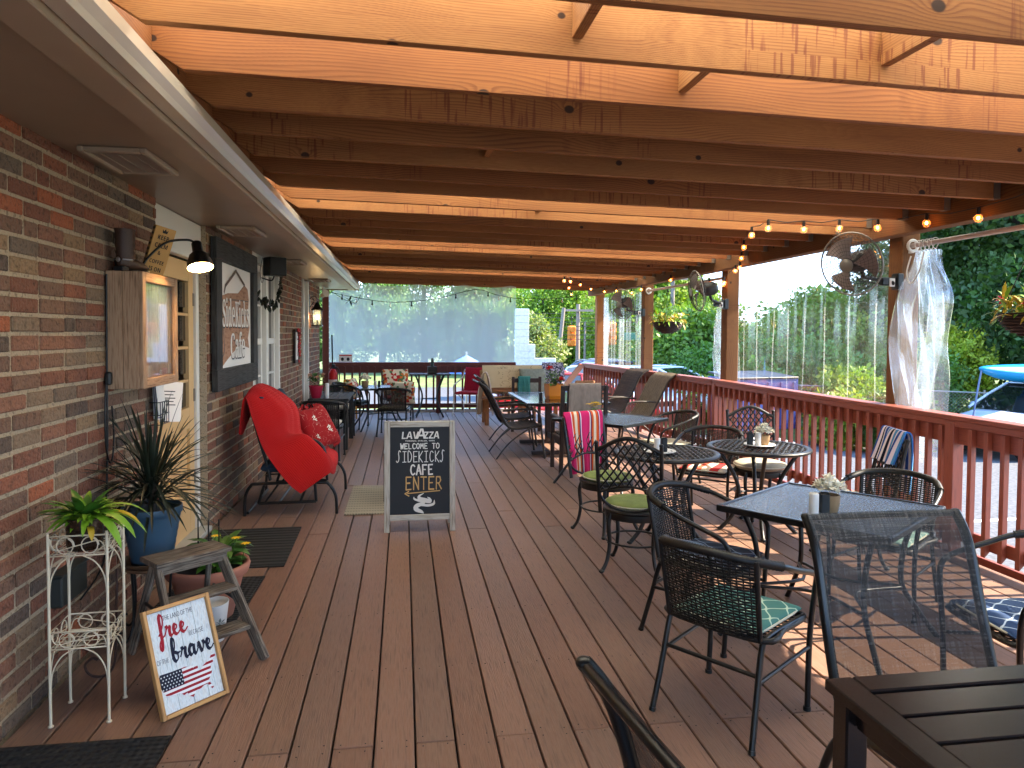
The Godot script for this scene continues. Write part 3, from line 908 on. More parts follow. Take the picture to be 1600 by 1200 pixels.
	part(dd, "pane", flat_box(WX - 0.07, WX - 0.055, 1.0, 2.1, -12.04, -11.58), M.window_dark)

func window(h: Node3D, z0: float, z1: float) -> void:
	var zc := (z0 + z1) / 2; var w := z0 - z1 - 0.06
	var b := Buf.new()
	for q in [[2.31, 0.07], [1.49, 0.07], [0.72, 0.09]]:
		b.box(V(WX - 0.07 + (0.02 if q[0] < 1.4 else 0.0), q[0], zc), V(0.045, q[1], w), Basis.IDENTITY, 0.004)
	for s in [-1, 1]:
		b.box(V(WX - 0.071, 1.52, zc + s * (w / 2 - 0.03)), V(0.043, 1.6, 0.06), Basis.IDENTITY, 0.004)
	var sash := part(h, "window", b, M.white_paint)
	var m := Buf.new()
	m.box(V(WX - 0.073, 1.9, zc), V(0.03, 0.022, w - 0.1)); m.box(V(WX - 0.073, 1.1, zc), V(0.03, 0.022, w - 0.1))
	m.box(V(WX - 0.074, 1.52, zc), V(0.03, 1.58, 0.022))
	part(sash, "muntin", m, M.white_paint)
	part(sash, "pane", flat_box(WX - 0.09, WX - 0.084, 0.74, 2.3, zc - w / 2 + 0.03, zc + w / 2 - 0.03), M.window_dark)

# ---------------------------------------------------------------- roof over the deck
func roof() -> void:
	var h := thing("patio_roof", "open beam patio roof of bare pine rafters with clear strips between", "patio roof")
	var rise := -0.0188
	var up := func(x: float): return 2.615 + rise * x
	var meshes := []
	for k in 3:
		var b := Buf.new()
		var n0 := b.v.size()
		var y0: float = up.call(-0.98); var y1: float = up.call(4.02)
		var pl := PackedVector2Array([Vector2(-0.98, y0 + 0.075), Vector2(-0.86, y0 + 0.0), Vector2(4.02, y1), Vector2(4.02, y1 + 0.205), Vector2(-0.98, y0 + 0.205)])
		b.prism(pl, 0.042)
		var o := Vector2(k * 1.37, k * 0.09)
		for i in b.uv.size():
			b.uv[i] = Vector2(b.v[i].x, b.v[i].y - up.call(b.v[i].x)) + o if absf(b.n[i].y) < 0.9 else Vector2(b.v[i].x, b.v[i].z) + o
		# eased lower corners catch the light
		for s in [-1, 1]:
			b.beam(V(-0.86, y0 - 0.0005, s * 0.0185), V(4.02, y1 - 0.0005, s * 0.0185), 0.006, 0.003, 0.0014)
		meshes.append(b.mesh())
	for i in range(-14, 25):
		var z := -4.389 - 0.451 * i
		if z < -15.4: break
		var o := part(h, "rafter", meshes[posmod(i * 5 + 1, 3)], M["pine_%d" % posmod(i * 3, 4)])
		o.position = V(0, rng.randf_range(-0.004, 0.004), z)
		var hg := Buf.new()
		hg.box(V(3.995, up.call(4.0) - 0.003, z), V(0.05, 0.004, 0.055)); hg.box(V(3.995, up.call(4.0) + 0.07, z + 0.024), V(0.05, 0.14, 0.003)); hg.box(V(3.995, up.call(4.0) + 0.07, z - 0.024), V(0.05, 0.14, 0.003))
		part(h, "joist_hanger", hg, M.galvanised)
	for q in [[0.62, -2.43], [1.84, -2.43], [1.2, -2.88], [1.15, -5.95], [1.7, -8.6], [0.5, -4.0], [2.2, -11.2]]:
		var zc: float = -4.389 - 0.451 * (floorf((-4.389 - q[1]) / 0.451) + 0.5)
		part(h, "blocking", flat_box(q[0] - 0.02, q[0] + 0.02, up.call(q[0]) + 0.06, up.call(q[0]) + 0.2, zc - 0.2, zc + 0.2, 0.002), M.pine_0)
	part(h, "ledger", flat_box(-1.01, -0.97, 2.62, 2.86, -15.4, 1.8), M.pine_3)
	for q in [[-15.42, -8.95], [-8.95, -2.3], [-2.3, 1.8]]:
		part(h, "beam", flat_box(4.025, 4.16, 2.433, 2.72, q[0] + 0.001, q[1] - 0.001, 0.004), M.post_wood)
	# metal sheets, and translucent ones over four bays
	var strips := [[1.9, -1.9, 0], [-1.9, -3.06, 1], [-3.06, -5.3, 0], [-5.3, -6.2, 1], [-6.2, -8.05, 0], [-8.05, -8.95, 1], [-8.95, -11.4, 0], [-11.4, -12.1, 1], [-12.1, -15.6, 0]]
	for s in strips:
		var b := Buf.new()
		var z0: float = s[0]; var z1: float = s[1]
		b.slab(int((z0 - z1) / 0.0225), 2, func(a, c):
			var x: float = -1.3 + c * 6.65
			return V(x, up.call(x) + (0.222 if s[2] == 0 else 0.24) + 0.008 * sin(a * (z0 - z1) / 0.09 * TAU), lerpf(z0 + (0.05 if s[2] else 0.0), z1 - (0.05 if s[2] else 0.0), a)), 0.002)
		part(h, "clear_sheet" if s[2] else "metal_sheet", b, M.roof_panel if s[2] else M.roof_metal)
	# posts
	for q in [[-2.3, "post_wood"], [-5.63, "post_wood"], [-8.95, "post_wood"], [-12.2, "post_wood"], [-15.3, "post_wood_pale"]]:
		var p := Buf.new()
		p.box(V(4.27, 0.93, q[0]), V(0.17, 3.66, 0.17), Basis.IDENTITY, 0.008, Vector2(q[0], q[0] * 0.07))
		part(h, "post", p, M[q[1]])

# ---------------------------------------------------------------- railings
func baluster_mesh() -> ArrayMesh:
	var b := Buf.new()
	b.prism(PackedVector2Array([Vector2(-0.019, 0.055), Vector2(0.019, 0.093), Vector2(0.019, 0.93), Vector2(-0.019, 0.93)]), 0.036, Transform3D(Basis(Vector3.UP, 0.0), Vector3.ZERO))
	for i in b.uv.size(): b.uv[i] = Vector2(b.v[i].y, b.v[i].x + b.v[i].z)
	return b.mesh()

func rail_run(h: Node3D, a: Vector3, c: Vector3, posts: Array, bm: Mesh, paint: Material, inward: Vector3) -> void:
	var L := a.distance_to(c)
	var d := (c - a) / L
	var yaw := atan2(inward.z, -inward.x)   # local -x looks inward
	var cap := Buf.new()
	cap.beam(a + V(0, 0.998, 0) - inward * 0.02, c + V(0, 0.998, 0) - inward * 0.02, 0.15, 0.034, 0.005)
	part(h, "cap_rail", cap, paint)
	var t := Buf.new()
	t.beam(a + V(0, 0.89, 0) - inward * 0.005, c + V(0, 0.89, 0) - inward * 0.005, 0.036, 0.17, 0.003)
	part(h, "top_rail", t, paint)
	var s := Buf.new()
	s.beam(a + V(0, 0.957, 0) + inward * 0.03, c + V(0, 0.957, 0) + inward * 0.03, 0.034, 0.046, 0.003)
	part(h, "nailer", s, paint)
	var lo := Buf.new()
	lo.beam(a + V(0, 0.14, 0) - inward * 0.005, c + V(0, 0.14, 0) - inward * 0.005, 0.036, 0.09, 0.003)
	part(h, "bottom_rail", lo, paint)
	var pp := []
	for q in posts:
		var p: Vector3 = a + d * float(q)
		var b := Buf.new()
		b.box(V(p.x, 0.48, p.z) + inward * 0.012, V(0.09, 0.96, 0.09), Basis(Vector3.UP, yaw), 0.004)
		part(h, "rail_post", b, paint)
		pp.append(float(q))
	var n := int(L / 0.141)
	for i in n:
		var q := (i + 0.5) * L / n
		var near := false
		for w in pp:
			if absf(w - q) < 0.075: near = true
		if near: continue
		var p := a + d * q + inward * 0.034
		var o := part(h, "baluster", bm, paint)
		o.position = p
		o.rotation = V(0, yaw + rng.randf_range(-0.02, 0.02), 0)

func railings() -> void:
	var bm := baluster_mesh()
	var h := thing("deck_railing", "long red-brown wooden railing along the parking side of the deck", "railing")
	rail_run(h, V(4.06, 0, 1.5), V(4.06, 0, -8.9), [0.05, 3.5, 6.25, 8.99, 10.35], bm, M.rail_paint, V(-1, 0, 0))
	var inw := V(-1, 0, 0).rotated(Vector3.UP, atan2(0.47, 5.1))
	rail_run(h, V(4.06, 0, -8.92), V(3.6, 0, -14.0), [2.4, 5.0], bm, M.rail_paint, V(-0.996, 0, -0.09))
	var s := Buf.new()
	s.beam(V(3.57, 0.99, -14.05), V(3.5, 0.35, -15.6), 0.14, 0.036, 0.004)
	s.beam(V(3.57, 0.6, -14.05), V(3.5, -0.2, -15.6), 0.036, 0.1, 0.004)
	part(h, "stair_handrail", s, M.rail_paint)
	var g := thing("end_railing", "dark red wooden railing across the far end of the deck below plastic sheet", "railing")
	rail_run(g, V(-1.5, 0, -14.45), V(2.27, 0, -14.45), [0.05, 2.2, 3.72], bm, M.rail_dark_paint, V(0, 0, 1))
	var k := part(g, "kick_board", flat_box(-1.5, 2.27, 0.0, 0.06, -14.6, -14.52), M.white_paint)
	k.set_meta("label", "pale strip under the far railing")

# ---------------------------------------------------------------- plastic sheets
func curtains() -> void:
	var ph := func(x: float, s: float): return sin(x * 5.1 + s) + 0.6 * sin(x * 11.7 + 2.0 * s) + 0.3 * sin(x * 23.0 + s * 3.0)
	var b := Buf.new()
	b.slab(160, 30, func(a, c):
		var x := lerpf(-1.48, 2.3, a)
		var top := 2.58 - 0.05 * absf(sin(a * PI * 4.0 + 0.4)) - (0.25 * pow(maxf(0.0, 0.1 - a) / 0.1, 2.0))
		return V(x, lerpf(top, 1.0, c), -14.62 + 0.014 * ph.call(x, 1.0) * (1.0 - 0.5 * c) + 0.02 * maxf(0, 0.2 - c) * sin(a * 60.0)), 0.0)
	solo("plastic_curtain", b, M.milky_vinyl, "milky plastic sheet closing the far end above the dark red railing", "plastic curtain")
	b = Buf.new()
	b.slab(200, 40, func(a, c):
		var z := lerpf(-5.78, -8.82, a)
		var fold: float = 0.012 * ph.call(z, 2.0) + 0.03 * exp(-c * 5.0) * sin(a * PI * 10.0)
		return V(4.32 + fold, lerpf(2.50 - 0.03 * pow(sin(a * PI * 5.0), 2.0), 0.9, c), z), 0.0)
	var cc := solo("plastic_curtain", b, M.clear_vinyl, "clear plastic sheet stretched flat between the two nearest posts", "plastic curtain")
	# welded folds down the sheet
	var f := Buf.new()
	for q in 8:
		var z := -5.98 - q * 0.36 - rng.randf() * 0.14
		var lean := rng.randf_range(-0.05, 0.02)
		var wd := rng.randf_range(0.008, 0.02)
		f.slab(14, 3, func(a, c): return V(4.285 + 0.006 * sin(c * PI), lerpf(2.42, 0.95, a), z + lean * a + (c - 0.5) * wd * (0.5 + sin(PI * a)) + 0.006 * sin(a * 8.0 + q)), 0.0)
	part(cc, "fold", f, M.fold_vinyl)
	b = Buf.new()
	b.slab(420, 12, func(a, c):
		var z := lerpf(-12.32, -15.18, a)
		return V(4.3 + 0.04 * sin(a * 84.0) + 0.03 * ph.call(z, 4.0), lerpf(2.38, 0.9, c), z), 0.0)
	solo("plastic_curtain", b, M.bunched_vinyl, "clear plastic sheet hanging in tight pleats between the last two posts", "plastic curtain")
	# gathered curtains: a bag of folds tied on a rod
	gathered(V(4.2, 0, -5.3), 0.27, "gathered clear plastic curtain tied beside the nearest wooden post", 0)
	gathered(V(4.42, 0, -9.35), 0.2, "narrow gathered clear plastic curtain beside the middle wooden post", 3)
	gathered(V(4.4, 0, -15.45), 0.16, "gathered white looking plastic curtain beyond the farthest pale post", 5)
	for q in [[-5.52, -2.4, "white pipe curtain rod above the gathered curtain at the nearest post", 0.0], [-12.1, -9.0, "white pipe curtain rod above the round hanging basket", 0.0]]:
		var rod := thing("curtain_rod", q[2], "curtain rod", Vector3.ZERO, 0, "curtain rods")
		var t := Buf.new()
		t.tube([V(4.25, 2.36, q[0]), V(4.25, 2.36, q[1])], 0.02, 12)
		part(rod, "pipe", t, M.pvc_pipe)
		t = Buf.new()
		var ring := []
		for k in 20: ring.append(V(4.25 + 0.045 * cos(k * TAU / 20), 2.36 + 0.045 * sin(k * TAU / 20), q[0] + 0.02))
		t.tube(ring, 0.013, 8, true)
		t.beam(V(4.25, 2.31, q[0] + 0.02), V(4.25, 2.31, q[0] - 0.02), 0.02, 0.02)
		part(rod, "ring_bracket", t, M.white_plastic)

func gathered(at: Vector3, w: float, label: String, sd: int) -> void:
	var o := thing("gathered_curtain", label, "plastic curtain", at, 0, "gathered plastic curtains")
	var b := Buf.new()
	b.slab(120, 44, func(a, c):
		var y := lerpf(2.3, 0.55, c)
		var flare: float = (0.35 + 0.75 * smoothstep(0.0, 0.25, c)) * (1.0 - 0.45 * smoothstep(0.3, 1.0, c))
		var x: float = 0.02 * absf(fposmod(a * 23.0 + c * 1.3, 2.0) - 1.0) + 0.09 * sin(a * 44.0 + sd) * (0.35 + 0.65 * smoothstep(0.0, 0.2, c)) * (1.0 - 0.4 * c) + 0.03 * sin(a * 97.0 + c * 2.0)
		var bag := 0.04 * sin(c * 7.0 + a * 9.0)
		return V(x + bag, y, (a - 0.5) * 2.0 * w * flare + 0.012 * sin(c * 19.0 + a * 31.0)), 0.0)
	part(o, "sheet", b, M.bunched_vinyl)
	var t := Buf.new()
	for k in 5:
		var z := (k - 2) * w * 0.17
		var ring := []
		for q in 12: ring.append(V(0.02 + 0.032 * cos(q * TAU / 12), 2.345 + 0.045 * sin(q * TAU / 12), z + 0.01 * sin(q)))
		t.tube(ring, 0.0035, 5, true)
	part(o, "hook_ring", t, M.white_plastic)
	var tie := Buf.new()
	tie.tube(smooth([V(-0.05, 2.28, 0.06), V(-0.06, 2.12, 0.02), V(-0.07, 2.03, -0.06), V(-0.07, 2.12, -0.11), V(-0.05, 2.26, -0.09)], 6), 0.008, 6, false, true, 0.4)
	part(o, "tie_strap", tie, M.white_plastic)

# ---------------------------------------------------------------- outdoors
var clumps := {}

func clump(sz: float, n: int, leaf: float) -> Mesh:   # a spray of small leaf faces
	var key := "%f_%d_%f" % [sz, n, leaf]
	if clumps.has(key): return clumps[key]
	var b := Buf.new()
	for i in n:
		var d := V(rng.randfn(), rng.randfn(), rng.randfn()).normalized()
		var p := d * sz * pow(rng.randf(), 0.5)
		var t := V(rng.randfn(), rng.randfn() * 0.5 - 0.2, rng.randfn()).normalized()
		var nn := (V(rng.randfn(), rng.randfn() + 1.3, rng.randfn()) + d * 0.8).normalized()
		var s := nn.cross(t)
		if s.length() < 0.1: continue
		s = s.normalized(); t = s.cross(nn)
		var l := leaf * rng.randf_range(0.7, 1.3)
		var ids := [b.vert(p, nn), b.vert(p + t * l * 0.5 + s * l * 0.28 + nn * l * 0.06, nn), b.vert(p + t * l, nn), b.vert(p + t * l * 0.5 - s * l * 0.28 + nn * l * 0.06, nn)]
		b.quad(ids[0], ids[1], ids[2], ids[3])
	clumps[key] = b.mesh()
	return clumps[key]

func crown(o: Node3D, lobes: Array, cm: Mesh, m: Material, base: Color, vary := 0.3) -> void:   # lobes: [centre, radii, number]
	var tr := []; var cs := []
	for l in lobes:
		for i in l[2]:
			var d := V(rng.randfn(), rng.randfn(), rng.randfn()).normalized()
			var rr := lerpf(0.55, 1.04, sqrt(rng.randf())) if rng.randf() < 0.85 else rng.randf() * 0.6
			var p: Vector3 = l[0] + d * l[1] * rr
			var b := Basis.from_euler(V(rng.randf() * TAU, rng.randf() * TAU, rng.randf() * TAU)).scaled(Vector3.ONE * rng.randf_range(0.7, 1.35))
			tr.append(Transform3D(b, p))
			var k := 1.0 + vary * rng.randfn() * 0.6
			var warm := rng.randf() * vary
			cs.append(Color(base.r * k * (1.0 + warm), base.g * k, base.b * k * (1.0 - warm * 0.5)))
	var mm := MultiMesh.new()
	mm.transform_format = MultiMesh.TRANSFORM_3D
	mm.use_colors = true
	mm.mesh = cm
	mm.instance_count = tr.size()
	for i in tr.size():
		mm.set_instance_transform(i, tr[i]); mm.set_instance_color(i, cs[i])
	var mi := MultiMeshInstance3D.new()
	mi.name = "crown"
	mi.set_meta("kind", "stuff")
	mi.multimesh = mm
	mi.material_override = m
	o.add_child(mi, true)

func tree(label: String, at: Vector3, h: float, w: float, cr0: float, cm: Mesh, m: Material, base: Color, n: int, group := "", called := "tree", cat := "tree") -> Node3D:
	var o := thing(called, label, cat, at, 0, group)
	var b := Buf.new()
	var tr := 0.035 * h
	b.tube(smooth([V(0, -0.1, 0), V(0.02 * h, h * 0.25, 0), V(-0.01 * h, h * 0.5, 0.02 * h), V(0.01 * h, h * 0.85, 0)], 4), [tr * 1.4, tr * 1.1, tr, tr, tr * 0.95, tr * 0.9, tr * 0.85, tr * 0.75, tr * 0.6, tr * 0.5, tr * 0.4, tr * 0.3, tr * 0.15], 9)
	var lobes := []
	var nl := 9
	for i in nl:
		var a := TAU * i / nl * 2.4 + rng.randf()
		var hy := lerpf(cr0 + 0.12, 0.86, float(i) / (nl - 1)) * h
		var k := 1.0 - 0.55 * pow(maxf(0.0, (hy / h - 0.45) / 0.45), 2.0)
		var rad := w * 0.27 * k * rng.randf_range(0.85, 1.15)
		var c := V(cos(a) * w * 0.27 * k, hy, sin(a) * w * 0.27 * k)
		b.tube([V(0, hy * 0.62, 0), c * V(0.5, 1, 0.5) - V(0, hy * 0.12, 0), c], [tr * 0.5, tr * 0.35, tr * 0.12], 6)
		lobes.append([c, V(rad * 1.15, rad * 0.8, rad * 1.15), int(n * rad * rad / (w * w * 0.073) / nl)])
	lobes.append([V(0, h * 0.9, 0), V(w * 0.2, h * 0.11, w * 0.2), int(n / nl * 0.6)])
	part(o, "trunk", b, M.trunk_bark)
	crown(o, lobes, cm, m, base)
	return o

func bush(label: String, at: Vector3, w: float, h: float, cm: Mesh, m: Material, base: Color, n: int, group := "", called := "bush") -> Node3D:
	var o := thing(called, label, "bush", at, 0, group)
	var b := Buf.new()
	var lobes := []
	for i in 6:
		var a := TAU * i / 6.0 + rng.randf()
		var rr := w * 0.28 * rng.randf_range(0.5, 1.0)
		var hh := h * rng.randf_range(0.45, 0.75)
		var c := V(cos(a) * rr, hh, sin(a) * rr)
		b.tube([V(cos(a) * 0.05, -0.05, sin(a) * 0.05), c * V(0.5, 0.6, 0.5), c], [0.03, 0.02, 0.008], 5)
		lobes.append([c, V(w * 0.27, h * 0.3, w * 0.27), n / 7])
	lobes.append([V(0, h * 0.3, 0), V(w * 0.45, h * 0.3, w * 0.45), n / 5])
	part(o, "stems", b, M.trunk_bark)
	crown(o, lobes, cm, m, base)
	return o

func wheel(o: Node3D, at: Vector3, r: float) -> void:
	var b := Buf.new()
	var bz := Basis(Vector3.FORWARD, PI / 2)
	b.lathe([Vector2(r * 0.62, -0.1), Vector2(r * 0.9, -0.11), Vector2(r, -0.07), Vector2(r, 0.07), Vector2(r * 0.9, 0.11), Vector2(r * 0.62, 0.1)], 22, at, bz)
	var w := part(o, "wheel", b, M.rubber)
	b = Buf.new()
	b.lathe([Vector2(0.001, -0.1), Vector2(r * 0.6, -0.09), Vector2(r * 0.64, 0.0), Vector2(r * 0.6, 0.09), Vector2(0.001, 0.1)], 18, at, bz)
	part(w, "rim", b, M.steel)

# body lofted along z: rows [z, y low, y high, half width]; glass house: [z, y, half width at belt, y roof, half width at roof]
func car(label: String, at: Vector3, yaw: float, paint: Material, suv := false) -> Node3D:
	var o := thing("parked_car", label, "car", at, yaw, "cars parked and driving beyond the deck")
	var k := 1.18 if suv else 1.0
	var st := [[-2.28, 0.48, 0.86, 0.7], [-2.2, 0.34, 0.98, 0.84], [-1.7, 0.3, 1.0, 0.9], [-0.6, 0.28, 0.97, 0.92], [0.6, 0.28, 0.96, 0.92], [1.15, 0.28, 0.95, 0.91], [1.7, 0.3, 0.86, 0.88], [2.1, 0.32, 0.76, 0.8], [2.27, 0.36, 0.62, 0.68]]
	var b := Buf.new()
	var rows := []
	for q in st:
		var row := []
		for j in 17:
			var a := TAU * j / 16.0
			var ca := signf(cos(a)) * pow(absf(cos(a)), 0.38); var sa := signf(sin(a)) * pow(absf(sin(a)), 0.5)
			row.append(V(q[3] * ca * (0.93 + 0.07 * (1.0 - absf(sa))), (lerpf(q[1], q[2], 0.5 + 0.5 * sa)) * k, q[0]))
		rows.append(row)
	b.slab(st.size() * 3 - 3, 16, func(uu, vv):
		var x: float = uu * (st.size() - 1)
		var i := mini(int(x), st.size() - 2)
		var j := int(round(vv * 16))
		return (rows[i][j] as Vector3).lerp(rows[i + 1][j], x - i), 0.0)
	for e in [0, st.size() - 1]:
		b.face(rows[e].slice(0, 16), V(0, 0, -1 if e == 0 else 1))
	part(o, "body", b, paint)
	var ghs := [[-2.0, 0.98, 0.82, 1.06, 0.66], [-1.55, 0.98, 0.84, 1.42, 0.64], [-0.9, 0.96, 0.85, 1.5, 0.66], [0.1, 0.95, 0.86, 1.48, 0.66], [0.75, 0.95, 0.86, 1.22, 0.7], [1.25, 0.94, 0.84, 0.96, 0.8]]
	if suv: ghs = [[-2.18, 0.98, 0.82, 1.1, 0.74], [-1.95, 0.98, 0.84, 1.42, 0.68], [-1.1, 0.96, 0.85, 1.48, 0.68], [-0.1, 0.95, 0.86, 1.47, 0.68], [0.55, 0.95, 0.86, 1.24, 0.72], [1.15, 0.94, 0.84, 0.96, 0.8]]
	b = Buf.new()
	var roofb := Buf.new(); var pil := Buf.new()
	for i in ghs.size() - 1:
		var p: Array = ghs[i]; var q: Array = ghs[i + 1]
		for s in [-1.0, 1.0]:
			b.face([V(s * p[2], p[1] * k, p[0]), V(s * q[2], q[1] * k, q[0]), V(s * q[4], q[3] * k, q[0]), V(s * p[4], p[3] * k, p[0])], V(s, 0.3, 0))
			pil.tube([V(s * p[4], p[3] * k, p[0]), V(s * q[4], q[3] * k, q[0])], 0.035, 6)
			if i in [1, 2, 3]: pil.tube([V(s * p[2], p[1] * k, p[0]), V(s * p[4], p[3] * k, p[0])], 0.03, 6)
		var top: Buf = roofb if i in [1, 2] else b
		top.face([V(-p[4], p[3] * k, p[0]), V(p[4], p[3] * k, p[0]), V(q[4], q[3] * k, q[0]), V(-q[4], q[3] * k, q[0])], Vector3.UP)
	b.face([V(-ghs[0][2], ghs[0][1] * k, ghs[0][0]), V(ghs[0][2], ghs[0][1] * k, ghs[0][0]), V(ghs[0][4], ghs[0][3] * k, ghs[0][0]), V(-ghs[0][4], ghs[0][3] * k, ghs[0][0])], V(0, 0, -1))
	part(o, "windows", b, M.window_dark)
	roofb.box(V(0, 1.49 * k, -0.75), V(1.2, 0.03, 1.5), Basis.IDENTITY, 0.012)
	part(o, "roof", roofb, paint)
	part(o, "pillars", pil, paint)
	for x in [-0.82, 0.82]:
		for z in [-1.42, 1.4]:
			wheel(o, V(x, 0.33 * k, z), 0.33 * k)
			var arch := Buf.new()
			var pts := []
			for j in 11: pts.append(V(x * 1.105, 0.33 * k + sin(PI * j / 10.0) * 0.4 * k, z + cos(PI * j / 10.0) * 0.4 * k))
			arch.tube(pts, 0.035, 6)
			part(o, "wheel_arch", arch, M.black_plastic)
		var hl := Buf.new()
		hl.ball(V(x * 0.8, 0.7 * k, 2.02), V(0.2, 0.085, 0.17), 12, 8)
		part(o, "headlight", hl, M.headlight)
		var mi := Buf.new()
		mi.ball(V(x * 1.2, 1.0 * k, 0.72), V(0.11, 0.08, 0.06), 10, 6)
		part(o, "mirror", mi, paint)
	part(o, "grille", flat_box(-0.45, 0.45, 0.5 * k, 0.66 * k, 2.2, 2.285, 0.02), M.black_plastic)
	return o

const ORD := ["first", "second", "third", "fourth", "fifth", "sixth", "seventh", "eighth", "ninth", "tenth", "eleventh", "twelfth", "thirteenth"]

func outdoors() -> void:
	var dark := Color(0.022, 0.055, 0.013); var mid := Color(0.05, 0.115, 0.018); var bright := Color(0.16, 0.23, 0.022); var pale := Color(0.16, 0.2, 0.07)
	var c_big := clump(0.42, 26, 0.2); var c_mid := clump(0.4, 22, 0.16); var c_small := clump(0.26, 22, 0.12); var c_far := clump(0.75, 22, 0.36)
	# right of the deck
	tree("big dense dark green tree towering behind the silver car", V(20.6, GY, -20.5), 11.5, 9.6, 0.06, c_big, M.leaf_tree_dark, Color(0.042, 0.105, 0.02), 3800)
	tree("second dark tree standing farther off, left of the big dark tree", V(26.5, GY, -32.5), 11.0, 8.5, 0.1, c_big, M.leaf_tree_dark, dark * 1.8, 1600)
	bush("bright yellow green bush left of the silver car by the chain fence", V(16.2, -1.0, -19.0), 2.6, 3.0, c_small, M.leaf_bright, Color(0.3, 0.4, 0.03), 620)
	bush("low green scrub along the chain fence in front of the silver car", V(11.6, -1.25, -15.6), 1.7, 1.3, c_small, M.leaf_tree, mid, 420)
	tree("rounded light green tree seen through the flat clear sheet, right half", V(13.9, GY, -22.5), 3.9, 4.3, 0.1, c_mid, M.leaf_tree, Color(0.16, 0.27, 0.035), 1300)
	var spots := [[8.6, -19.6, 1.5, 1.3, 1], [9.9, -19.0, 1.8, 1.9, 0], [11.3, -21.5, 2.2, 2.5, 0], [12.0, -17.6, 2.2, 1.9, 1], [10.8, -16.4, 1.6, 1.3, 1], [12.6, -19.6, 2.4, 2.6, 0], [9.3, -21.6, 1.8, 2.2, 0], [14.2, -18.2, 2.4, 2.4, 0], [10.2, -23.5, 2.2, 2.0, 1], [13.6, -25.4, 2.6, 2.8, 0]]
	for i in spots.size():
		var s: Array = spots[i]
		bush(["leafy green bush on the bank beyond the clear sheet, %s of its kind", "yellow green weedy bush on the bank beyond the clear sheet, %s of its kind"][s[4]] % ORD[i], V(s[0], gh(s[0], s[1]), s[1]), s[2], s[3], c_small, [M.leaf_tree, M.leaf_bright][s[4]], [mid * 1.9, bright * 1.3][s[4]], 330, ["green bushes on the bank", "yellow green bushes on the bank"][s[4]])
	for i in 13:   # treeline far behind the bank
		var x := 12.0 + i * 3.4
		tree("distant green tree on the horizon beyond the bank, %s from the left" % ORD[i], V(x, GY, -55.0 - 6.0 * sin(i * 1.7)), 4.2 + 1.2 * sin(i * 2.3), 6.0, 0.02, c_far, M.leaf_tree, Color(0.08, 0.15, 0.05), 260, "distant trees along the horizon", "distant_tree")
	tree("rounded green street tree above the parked white cars", V(9.9, GY, -24.2), 3.3, 3.9, 0.2, c_mid, M.leaf_tree, Color(0.12, 0.23, 0.03), 1300)
	tree("tall light green tree behind the hanging basket", V(13.2, GY, -36.0), 6.0, 7.5, 0.05, c_big, M.leaf_tree, Color(0.2, 0.32, 0.04), 1400)
	tree("tall dark tree filling the gap behind the pleated plastic sheet", V(12.4, GY, -48.0), 7.0, 10.0, 0.02, c_far, M.leaf_tree_dark, Color(0.03, 0.08, 0.016), 700)
	# beyond the far end
	tree("great spreading tree lit yellow green beyond the leaning pole", V(9.4, GY, -42.0), 5.9, 7.6, 0.12, c_mid, M.leaf_tree, Color(0.17, 0.3, 0.03), 3000)
	tree("shadowy tree left of the great spreading tree", V(5.2, GY, -47.0), 5.6, 6.5, 0.1, c_far, M.leaf_tree_dark, Color(0.03, 0.075, 0.014), 520)
	tree("small pale blossom coloured tree beside the white block wall", V(4.9, GY, -27.0), 3.1, 2.3, 0.2, c_small, M.leaf_pale, pale * 1.3, 900)
	for i in 7:
		var x := -9.5 + i * 2.7
		tree("shady tree blurred by the milky plastic sheet, %s from the left" % ORD[i], V(x, GY, -44.0 - 4.0 * absf(sin(i * 1.9))), 6.5 + 0.8 * sin(i * 2.1), 5.4, 0.14, c_mid, M.leaf_tree, Color(0.09, 0.19, 0.045) * (0.75 + 0.5 * absf(sin(i * 1.3))), 1500, "trees behind the milky sheet")
	var lb := Buf.new()
	# stepped white block wall
	var w := thing("block_wall", "stepped white painted block wall outside the far right corner", "wall")
	for q in [[3.14, 3.52, 2.42], [3.521, 3.7, 1.36], [3.701, 4.3, 0.92]]:
		var rows := int((q[2] - GY) / 0.2)
		for j in rows:
			part(w, "block_course", flat_box(q[0], q[1], GY + j * 0.2 + 0.004, GY + (j + 1) * 0.2, -20.2, -20.0, 0.006), M.block_white)
	# poles, wires, signals
	for q in [[V(6.75, GY, -31.5), V(7.05, 2.75, -31.2), 0.1, "leaning pale utility pole near the great tree"], [V(8.15, GY, -33), V(8.15, 3.0, -33), 0.11, "upright pale utility pole right of the leaning one"], [V(13.0, GY, -33.5), V(13.0, 4.6, -33.5), 0.12, "tall grey utility pole behind the hanging basket"], [V(8.75, GY, -34), V(8.75, 2.2, -34), 0.06, "thin pale pole right of the upright utility pole"]]:
		var b := Buf.new()
		b.tube([q[0], q[1]], [q[2], q[2] * 0.8], 10)
		var p := thing("utility_pole", q[3], "utility pole", Vector3.ZERO, 0, "utility poles")
		part(p, "pole", b, M.pole_wood)
		if q[2] > 0.1:
			part(p, "crossarm", flat_box(q[1].x - 0.7, q[1].x + 0.7, q[1].y - 0.35, q[1].y - 0.25, q[1].z + 0.09, q[1].z + 0.19), M.pole_wood)
	for k in 7:
		var pts := []
		for j in 15:
			var t := j / 14.0
			pts.append(V(-14 + 44 * t, 1.45 + 0.2 * k + 0.0022 * pow((t - 0.5) * 44, 2) * 0.3 - 0.1, -32.0 - 0.25 * k))
		lb.tube(pts, 0.012, 4)
	solo("power_lines", lb, M.wire, "thin power lines strung between the utility poles", "power lines")
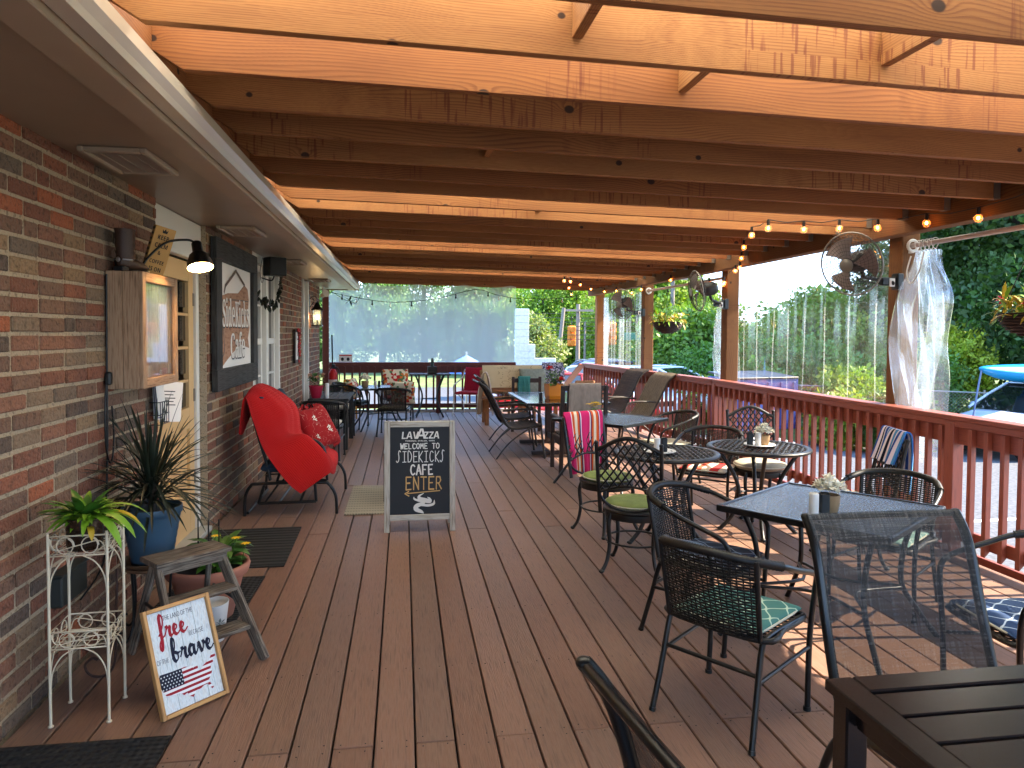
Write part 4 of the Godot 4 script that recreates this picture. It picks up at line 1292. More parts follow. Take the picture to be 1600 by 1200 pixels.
	for q in [[V(7.75, 1.5, -32.6), "yellow traffic signal hanging before the great tree"], [V(8.6, 1.62, -29.0), "yellow traffic signal dimly seen behind the pleated sheet"], [V(12.1, 1.45, -31.7), "yellow traffic signal below the round hanging basket"]]:
		var o := thing("traffic_signal", q[1], "traffic signal", q[0], 0, "traffic signals over the road")
		var b := Buf.new()
		b.box(Vector3.ZERO, V(0.36, 0.95, 0.3), Basis.IDENTITY, 0.05)
		part(o, "housing", b, M.signal_yellow)
		for j in 3:
			b = Buf.new()
			b.tube([V(0, 0.3 - j * 0.3, 0.14), V(0, 0.29 - j * 0.3, 0.3)], 0.13, 10)
			part(o, "visor", b, M.signal_yellow)
		b = Buf.new()
		b.tube([V(0, 0.4, 0), V(0, 0.95, 0)], 0.02, 6)
		part(o, "hanger", b, M.wire)
	for q in [[V(9.8, 1.5, -29.2), "green street name sign beside the pleated plastic sheet"], [V(12.75, 1.62, -31.5), "green street name sign below the hanging basket"]]:
		var o := thing("street_sign", q[1], "street sign", q[0], 0, "green street signs")
		part(o, "plate", flat_box(-0.6, 0.6, -0.16, 0.16, -0.02, 0.02, 0.01), M.street_green)
		part(o, "bracket", flat_box(-0.03, 0.03, 0.16, 0.9, -0.015, 0.015), M.wire)
	# cars
	var suv := car("silver sport utility car parked nose left beyond the railing under a turquoise kayak", V(15.7, gh(15.7, -15.9), -15.9), -77, M.car_silver, true)
	var bars := Buf.new()
	for z in [-0.1, -1.2]:
		bars.tube([V(-0.7, 1.83, z), V(0.7, 1.83, z)], 0.025, 8)
		for s in [-0.62, 0.62]: bars.tube([V(s, 1.74, z), V(s, 1.83, z)], 0.02, 6)
	part(suv, "roof_rack", bars, M.black_metal)
	var ky := thing("kayak", "turquoise kayak strapped on the roof rack of the silver car", "kayak", V(15.7, gh(15.7, -15.9) + 2.04, -15.9), -77)
	var b2 := Buf.new()
	b2.slab(30, 16, func(a, c):
		var t: float = a * 2.0 - 1.0
		var k := pow(maxf(1.0 - t * t, 0.0), 0.7)
		var an: float = c * TAU
		return V(cos(an) * 0.38 * k, sin(an) * (0.22 if sin(an) > 0 else 0.24) * k + 0.14 * t * t, t * 1.8 + 0.15), 0.0)
	part(ky, "hull", b2, M.kayak)
	b2 = Buf.new()
	var ring := []
	for k in 20: ring.append(V(0.2 * cos(k * TAU / 20), 0.165, -0.1 + 0.42 * sin(k * TAU / 20)))
	b2.tube(ring, 0.022, 6, true)
	part(ky, "cockpit_rim", b2, M.black_plastic)
	b2 = Buf.new()
	b2.tube(smooth([V(0, 0.12, 1.85), V(0.05, -0.4, 2.05), V(0.1, -1.05, 2.25)], 6), 0.022, 5)
	for z in [-0.5, 0.6]:
		var sp := []
		for k in 13: sp.append(V(cos(PI * k / 12.0) * 0.35, 0.02 + sin(PI * k / 12.0) * 0.19, z))
		b2.tube(sp, 0.012, 5)
	part(ky, "tie_strap", b2, M.car_blue)
	car("red car beyond the far right corner, half hidden by the bench", V(4.3, GY, -18.3), 95, M.car_red)
	car("dark blue car beyond the farthest post, left of it", V(6.9, GY, -25.6), -80, M.car_blue)
	car("white car parked beneath the rounded street tree, left one", V(8.0, GY, -20.9), 35, M.car_white)
	car("pale grey car parked beneath the rounded street tree, right one", V(9.7, GY, -22.0), 30, M.car_silver)
	car("white car seen through the pleated plastic sheet", V(6.3, GY, -21.0), 20, M.car_white)
	car("grey car far off between the pleated sheet and round tree", V(8.4, GY, -27.2), 90, M.car_grey)
	# dumpster
	var du := thing("dumpster", "dark blue steel dumpster beyond the middle post", "dumpster", V(8.9, GY, -17.3), 12)
	part(du, "bin", flat_box(-0.95, 0.95, 0.12, 1.42, -0.6, 0.6, 0.02), M.dumpster_blue)
	b2 = Buf.new()
	for s in [-1, 1]: b2.box(V(s * 0.47, 1.47, 0), V(0.92, 0.05, 1.25), Basis(Vector3.RIGHT, 0.08), 0.01)
	part(du, "lid", b2, M.black_plastic)
	b2 = Buf.new()
	for x in [-0.8, -0.4, 0.0, 0.4, 0.8]: b2.box(V(x, 0.77, 0.615), V(0.06, 1.1, 0.03), Basis.IDENTITY, 0.006)
	part(du, "rib", b2, M.dumpster_blue)
	var cu := thing("patio_umbrella", "pale blue umbrella outside behind the milky sheet", "umbrella", V(1.7, GY, -19.4))
	b2 = Buf.new()
	b2.lathe([Vector2(0.02, 1.9), Vector2(0.3, 1.75), Vector2(0.6, 1.5), Vector2(0.62, 1.42)], 8)
	part(cu, "canopy", b2, M.canopy_blue)
	b2 = Buf.new(); b2.tube([V(0, 0, 0), V(0, 2.0, 0)], 0.025, 8)
	part(cu, "pole", b2, M.steel)
	# chain fence along the bank
	var fe := thing("chain_fence", "grey chain link fence along the overgrown bank", "fence")
	var fa := V(9.4, -1.1, -18.9); var fb := V(20.5, -1.35, -14.2)
	var L := fa.distance_to(fb); var d := (fb - fa) / L
	var wires := Buf.new(); var fh := 1.35
	var nn := int(L / 0.085)
	for i in range(-16, nn):
		for s in [0, 1]:
			var t0 := i * 0.085; var t1 := t0 + fh
			var ya := 0.0; var yb := fh
			if t0 < 0.0: ya = -t0; t0 = 0.0
			if t1 > L: yb = fh - (t1 - L); t1 = L
			if t1 - t0 < 0.05: continue
			var p0 := fa + d * (t0 if s == 0 else L - t0) + V(0, ya, 0); var p1 := fa + d * (t1 if s == 0 else L - t1) + V(0, yb, 0)
			wires.tube([p0, p1], 0.0035, 3, false, false)
	part(fe, "wire_mesh", wires, M.galvanised, "stuff")
	for i in 5:
		var p := fa + d * L * i / 4.0
		var t := Buf.new(); t.tube([p, p + V(0, fh + 0.08, 0)], 0.03, 8)
		part(fe, "fence_post", t, M.galvanised)
	var tp := Buf.new(); tp.tube([fa + V(0, fh, 0), fb + V(0, fh, 0)], 0.022, 8)
	part(fe, "top_rail", tp, M.galvanised)

# ---------------------------------------------------------------- chairs and tables
func wicker_chair(label: String) -> Node3D:   # front towards +z
	var o := thing("wicker_chair", label, "chair", Vector3.ZERO, 0, "black wicker bistro armchairs")
	var b := Buf.new()
	var half := [V(-0.235, 0, 0.21), V(-0.232, 0.3, 0.225), V(-0.245, 0.5, 0.235), V(-0.262, 0.585, 0.21), V(-0.275, 0.625, 0.12), V(-0.275, 0.66, 0.0), V(-0.262, 0.7, -0.12), V(-0.2, 0.73, -0.235), V(-0.1, 0.745, -0.285), V(0, 0.75, -0.3)]
	var full := half.duplicate()
	for i in range(half.size() - 2, -1, -1): full.append(half[i] * V(-1, 1, 1))
	b.tube(smooth(full, 5), 0.0125, 9)
	part(o, "arm_frame", b, M.black_metal)
	b = Buf.new()   # cord wrapped round the top of the back
	var wrap := smooth(full.slice(6, 13), 16)
	var rr := []
	for i in wrap.size(): rr.append(0.0185 + 0.0016 * (1 if i % 2 == 0 else -1))
	b.tube(wrap, rr, 9)
	part(o, "wrapped_top", b, M.wicker)
	for s in [-1.0, 1.0]:
		b = Buf.new()
		b.tube(smooth([V(s * 0.225, 0, -0.27), V(s * 0.215, 0.2, -0.215), V(s * 0.21, 0.37, -0.17), V(s * 0.212, 0.405, -0.13), V(s * 0.215, 0.41, 0.0), V(s * 0.215, 0.405, 0.2)], 5), 0.0125, 9)
		b.tube([V(s * 0.225, 0, -0.27), V(s * 0.224, 0.015, -0.266)], 0.015, 9)
		part(o, "leg", b, M.black_metal)
		b = Buf.new()
		b.tube([V(s * 0.234, 0.0, 0.209), V(s * 0.234, 0.016, 0.209)], 0.016, 9)
		part(o, "foot_cap", b, M.rubber)
		b = Buf.new()
		b.tube([V(s * 0.217, 0.25, -0.2), V(s * 0.232, 0.27, 0.222)], 0.009, 7)
		part(o, "stretcher", b, M.black_metal)
	b = Buf.new()
	b.tube([V(-0.217, 0.27, -0.196), V(0.217, 0.27, -0.196)], 0.009, 7)
	part(o, "stretcher", b, M.black_metal)
	# seat
	b = Buf.new()
	b.tube(smooth([V(-0.21, 0.405, -0.17), V(-0.22, 0.405, 0.0), V(-0.215, 0.4, 0.19), V(-0.15, 0.397, 0.235), V(0.15, 0.397, 0.235), V(0.215, 0.4, 0.19), V(0.22, 0.405, 0.0), V(0.21, 0.405, -0.17)], 5, true), 0.013, 8, true)
	part(o, "seat_frame", b, M.wicker)
	b = Buf.new()
	for i in 26:
		var z := -0.17 + i * 0.0155
		var pts := []
		for k in 15:
			var x := -0.215 + k * 0.0307
			pts.append(V(x, 0.402 + 0.0035 * (1 if (k + i) % 2 == 0 else -1) - 0.008 * sin(PI * k / 14.0), z))
		b.tube(pts, 0.0044, 4, false, false)
	for k in 8:
		b.tube([V(-0.19 + k * 0.054, 0.398, -0.17), V(-0.19 + k * 0.054, 0.395, 0.235)], 0.004, 4)
	part(o, "seat_weave", b, M.wicker, "stuff")
	# woven back
	var back := func(a: float, c: float) -> Vector3:   # a across -1..1, c up 0..1
		var w := lerpf(0.205, 0.215, c)
		return V(a * w, lerpf(0.4, 0.735, c), lerpf(-0.175, -0.3, c) - lerpf(0.03, 0.0, c) * (1 - a * a) + lerpf(0.0, 0.06, c) * a * a)
	b = Buf.new()
	for i in 27:
		var c := 0.02 + i * 0.0355
		var pts := []
		for k in 19:
			var a := -1.0 + k / 9.0
			var p: Vector3 = back.call(a, c)
			pts.append(p + V(0, 0, 0.004 * (1 if (k + i) % 2 == 0 else -1)))
		b.tube(pts, 0.0044, 4, false, false)
	for k in 19:
		var a := -1.0 + k / 9.0
		b.tube([back.call(a, 0.0), back.call(a, 0.5), back.call(a, 0.97)], 0.0035, 4)
	part(o, "back_weave", b, M.wicker, "stuff")
	b = Buf.new()
	for s in [-1.0, 1.0]:
		b.tube([back.call(s, 0.0), back.call(s, 0.5), back.call(s, 1.0)], 0.0115, 7)
	part(o, "back_frame", b, M.wicker)
	return o

func lattice_chair(label: String) -> Node3D:
	var o := thing("lattice_chair", label, "chair", Vector3.ZERO, 0, "black cast metal lattice chairs")
	var tilt := func(p: Vector3) -> Vector3: return p + V(0, 0, -0.2 - (p.y - 0.42) * 0.2)
	var b := Buf.new()
	for s in [-1.0, 1.0]:
		b = Buf.new()
		b.tube([tilt.call(V(s * 0.2, 0.42, 0)), tilt.call(V(s * 0.207, 0.66, 0)), tilt.call(V(s * 0.21, 0.885, 0))], 0.0135, 9)
		b.ball(tilt.call(V(s * 0.21, 0.893, 0)), V(0.016, 0.014, 0.016), 8, 6)
		part(o, "back_post", b, M.cast_metal)
	var crest := func(x: float) -> float: return 0.845 + 0.085 * pow(cos(clampf(x / 0.21, -1, 1) * PI / 2), 1.3)
	var low := func(x: float) -> float: return 0.555 + 0.05 * cos(clampf(x / 0.2, -1, 1) * PI / 2)
	var pts := []
	for i in 21:
		var x := -0.21 + 0.021 * i
		pts.append(tilt.call(V(x, crest.call(x), 0)))
	b = Buf.new(); b.tube(pts, 0.0145, 8)
	part(o, "crest_rail", b, M.cast_metal)
	pts = []
	for i in 15:
		var x := -0.2 + 0.4 * i / 14.0
		pts.append(tilt.call(V(x, low.call(x), 0)))
	b = Buf.new(); b.tube(pts, 0.009, 7)
	pts = []
	for i in 15:
		var a := PI * i / 14.0
		pts.append(tilt.call(V(-0.2 * cos(a), 0.56 - 0.125 * sin(a), 0)))
	b.tube(pts, 0.009, 7)
	part(o, "lower_rail", b, M.cast_metal)
	b = Buf.new()
	for s in [-1.0, 1.0]:
		for k in range(-5, 8):
			var line := []
			for i in 60:
				var x := -0.2 + 0.4 * i / 59.0
				var y: float = 0.56 + k * 0.072 + s * x * 1.25 + 0.02 * sin(x * 9.0 * s)
				var inside: bool = y > low.call(x) and y < crest.call(x) - 0.004 and absf(x) < 0.198
				if inside: line.append(tilt.call(V(x, y, 0.003 * s)))
				elif line.size() > 1:
					break
			if line.size() > 4:
				var thin := []
				for q in range(0, line.size(), 3): thin.append(line[q])
				if thin[-1] != line[-1]: thin.append(line[-1])
				if thin.size() > 1: b.tube(thin, 0.0062, 6, false, true)
	part(o, "lattice", b, M.cast_metal)
	b = Buf.new()
	b.lathe([Vector2(0.001, 0.405), Vector2(0.195, 0.4), Vector2(0.215, 0.405), Vector2(0.22, 0.42), Vector2(0.21, 0.432), Vector2(0.19, 0.428), Vector2(0.001, 0.425)], 28)
	b.lathe([Vector2(0.2, 0.36), Vector2(0.207, 0.36), Vector2(0.207, 0.41), Vector2(0.2, 0.41)], 24)
	part(o, "seat", b, M.cast_metal)
	for q in [[-1, -1], [1, -1], [-1, 1], [1, 1]]:
		var d := V(q[0], 0, q[1]).normalized()
		b = Buf.new()
		b.tube(smooth([d * 0.19 + V(0, 0.41, 0), d * 0.215 + V(0, 0.33, 0), d * 0.205 + V(0, 0.2, 0), d * 0.225 + V(0, 0.08, 0), d * 0.265 + V(0, 0.012, 0)], 5), [0.017, 0.0168, 0.0165, 0.016, 0.016, 0.0158, 0.0155, 0.0152, 0.015, 0.0145, 0.014, 0.0137, 0.0135, 0.0132, 0.013, 0.0128, 0.0126, 0.0126, 0.0128, 0.013, 0.014], 8)
		b.ball(d * 0.268 + V(0, 0.014, 0), V(0.02, 0.014, 0.02), 8, 5)
		b.ball(d * 0.206 + V(0, 0.2, 0), V(0.019, 0.008, 0.019), 8, 5)
		part(o, "leg", b, M.cast_metal)
	b = Buf.new()
	var ring := []
	for i in 24: ring.append(V(0.2 * cos(i * TAU / 24), 0.2, 0.2 * sin(i * TAU / 24)))
	b.tube(ring, 0.007, 6, true)
	part(o, "brace_ring", b, M.cast_metal)
	return o

func round_table(label: String, at: Vector3, yaw: float) -> Node3D:
	var o := thing("round_table", label, "table", at, yaw, "round black lattice tables")
	var R := 0.405
	var b := Buf.new()
	b.lathe([Vector2(R - 0.045, 0.684), Vector2(R - 0.02, 0.668), Vector2(R, 0.676), Vector2(R + 0.004, 0.688), Vector2(R - 0.004, 0.699), Vector2(R - 0.03, 0.7), Vector2(R - 0.045, 0.694), Vector2(R - 0.045, 0.684)], 48)
	part(o, "rim", b, M.cast_metal)
	b = Buf.new()
	var n := 19
	for s in [0, 1]:
		for i in n:
			var x := -R + 0.035 + (2 * R - 0.07) * i / (n - 1.0)
			var hl := sqrt(maxf((R - 0.035) * (R - 0.035) - x * x, 0.0))
			if hl < 0.03: continue
			var seg := int(hl / 0.02)
			var pts := []
			for k in range(-seg, seg + 1):
				var z := hl * k / seg
				var wob := 0.0035 * (1 if (k + i + s) % 2 == 0 else -1)
				var p := V(x, 0.69 + wob, z) if s == 0 else V(z, 0.69 - wob, x)
				pts.append(p.rotated(Vector3.UP, PI / 4))
			b.tube(pts, 0.0125, 4, false, true, 0.35, Vector3.UP)
	part(o, "lattice_top", b, M.cast_metal)
	for k in 4:
		var a := TAU * k / 4.0 + 0.5
		var d := V(cos(a), 0, sin(a))
		b = Buf.new()
		b.tube(smooth([d * 0.33 + V(0, 0.675, 0), d * 0.26 + V(0, 0.58, 0), d * 0.17 + V(0, 0.42, 0), d * 0.15 + V(0, 0.28, 0), d * 0.2 + V(0, 0.12, 0), d * 0.29 + V(0, 0.012, 0)], 5), 0.0165, 8)
		b.ball(d * 0.292 + V(0, 0.014, 0), V(0.024, 0.014, 0.024), 8, 5)
		part(o, "leg", b, M.cast_metal)
	b = Buf.new()
	for h in [0.3]:
		var ring := []
		for i in 24: ring.append(V(0.15 * cos(i * TAU / 24), h, 0.15 * sin(i * TAU / 24)))
		b.tube(ring, 0.009, 6, true)
	part(o, "brace_ring", b, M.cast_metal)
	return o

func glass_table(label: String, at: Vector3, yaw: float, w: float, h := 0.7) -> Node3D:
	var o := thing("square_table", label, "table", at, yaw, "square pebbled glass tables")
	var b := Buf.new()
	b.box(V(0, h - 0.008, 0), V(w - 0.03, 0.007, w - 0.03), Basis.IDENTITY, 0.001)
	part(o, "glass_top", b, M.pebbled_glass)
	b = Buf.new()
	for s in [-1.0, 1.0]:
		b.box(V(s * (w / 2 - 0.012), h - 0.016, 0), V(0.026, 0.034, w), Basis.IDENTITY, 0.005)
		b.box(V(0, h - 0.0162, s * (w / 2 - 0.012)), V(w - 0.05, 0.033, 0.026), Basis.IDENTITY, 0.005)
	part(o, "top_frame", b, M.black_metal)
	for q in [[-1, -1], [1, -1], [1, 1], [-1, 1]]:
		var d := V(q[0], 0, q[1])
		b = Buf.new()
		b.tube(smooth([d * (w / 2 - 0.1) + V(0, h - 0.025, 0), d * (w / 2 - 0.15) + V(0, h - 0.2, 0), d * (w / 2 - 0.16) + V(0, h * 0.42, 0), d * (w / 2 - 0.1) + V(0, 0.15, 0), d * (w / 2 - 0.02) + V(0, 0.0, 0)], 5), 0.0145, 8)
		part(o, "leg", b, M.black_metal)
	b = Buf.new()
	var rr := w / 2 - 0.15
	b.tube(smooth([V(-rr, 0.27, -rr), V(0, 0.27, -rr * 0.5), V(rr, 0.27, -rr), V(rr * 0.5, 0.27, 0), V(rr, 0.27, rr), V(0, 0.27, rr * 0.5), V(-rr, 0.27, rr), V(-rr * 0.5, 0.27, 0)], 4, true), 0.009, 6, true)
	part(o, "brace", b, M.black_metal)
	return o

func sling_chair(label: String, frame: Material, cloth: Material, lean := 0.3, backh := 0.97, arms := true) -> Node3D:
	var o := thing("sling_chair", label, "chair", Vector3.ZERO, 0, "mesh sling patio armchairs")
	var w := 0.29
	var side := func(s: float) -> Array: return smooth([V(s * w, 0.41, 0.24), V(s * w, 0.4, 0.1), V(s * w, 0.385, -0.12), V(s * w, 0.43, -0.22), V(s * w, 0.62, -0.27 - lean * 0.1), V(s * w, backh - 0.1, -0.3 - lean * 0.32), V(s * w, backh, -0.33 - lean * 0.5)], 4)
	for s in [-1.0, 1.0]:
		var b := Buf.new()
		b.tube(side.call(s), 0.0165, 8)
		b.ball(V(s * w, backh, -0.33 - lean * 0.5), V(0.018, 0.012, 0.018), 8, 6)
		part(o, "side_rail", b, frame)
		b = Buf.new()
		if not arms:
			b.tube(smooth([V(s * w, 0.39, -0.02), V(s * w, 0.3, -0.22), V(s * w, 0.0, -0.36)], 5), 0.0145, 8)
			part(o, "leg", b, frame)
			b = Buf.new()
			b.tube(smooth([V(s * w, 0.41, 0.22), V(s * w, 0.3, 0.25), V(s * w, 0.0, 0.25)], 5), 0.0145, 8)
			part(o, "leg", b, frame)
			continue
		b.tube(smooth([V(s * (w + 0.03), 0, 0.27), V(s * (w + 0.03), 0.3, 0.23), V(s * (w + 0.03), 0.55, 0.2), V(s * (w + 0.03), 0.625, 0.12), V(s * (w + 0.03), 0.635, -0.05), V(s * (w + 0.02), 0.62, -0.28)], 5), 0.0145, 8, false, true, 0.7)
		part(o, "arm", b, frame)
		b = Buf.new()
		b.tube(smooth([V(s * (w + 0.03), 0.45, 0.22), V(s * (w + 0.03), 0.36, 0.02), V(s * (w + 0.02), 0.2, -0.2), V(s * (w + 0.02), 0.0, -0.36)], 5), 0.0145, 8, false, true, 0.7)
		part(o, "leg", b, frame)
	var cx := Buf.new()
	for q in [V(0, 0.4, 0.22), V(0, 0.4, -0.19), V(0, backh - 0.005, -0.33 - lean * 0.5)]:
		cx.tube([q - V(w, 0, 0), q + V(w, 0, 0)], 0.011, 7)
	part(o, "cross_bar", cx, frame)
	var path: Array = side.call(1.0)
	var f := Buf.new()
	f.slab(path.size() - 1, 8, func(a, c):
		var i := int(round(a * (path.size() - 1)))
		var p: Vector3 = path[i]
		var sag: float = 0.02 * (1.0 - pow(c * 2 - 1, 2)) * (0.4 + 0.6 * sin(PI * a))
		return V((c * 2 - 1) * (w + 0.004), p.y + 0.012 - sag * (1.0 if a < 0.4 else 0.0), p.z + (0.012 if a > 0.4 else 0.0) - sag * (0.0 if a < 0.4 else 1.0)), 0.0, Vector2(2.4, 1))
	part(o, "sling", f, cloth)
	return o

func slat_table(label: String, at: Vector3, yaw: float, lx: float, lz: float, h: float, m: Material, nsl: int, along_x := true) -> Node3D:
	var o := thing("slat_table", label, "table", at, yaw)
	var b := Buf.new()
	var t := 0.03; var bw := 0.075
	for s in [-1.0, 1.0]:
		b = Buf.new()
		b.box(V(s * (lx / 2 - bw / 2), h - t / 2, 0), V(bw, t, lz), Basis.IDENTITY, 0.004)
		part(o, "border_board", b, m)
		b = Buf.new()
		b.box(V(0, h - t / 2, s * (lz / 2 - bw / 2)), V(lx - bw * 2 - 0.002, t, bw), Basis.IDENTITY, 0.004)
		part(o, "border_board", b, m)
		b = Buf.new()
		b.box(V(s * (lx / 2 - 0.05), h - t - 0.03, 0), V(0.02, 0.06, lz - 0.16)); b.box(V(0, h - t - 0.03, s * (lz / 2 - 0.05)), V(lx - 0.16, 0.06, 0.02))
		part(o, "apron", b, m)
	var ix := lx - bw * 2 - 0.008; var iz := lz - bw * 2 - 0.008
	for i in nsl:
		b = Buf.new()
		if along_x:
			var p := iz / nsl
			b.box(V(0, h - t / 2 - 0.001, -iz / 2 + p * (i + 0.5)), V(ix, t * 0.8, p - 0.011), Basis.IDENTITY, 0.003)
		else:
			var p := ix / nsl
			b.box(V(-ix / 2 + p * (i + 0.5), h - t / 2 - 0.001, 0), V(p - 0.011, t * 0.8, iz), Basis.IDENTITY, 0.003)
		part(o, "slat", b, m)
	for q in [[-1, -1], [1, -1], [1, 1], [-1, 1]]:
		b = Buf.new()
		b.box(V(q[0] * (lx / 2 - 0.045), (h - t) / 2, q[1] * (lz / 2 - 0.045)), V(0.06, h - t, 0.06), Basis.IDENTITY, 0.005)
		part(o, "leg", b, m)
	return o

func seat_cushion(at: Vector3, yaw: float, w: float, d: float, h: float, m: Material, label: String, group := "", called := "seat_cushion", piped := true) -> Node3D:
	var o := thing(called, label, "cushion", at, yaw, group)
	part(o, "pad", cushion(w, d, h, 12, 0.22), m)
	if piped:
		var pts := []
		for i in 40:
			var a := TAU * i / 40.0
			var c := signf(cos(a)) * pow(absf(cos(a)), 0.28); var s := signf(sin(a)) * pow(absf(sin(a)), 0.28)
			pts.append(V(c * w * 0.5 * 0.985, h * 0.5, s * d * 0.5 * 0.985))
		var b := Buf.new()
		b.tube(pts, 0.005, 6, true)
		part(o, "piping", b, M.cloth_piping)
	return o

func round_cushion(at: Vector3, r: float, h: float, m: Material, label: String, group := "") -> Node3D:
	var o := thing("seat_cushion", label, "cushion", at, 0, group)
	var b := Buf.new()
	b.lathe([Vector2(0.001, 0), Vector2(r * 0.9, 0.0), Vector2(r * 0.98, h * 0.3), Vector2(r, h * 0.5), Vector2(r * 0.97, h * 0.75), Vector2(r * 0.8, h * 0.95), Vector2(r * 0.4, h), Vector2(0.001, h * 0.97)], 28)
	part(o, "pad", b, m)
	b = Buf.new()
	var pts := []
	for i in 36: pts.append(V(r * cos(i * TAU / 36), h * 0.5, r * sin(i * TAU / 36)))
	b.tube(pts, 0.005, 6, true)
	part(o, "piping", b, M.cloth_piping)
	return o

func shakers(at: Vector3, yaw: float, where: String) -> void:
	var d := V(1, 0, 0).rotated(Vector3.UP, deg_to_rad(yaw))
	var o := thing("shaker", "white salt shaker " + where, "shaker", at, yaw, "white shakers on the tables")
	var b := Buf.new()
	b.lathe([Vector2(0.001, 0.0), Vector2(0.023, 0.0), Vector2(0.0235, 0.1), Vector2(0.021, 0.106), Vector2(0.001, 0.107)], 16)
	part(o, "body", b, M.white_plastic)
	b = Buf.new()
	for k in 5: b.ball(V(0.009 * cos(k * 1.26), 0.1075, 0.009 * sin(k * 1.26)), V(0.002, 0.001, 0.002), 5, 3)
	part(o, "hole", b, M.ink, "stuff")
	o = thing("shaker", "black pepper shaker " + where, "shaker", at + d * 0.058 + V(0, 0, -0.012), yaw, "black shakers on the tables")
	part(o, "body", flat_box(-0.021, 0.021, 0, 0.102, -0.021, 0.021, 0.004), M.black_plastic)
	part(o, "cap", flat_box(-0.018, 0.018, 0.1025, 0.107, -0.018, 0.018, 0.002), M.ink)

func blossom(b: Buf, c: Vector3, r: float, n: int, l: float) -> void:   # a ball of petals
	for i in n:
		var d := V(rng.randfn(), absf(rng.randfn()) * 0.9 - 0.15, rng.randfn()).normalized()
		b.leaf(c + d * r * 0.5, (d + V(rng.randfn(), rng.randfn(), rng.randfn()) * 0.35).normalized(), l, l * 0.75, 0.3, 3, 0.3, 0.5)

func flower_pot_small(at: Vector3, label: String, flower: Material, pot: Material, s := 1.0) -> void:
	var o := thing("flower_pot", label, "flower pot", at)
	var b := Buf.new()
	b.lathe([Vector2(0.001, 0), Vector2(0.033, 0), Vector2(0.04, 0.04), Vector2(0.041, 0.068), Vector2(0.037, 0.07), Vector2(0.035, 0.06), Vector2(0.001, 0.055)], 18)
	for i in b.v.size(): b.v[i] *= s
	part(o, "pot", b, pot)
	b = Buf.new()
	for q in 7:
		var a := TAU * q / 6.0
		var c := V(cos(a) * 0.035, 0.095, sin(a) * 0.035) if q < 6 else V(0, 0.12, 0)
		blossom(b, c * s, 0.03 * s, 26, 0.028 * s)
	part(o, "blossoms", b, flower)

func draped(o: Node3D, path: Array, w: float, m: Material, called := "cloth", th := 0.008, wob := 0.012, us := Vector2(1, 1), flare := 0.0, swap := false) -> void:   # a cloth that follows path (y, z), spread along x
	var pts := smooth(path, 6)
	var b := Buf.new()
	b.slab(pts.size() - 1, 22, func(a, c):
		var p: Vector2 = pts[int(round(a * (pts.size() - 1)))]
		var far := absf(a - 0.5) * 2.0
		var x: float = (c - 0.5) * w * (1.0 + flare * far)
		return V(x + 0.006 * sin(a * 11.0 + c * 5.0), p.x, p.y + wob * far * (sin(c * 17.0 + a * 2.0) + 0.5 * sin(c * 31.0))), th, us)
	if swap:
		for i in b.uv.size(): b.uv[i] = Vector2(b.uv[i].y, b.uv[i].x)
	part(o, called, b, m)

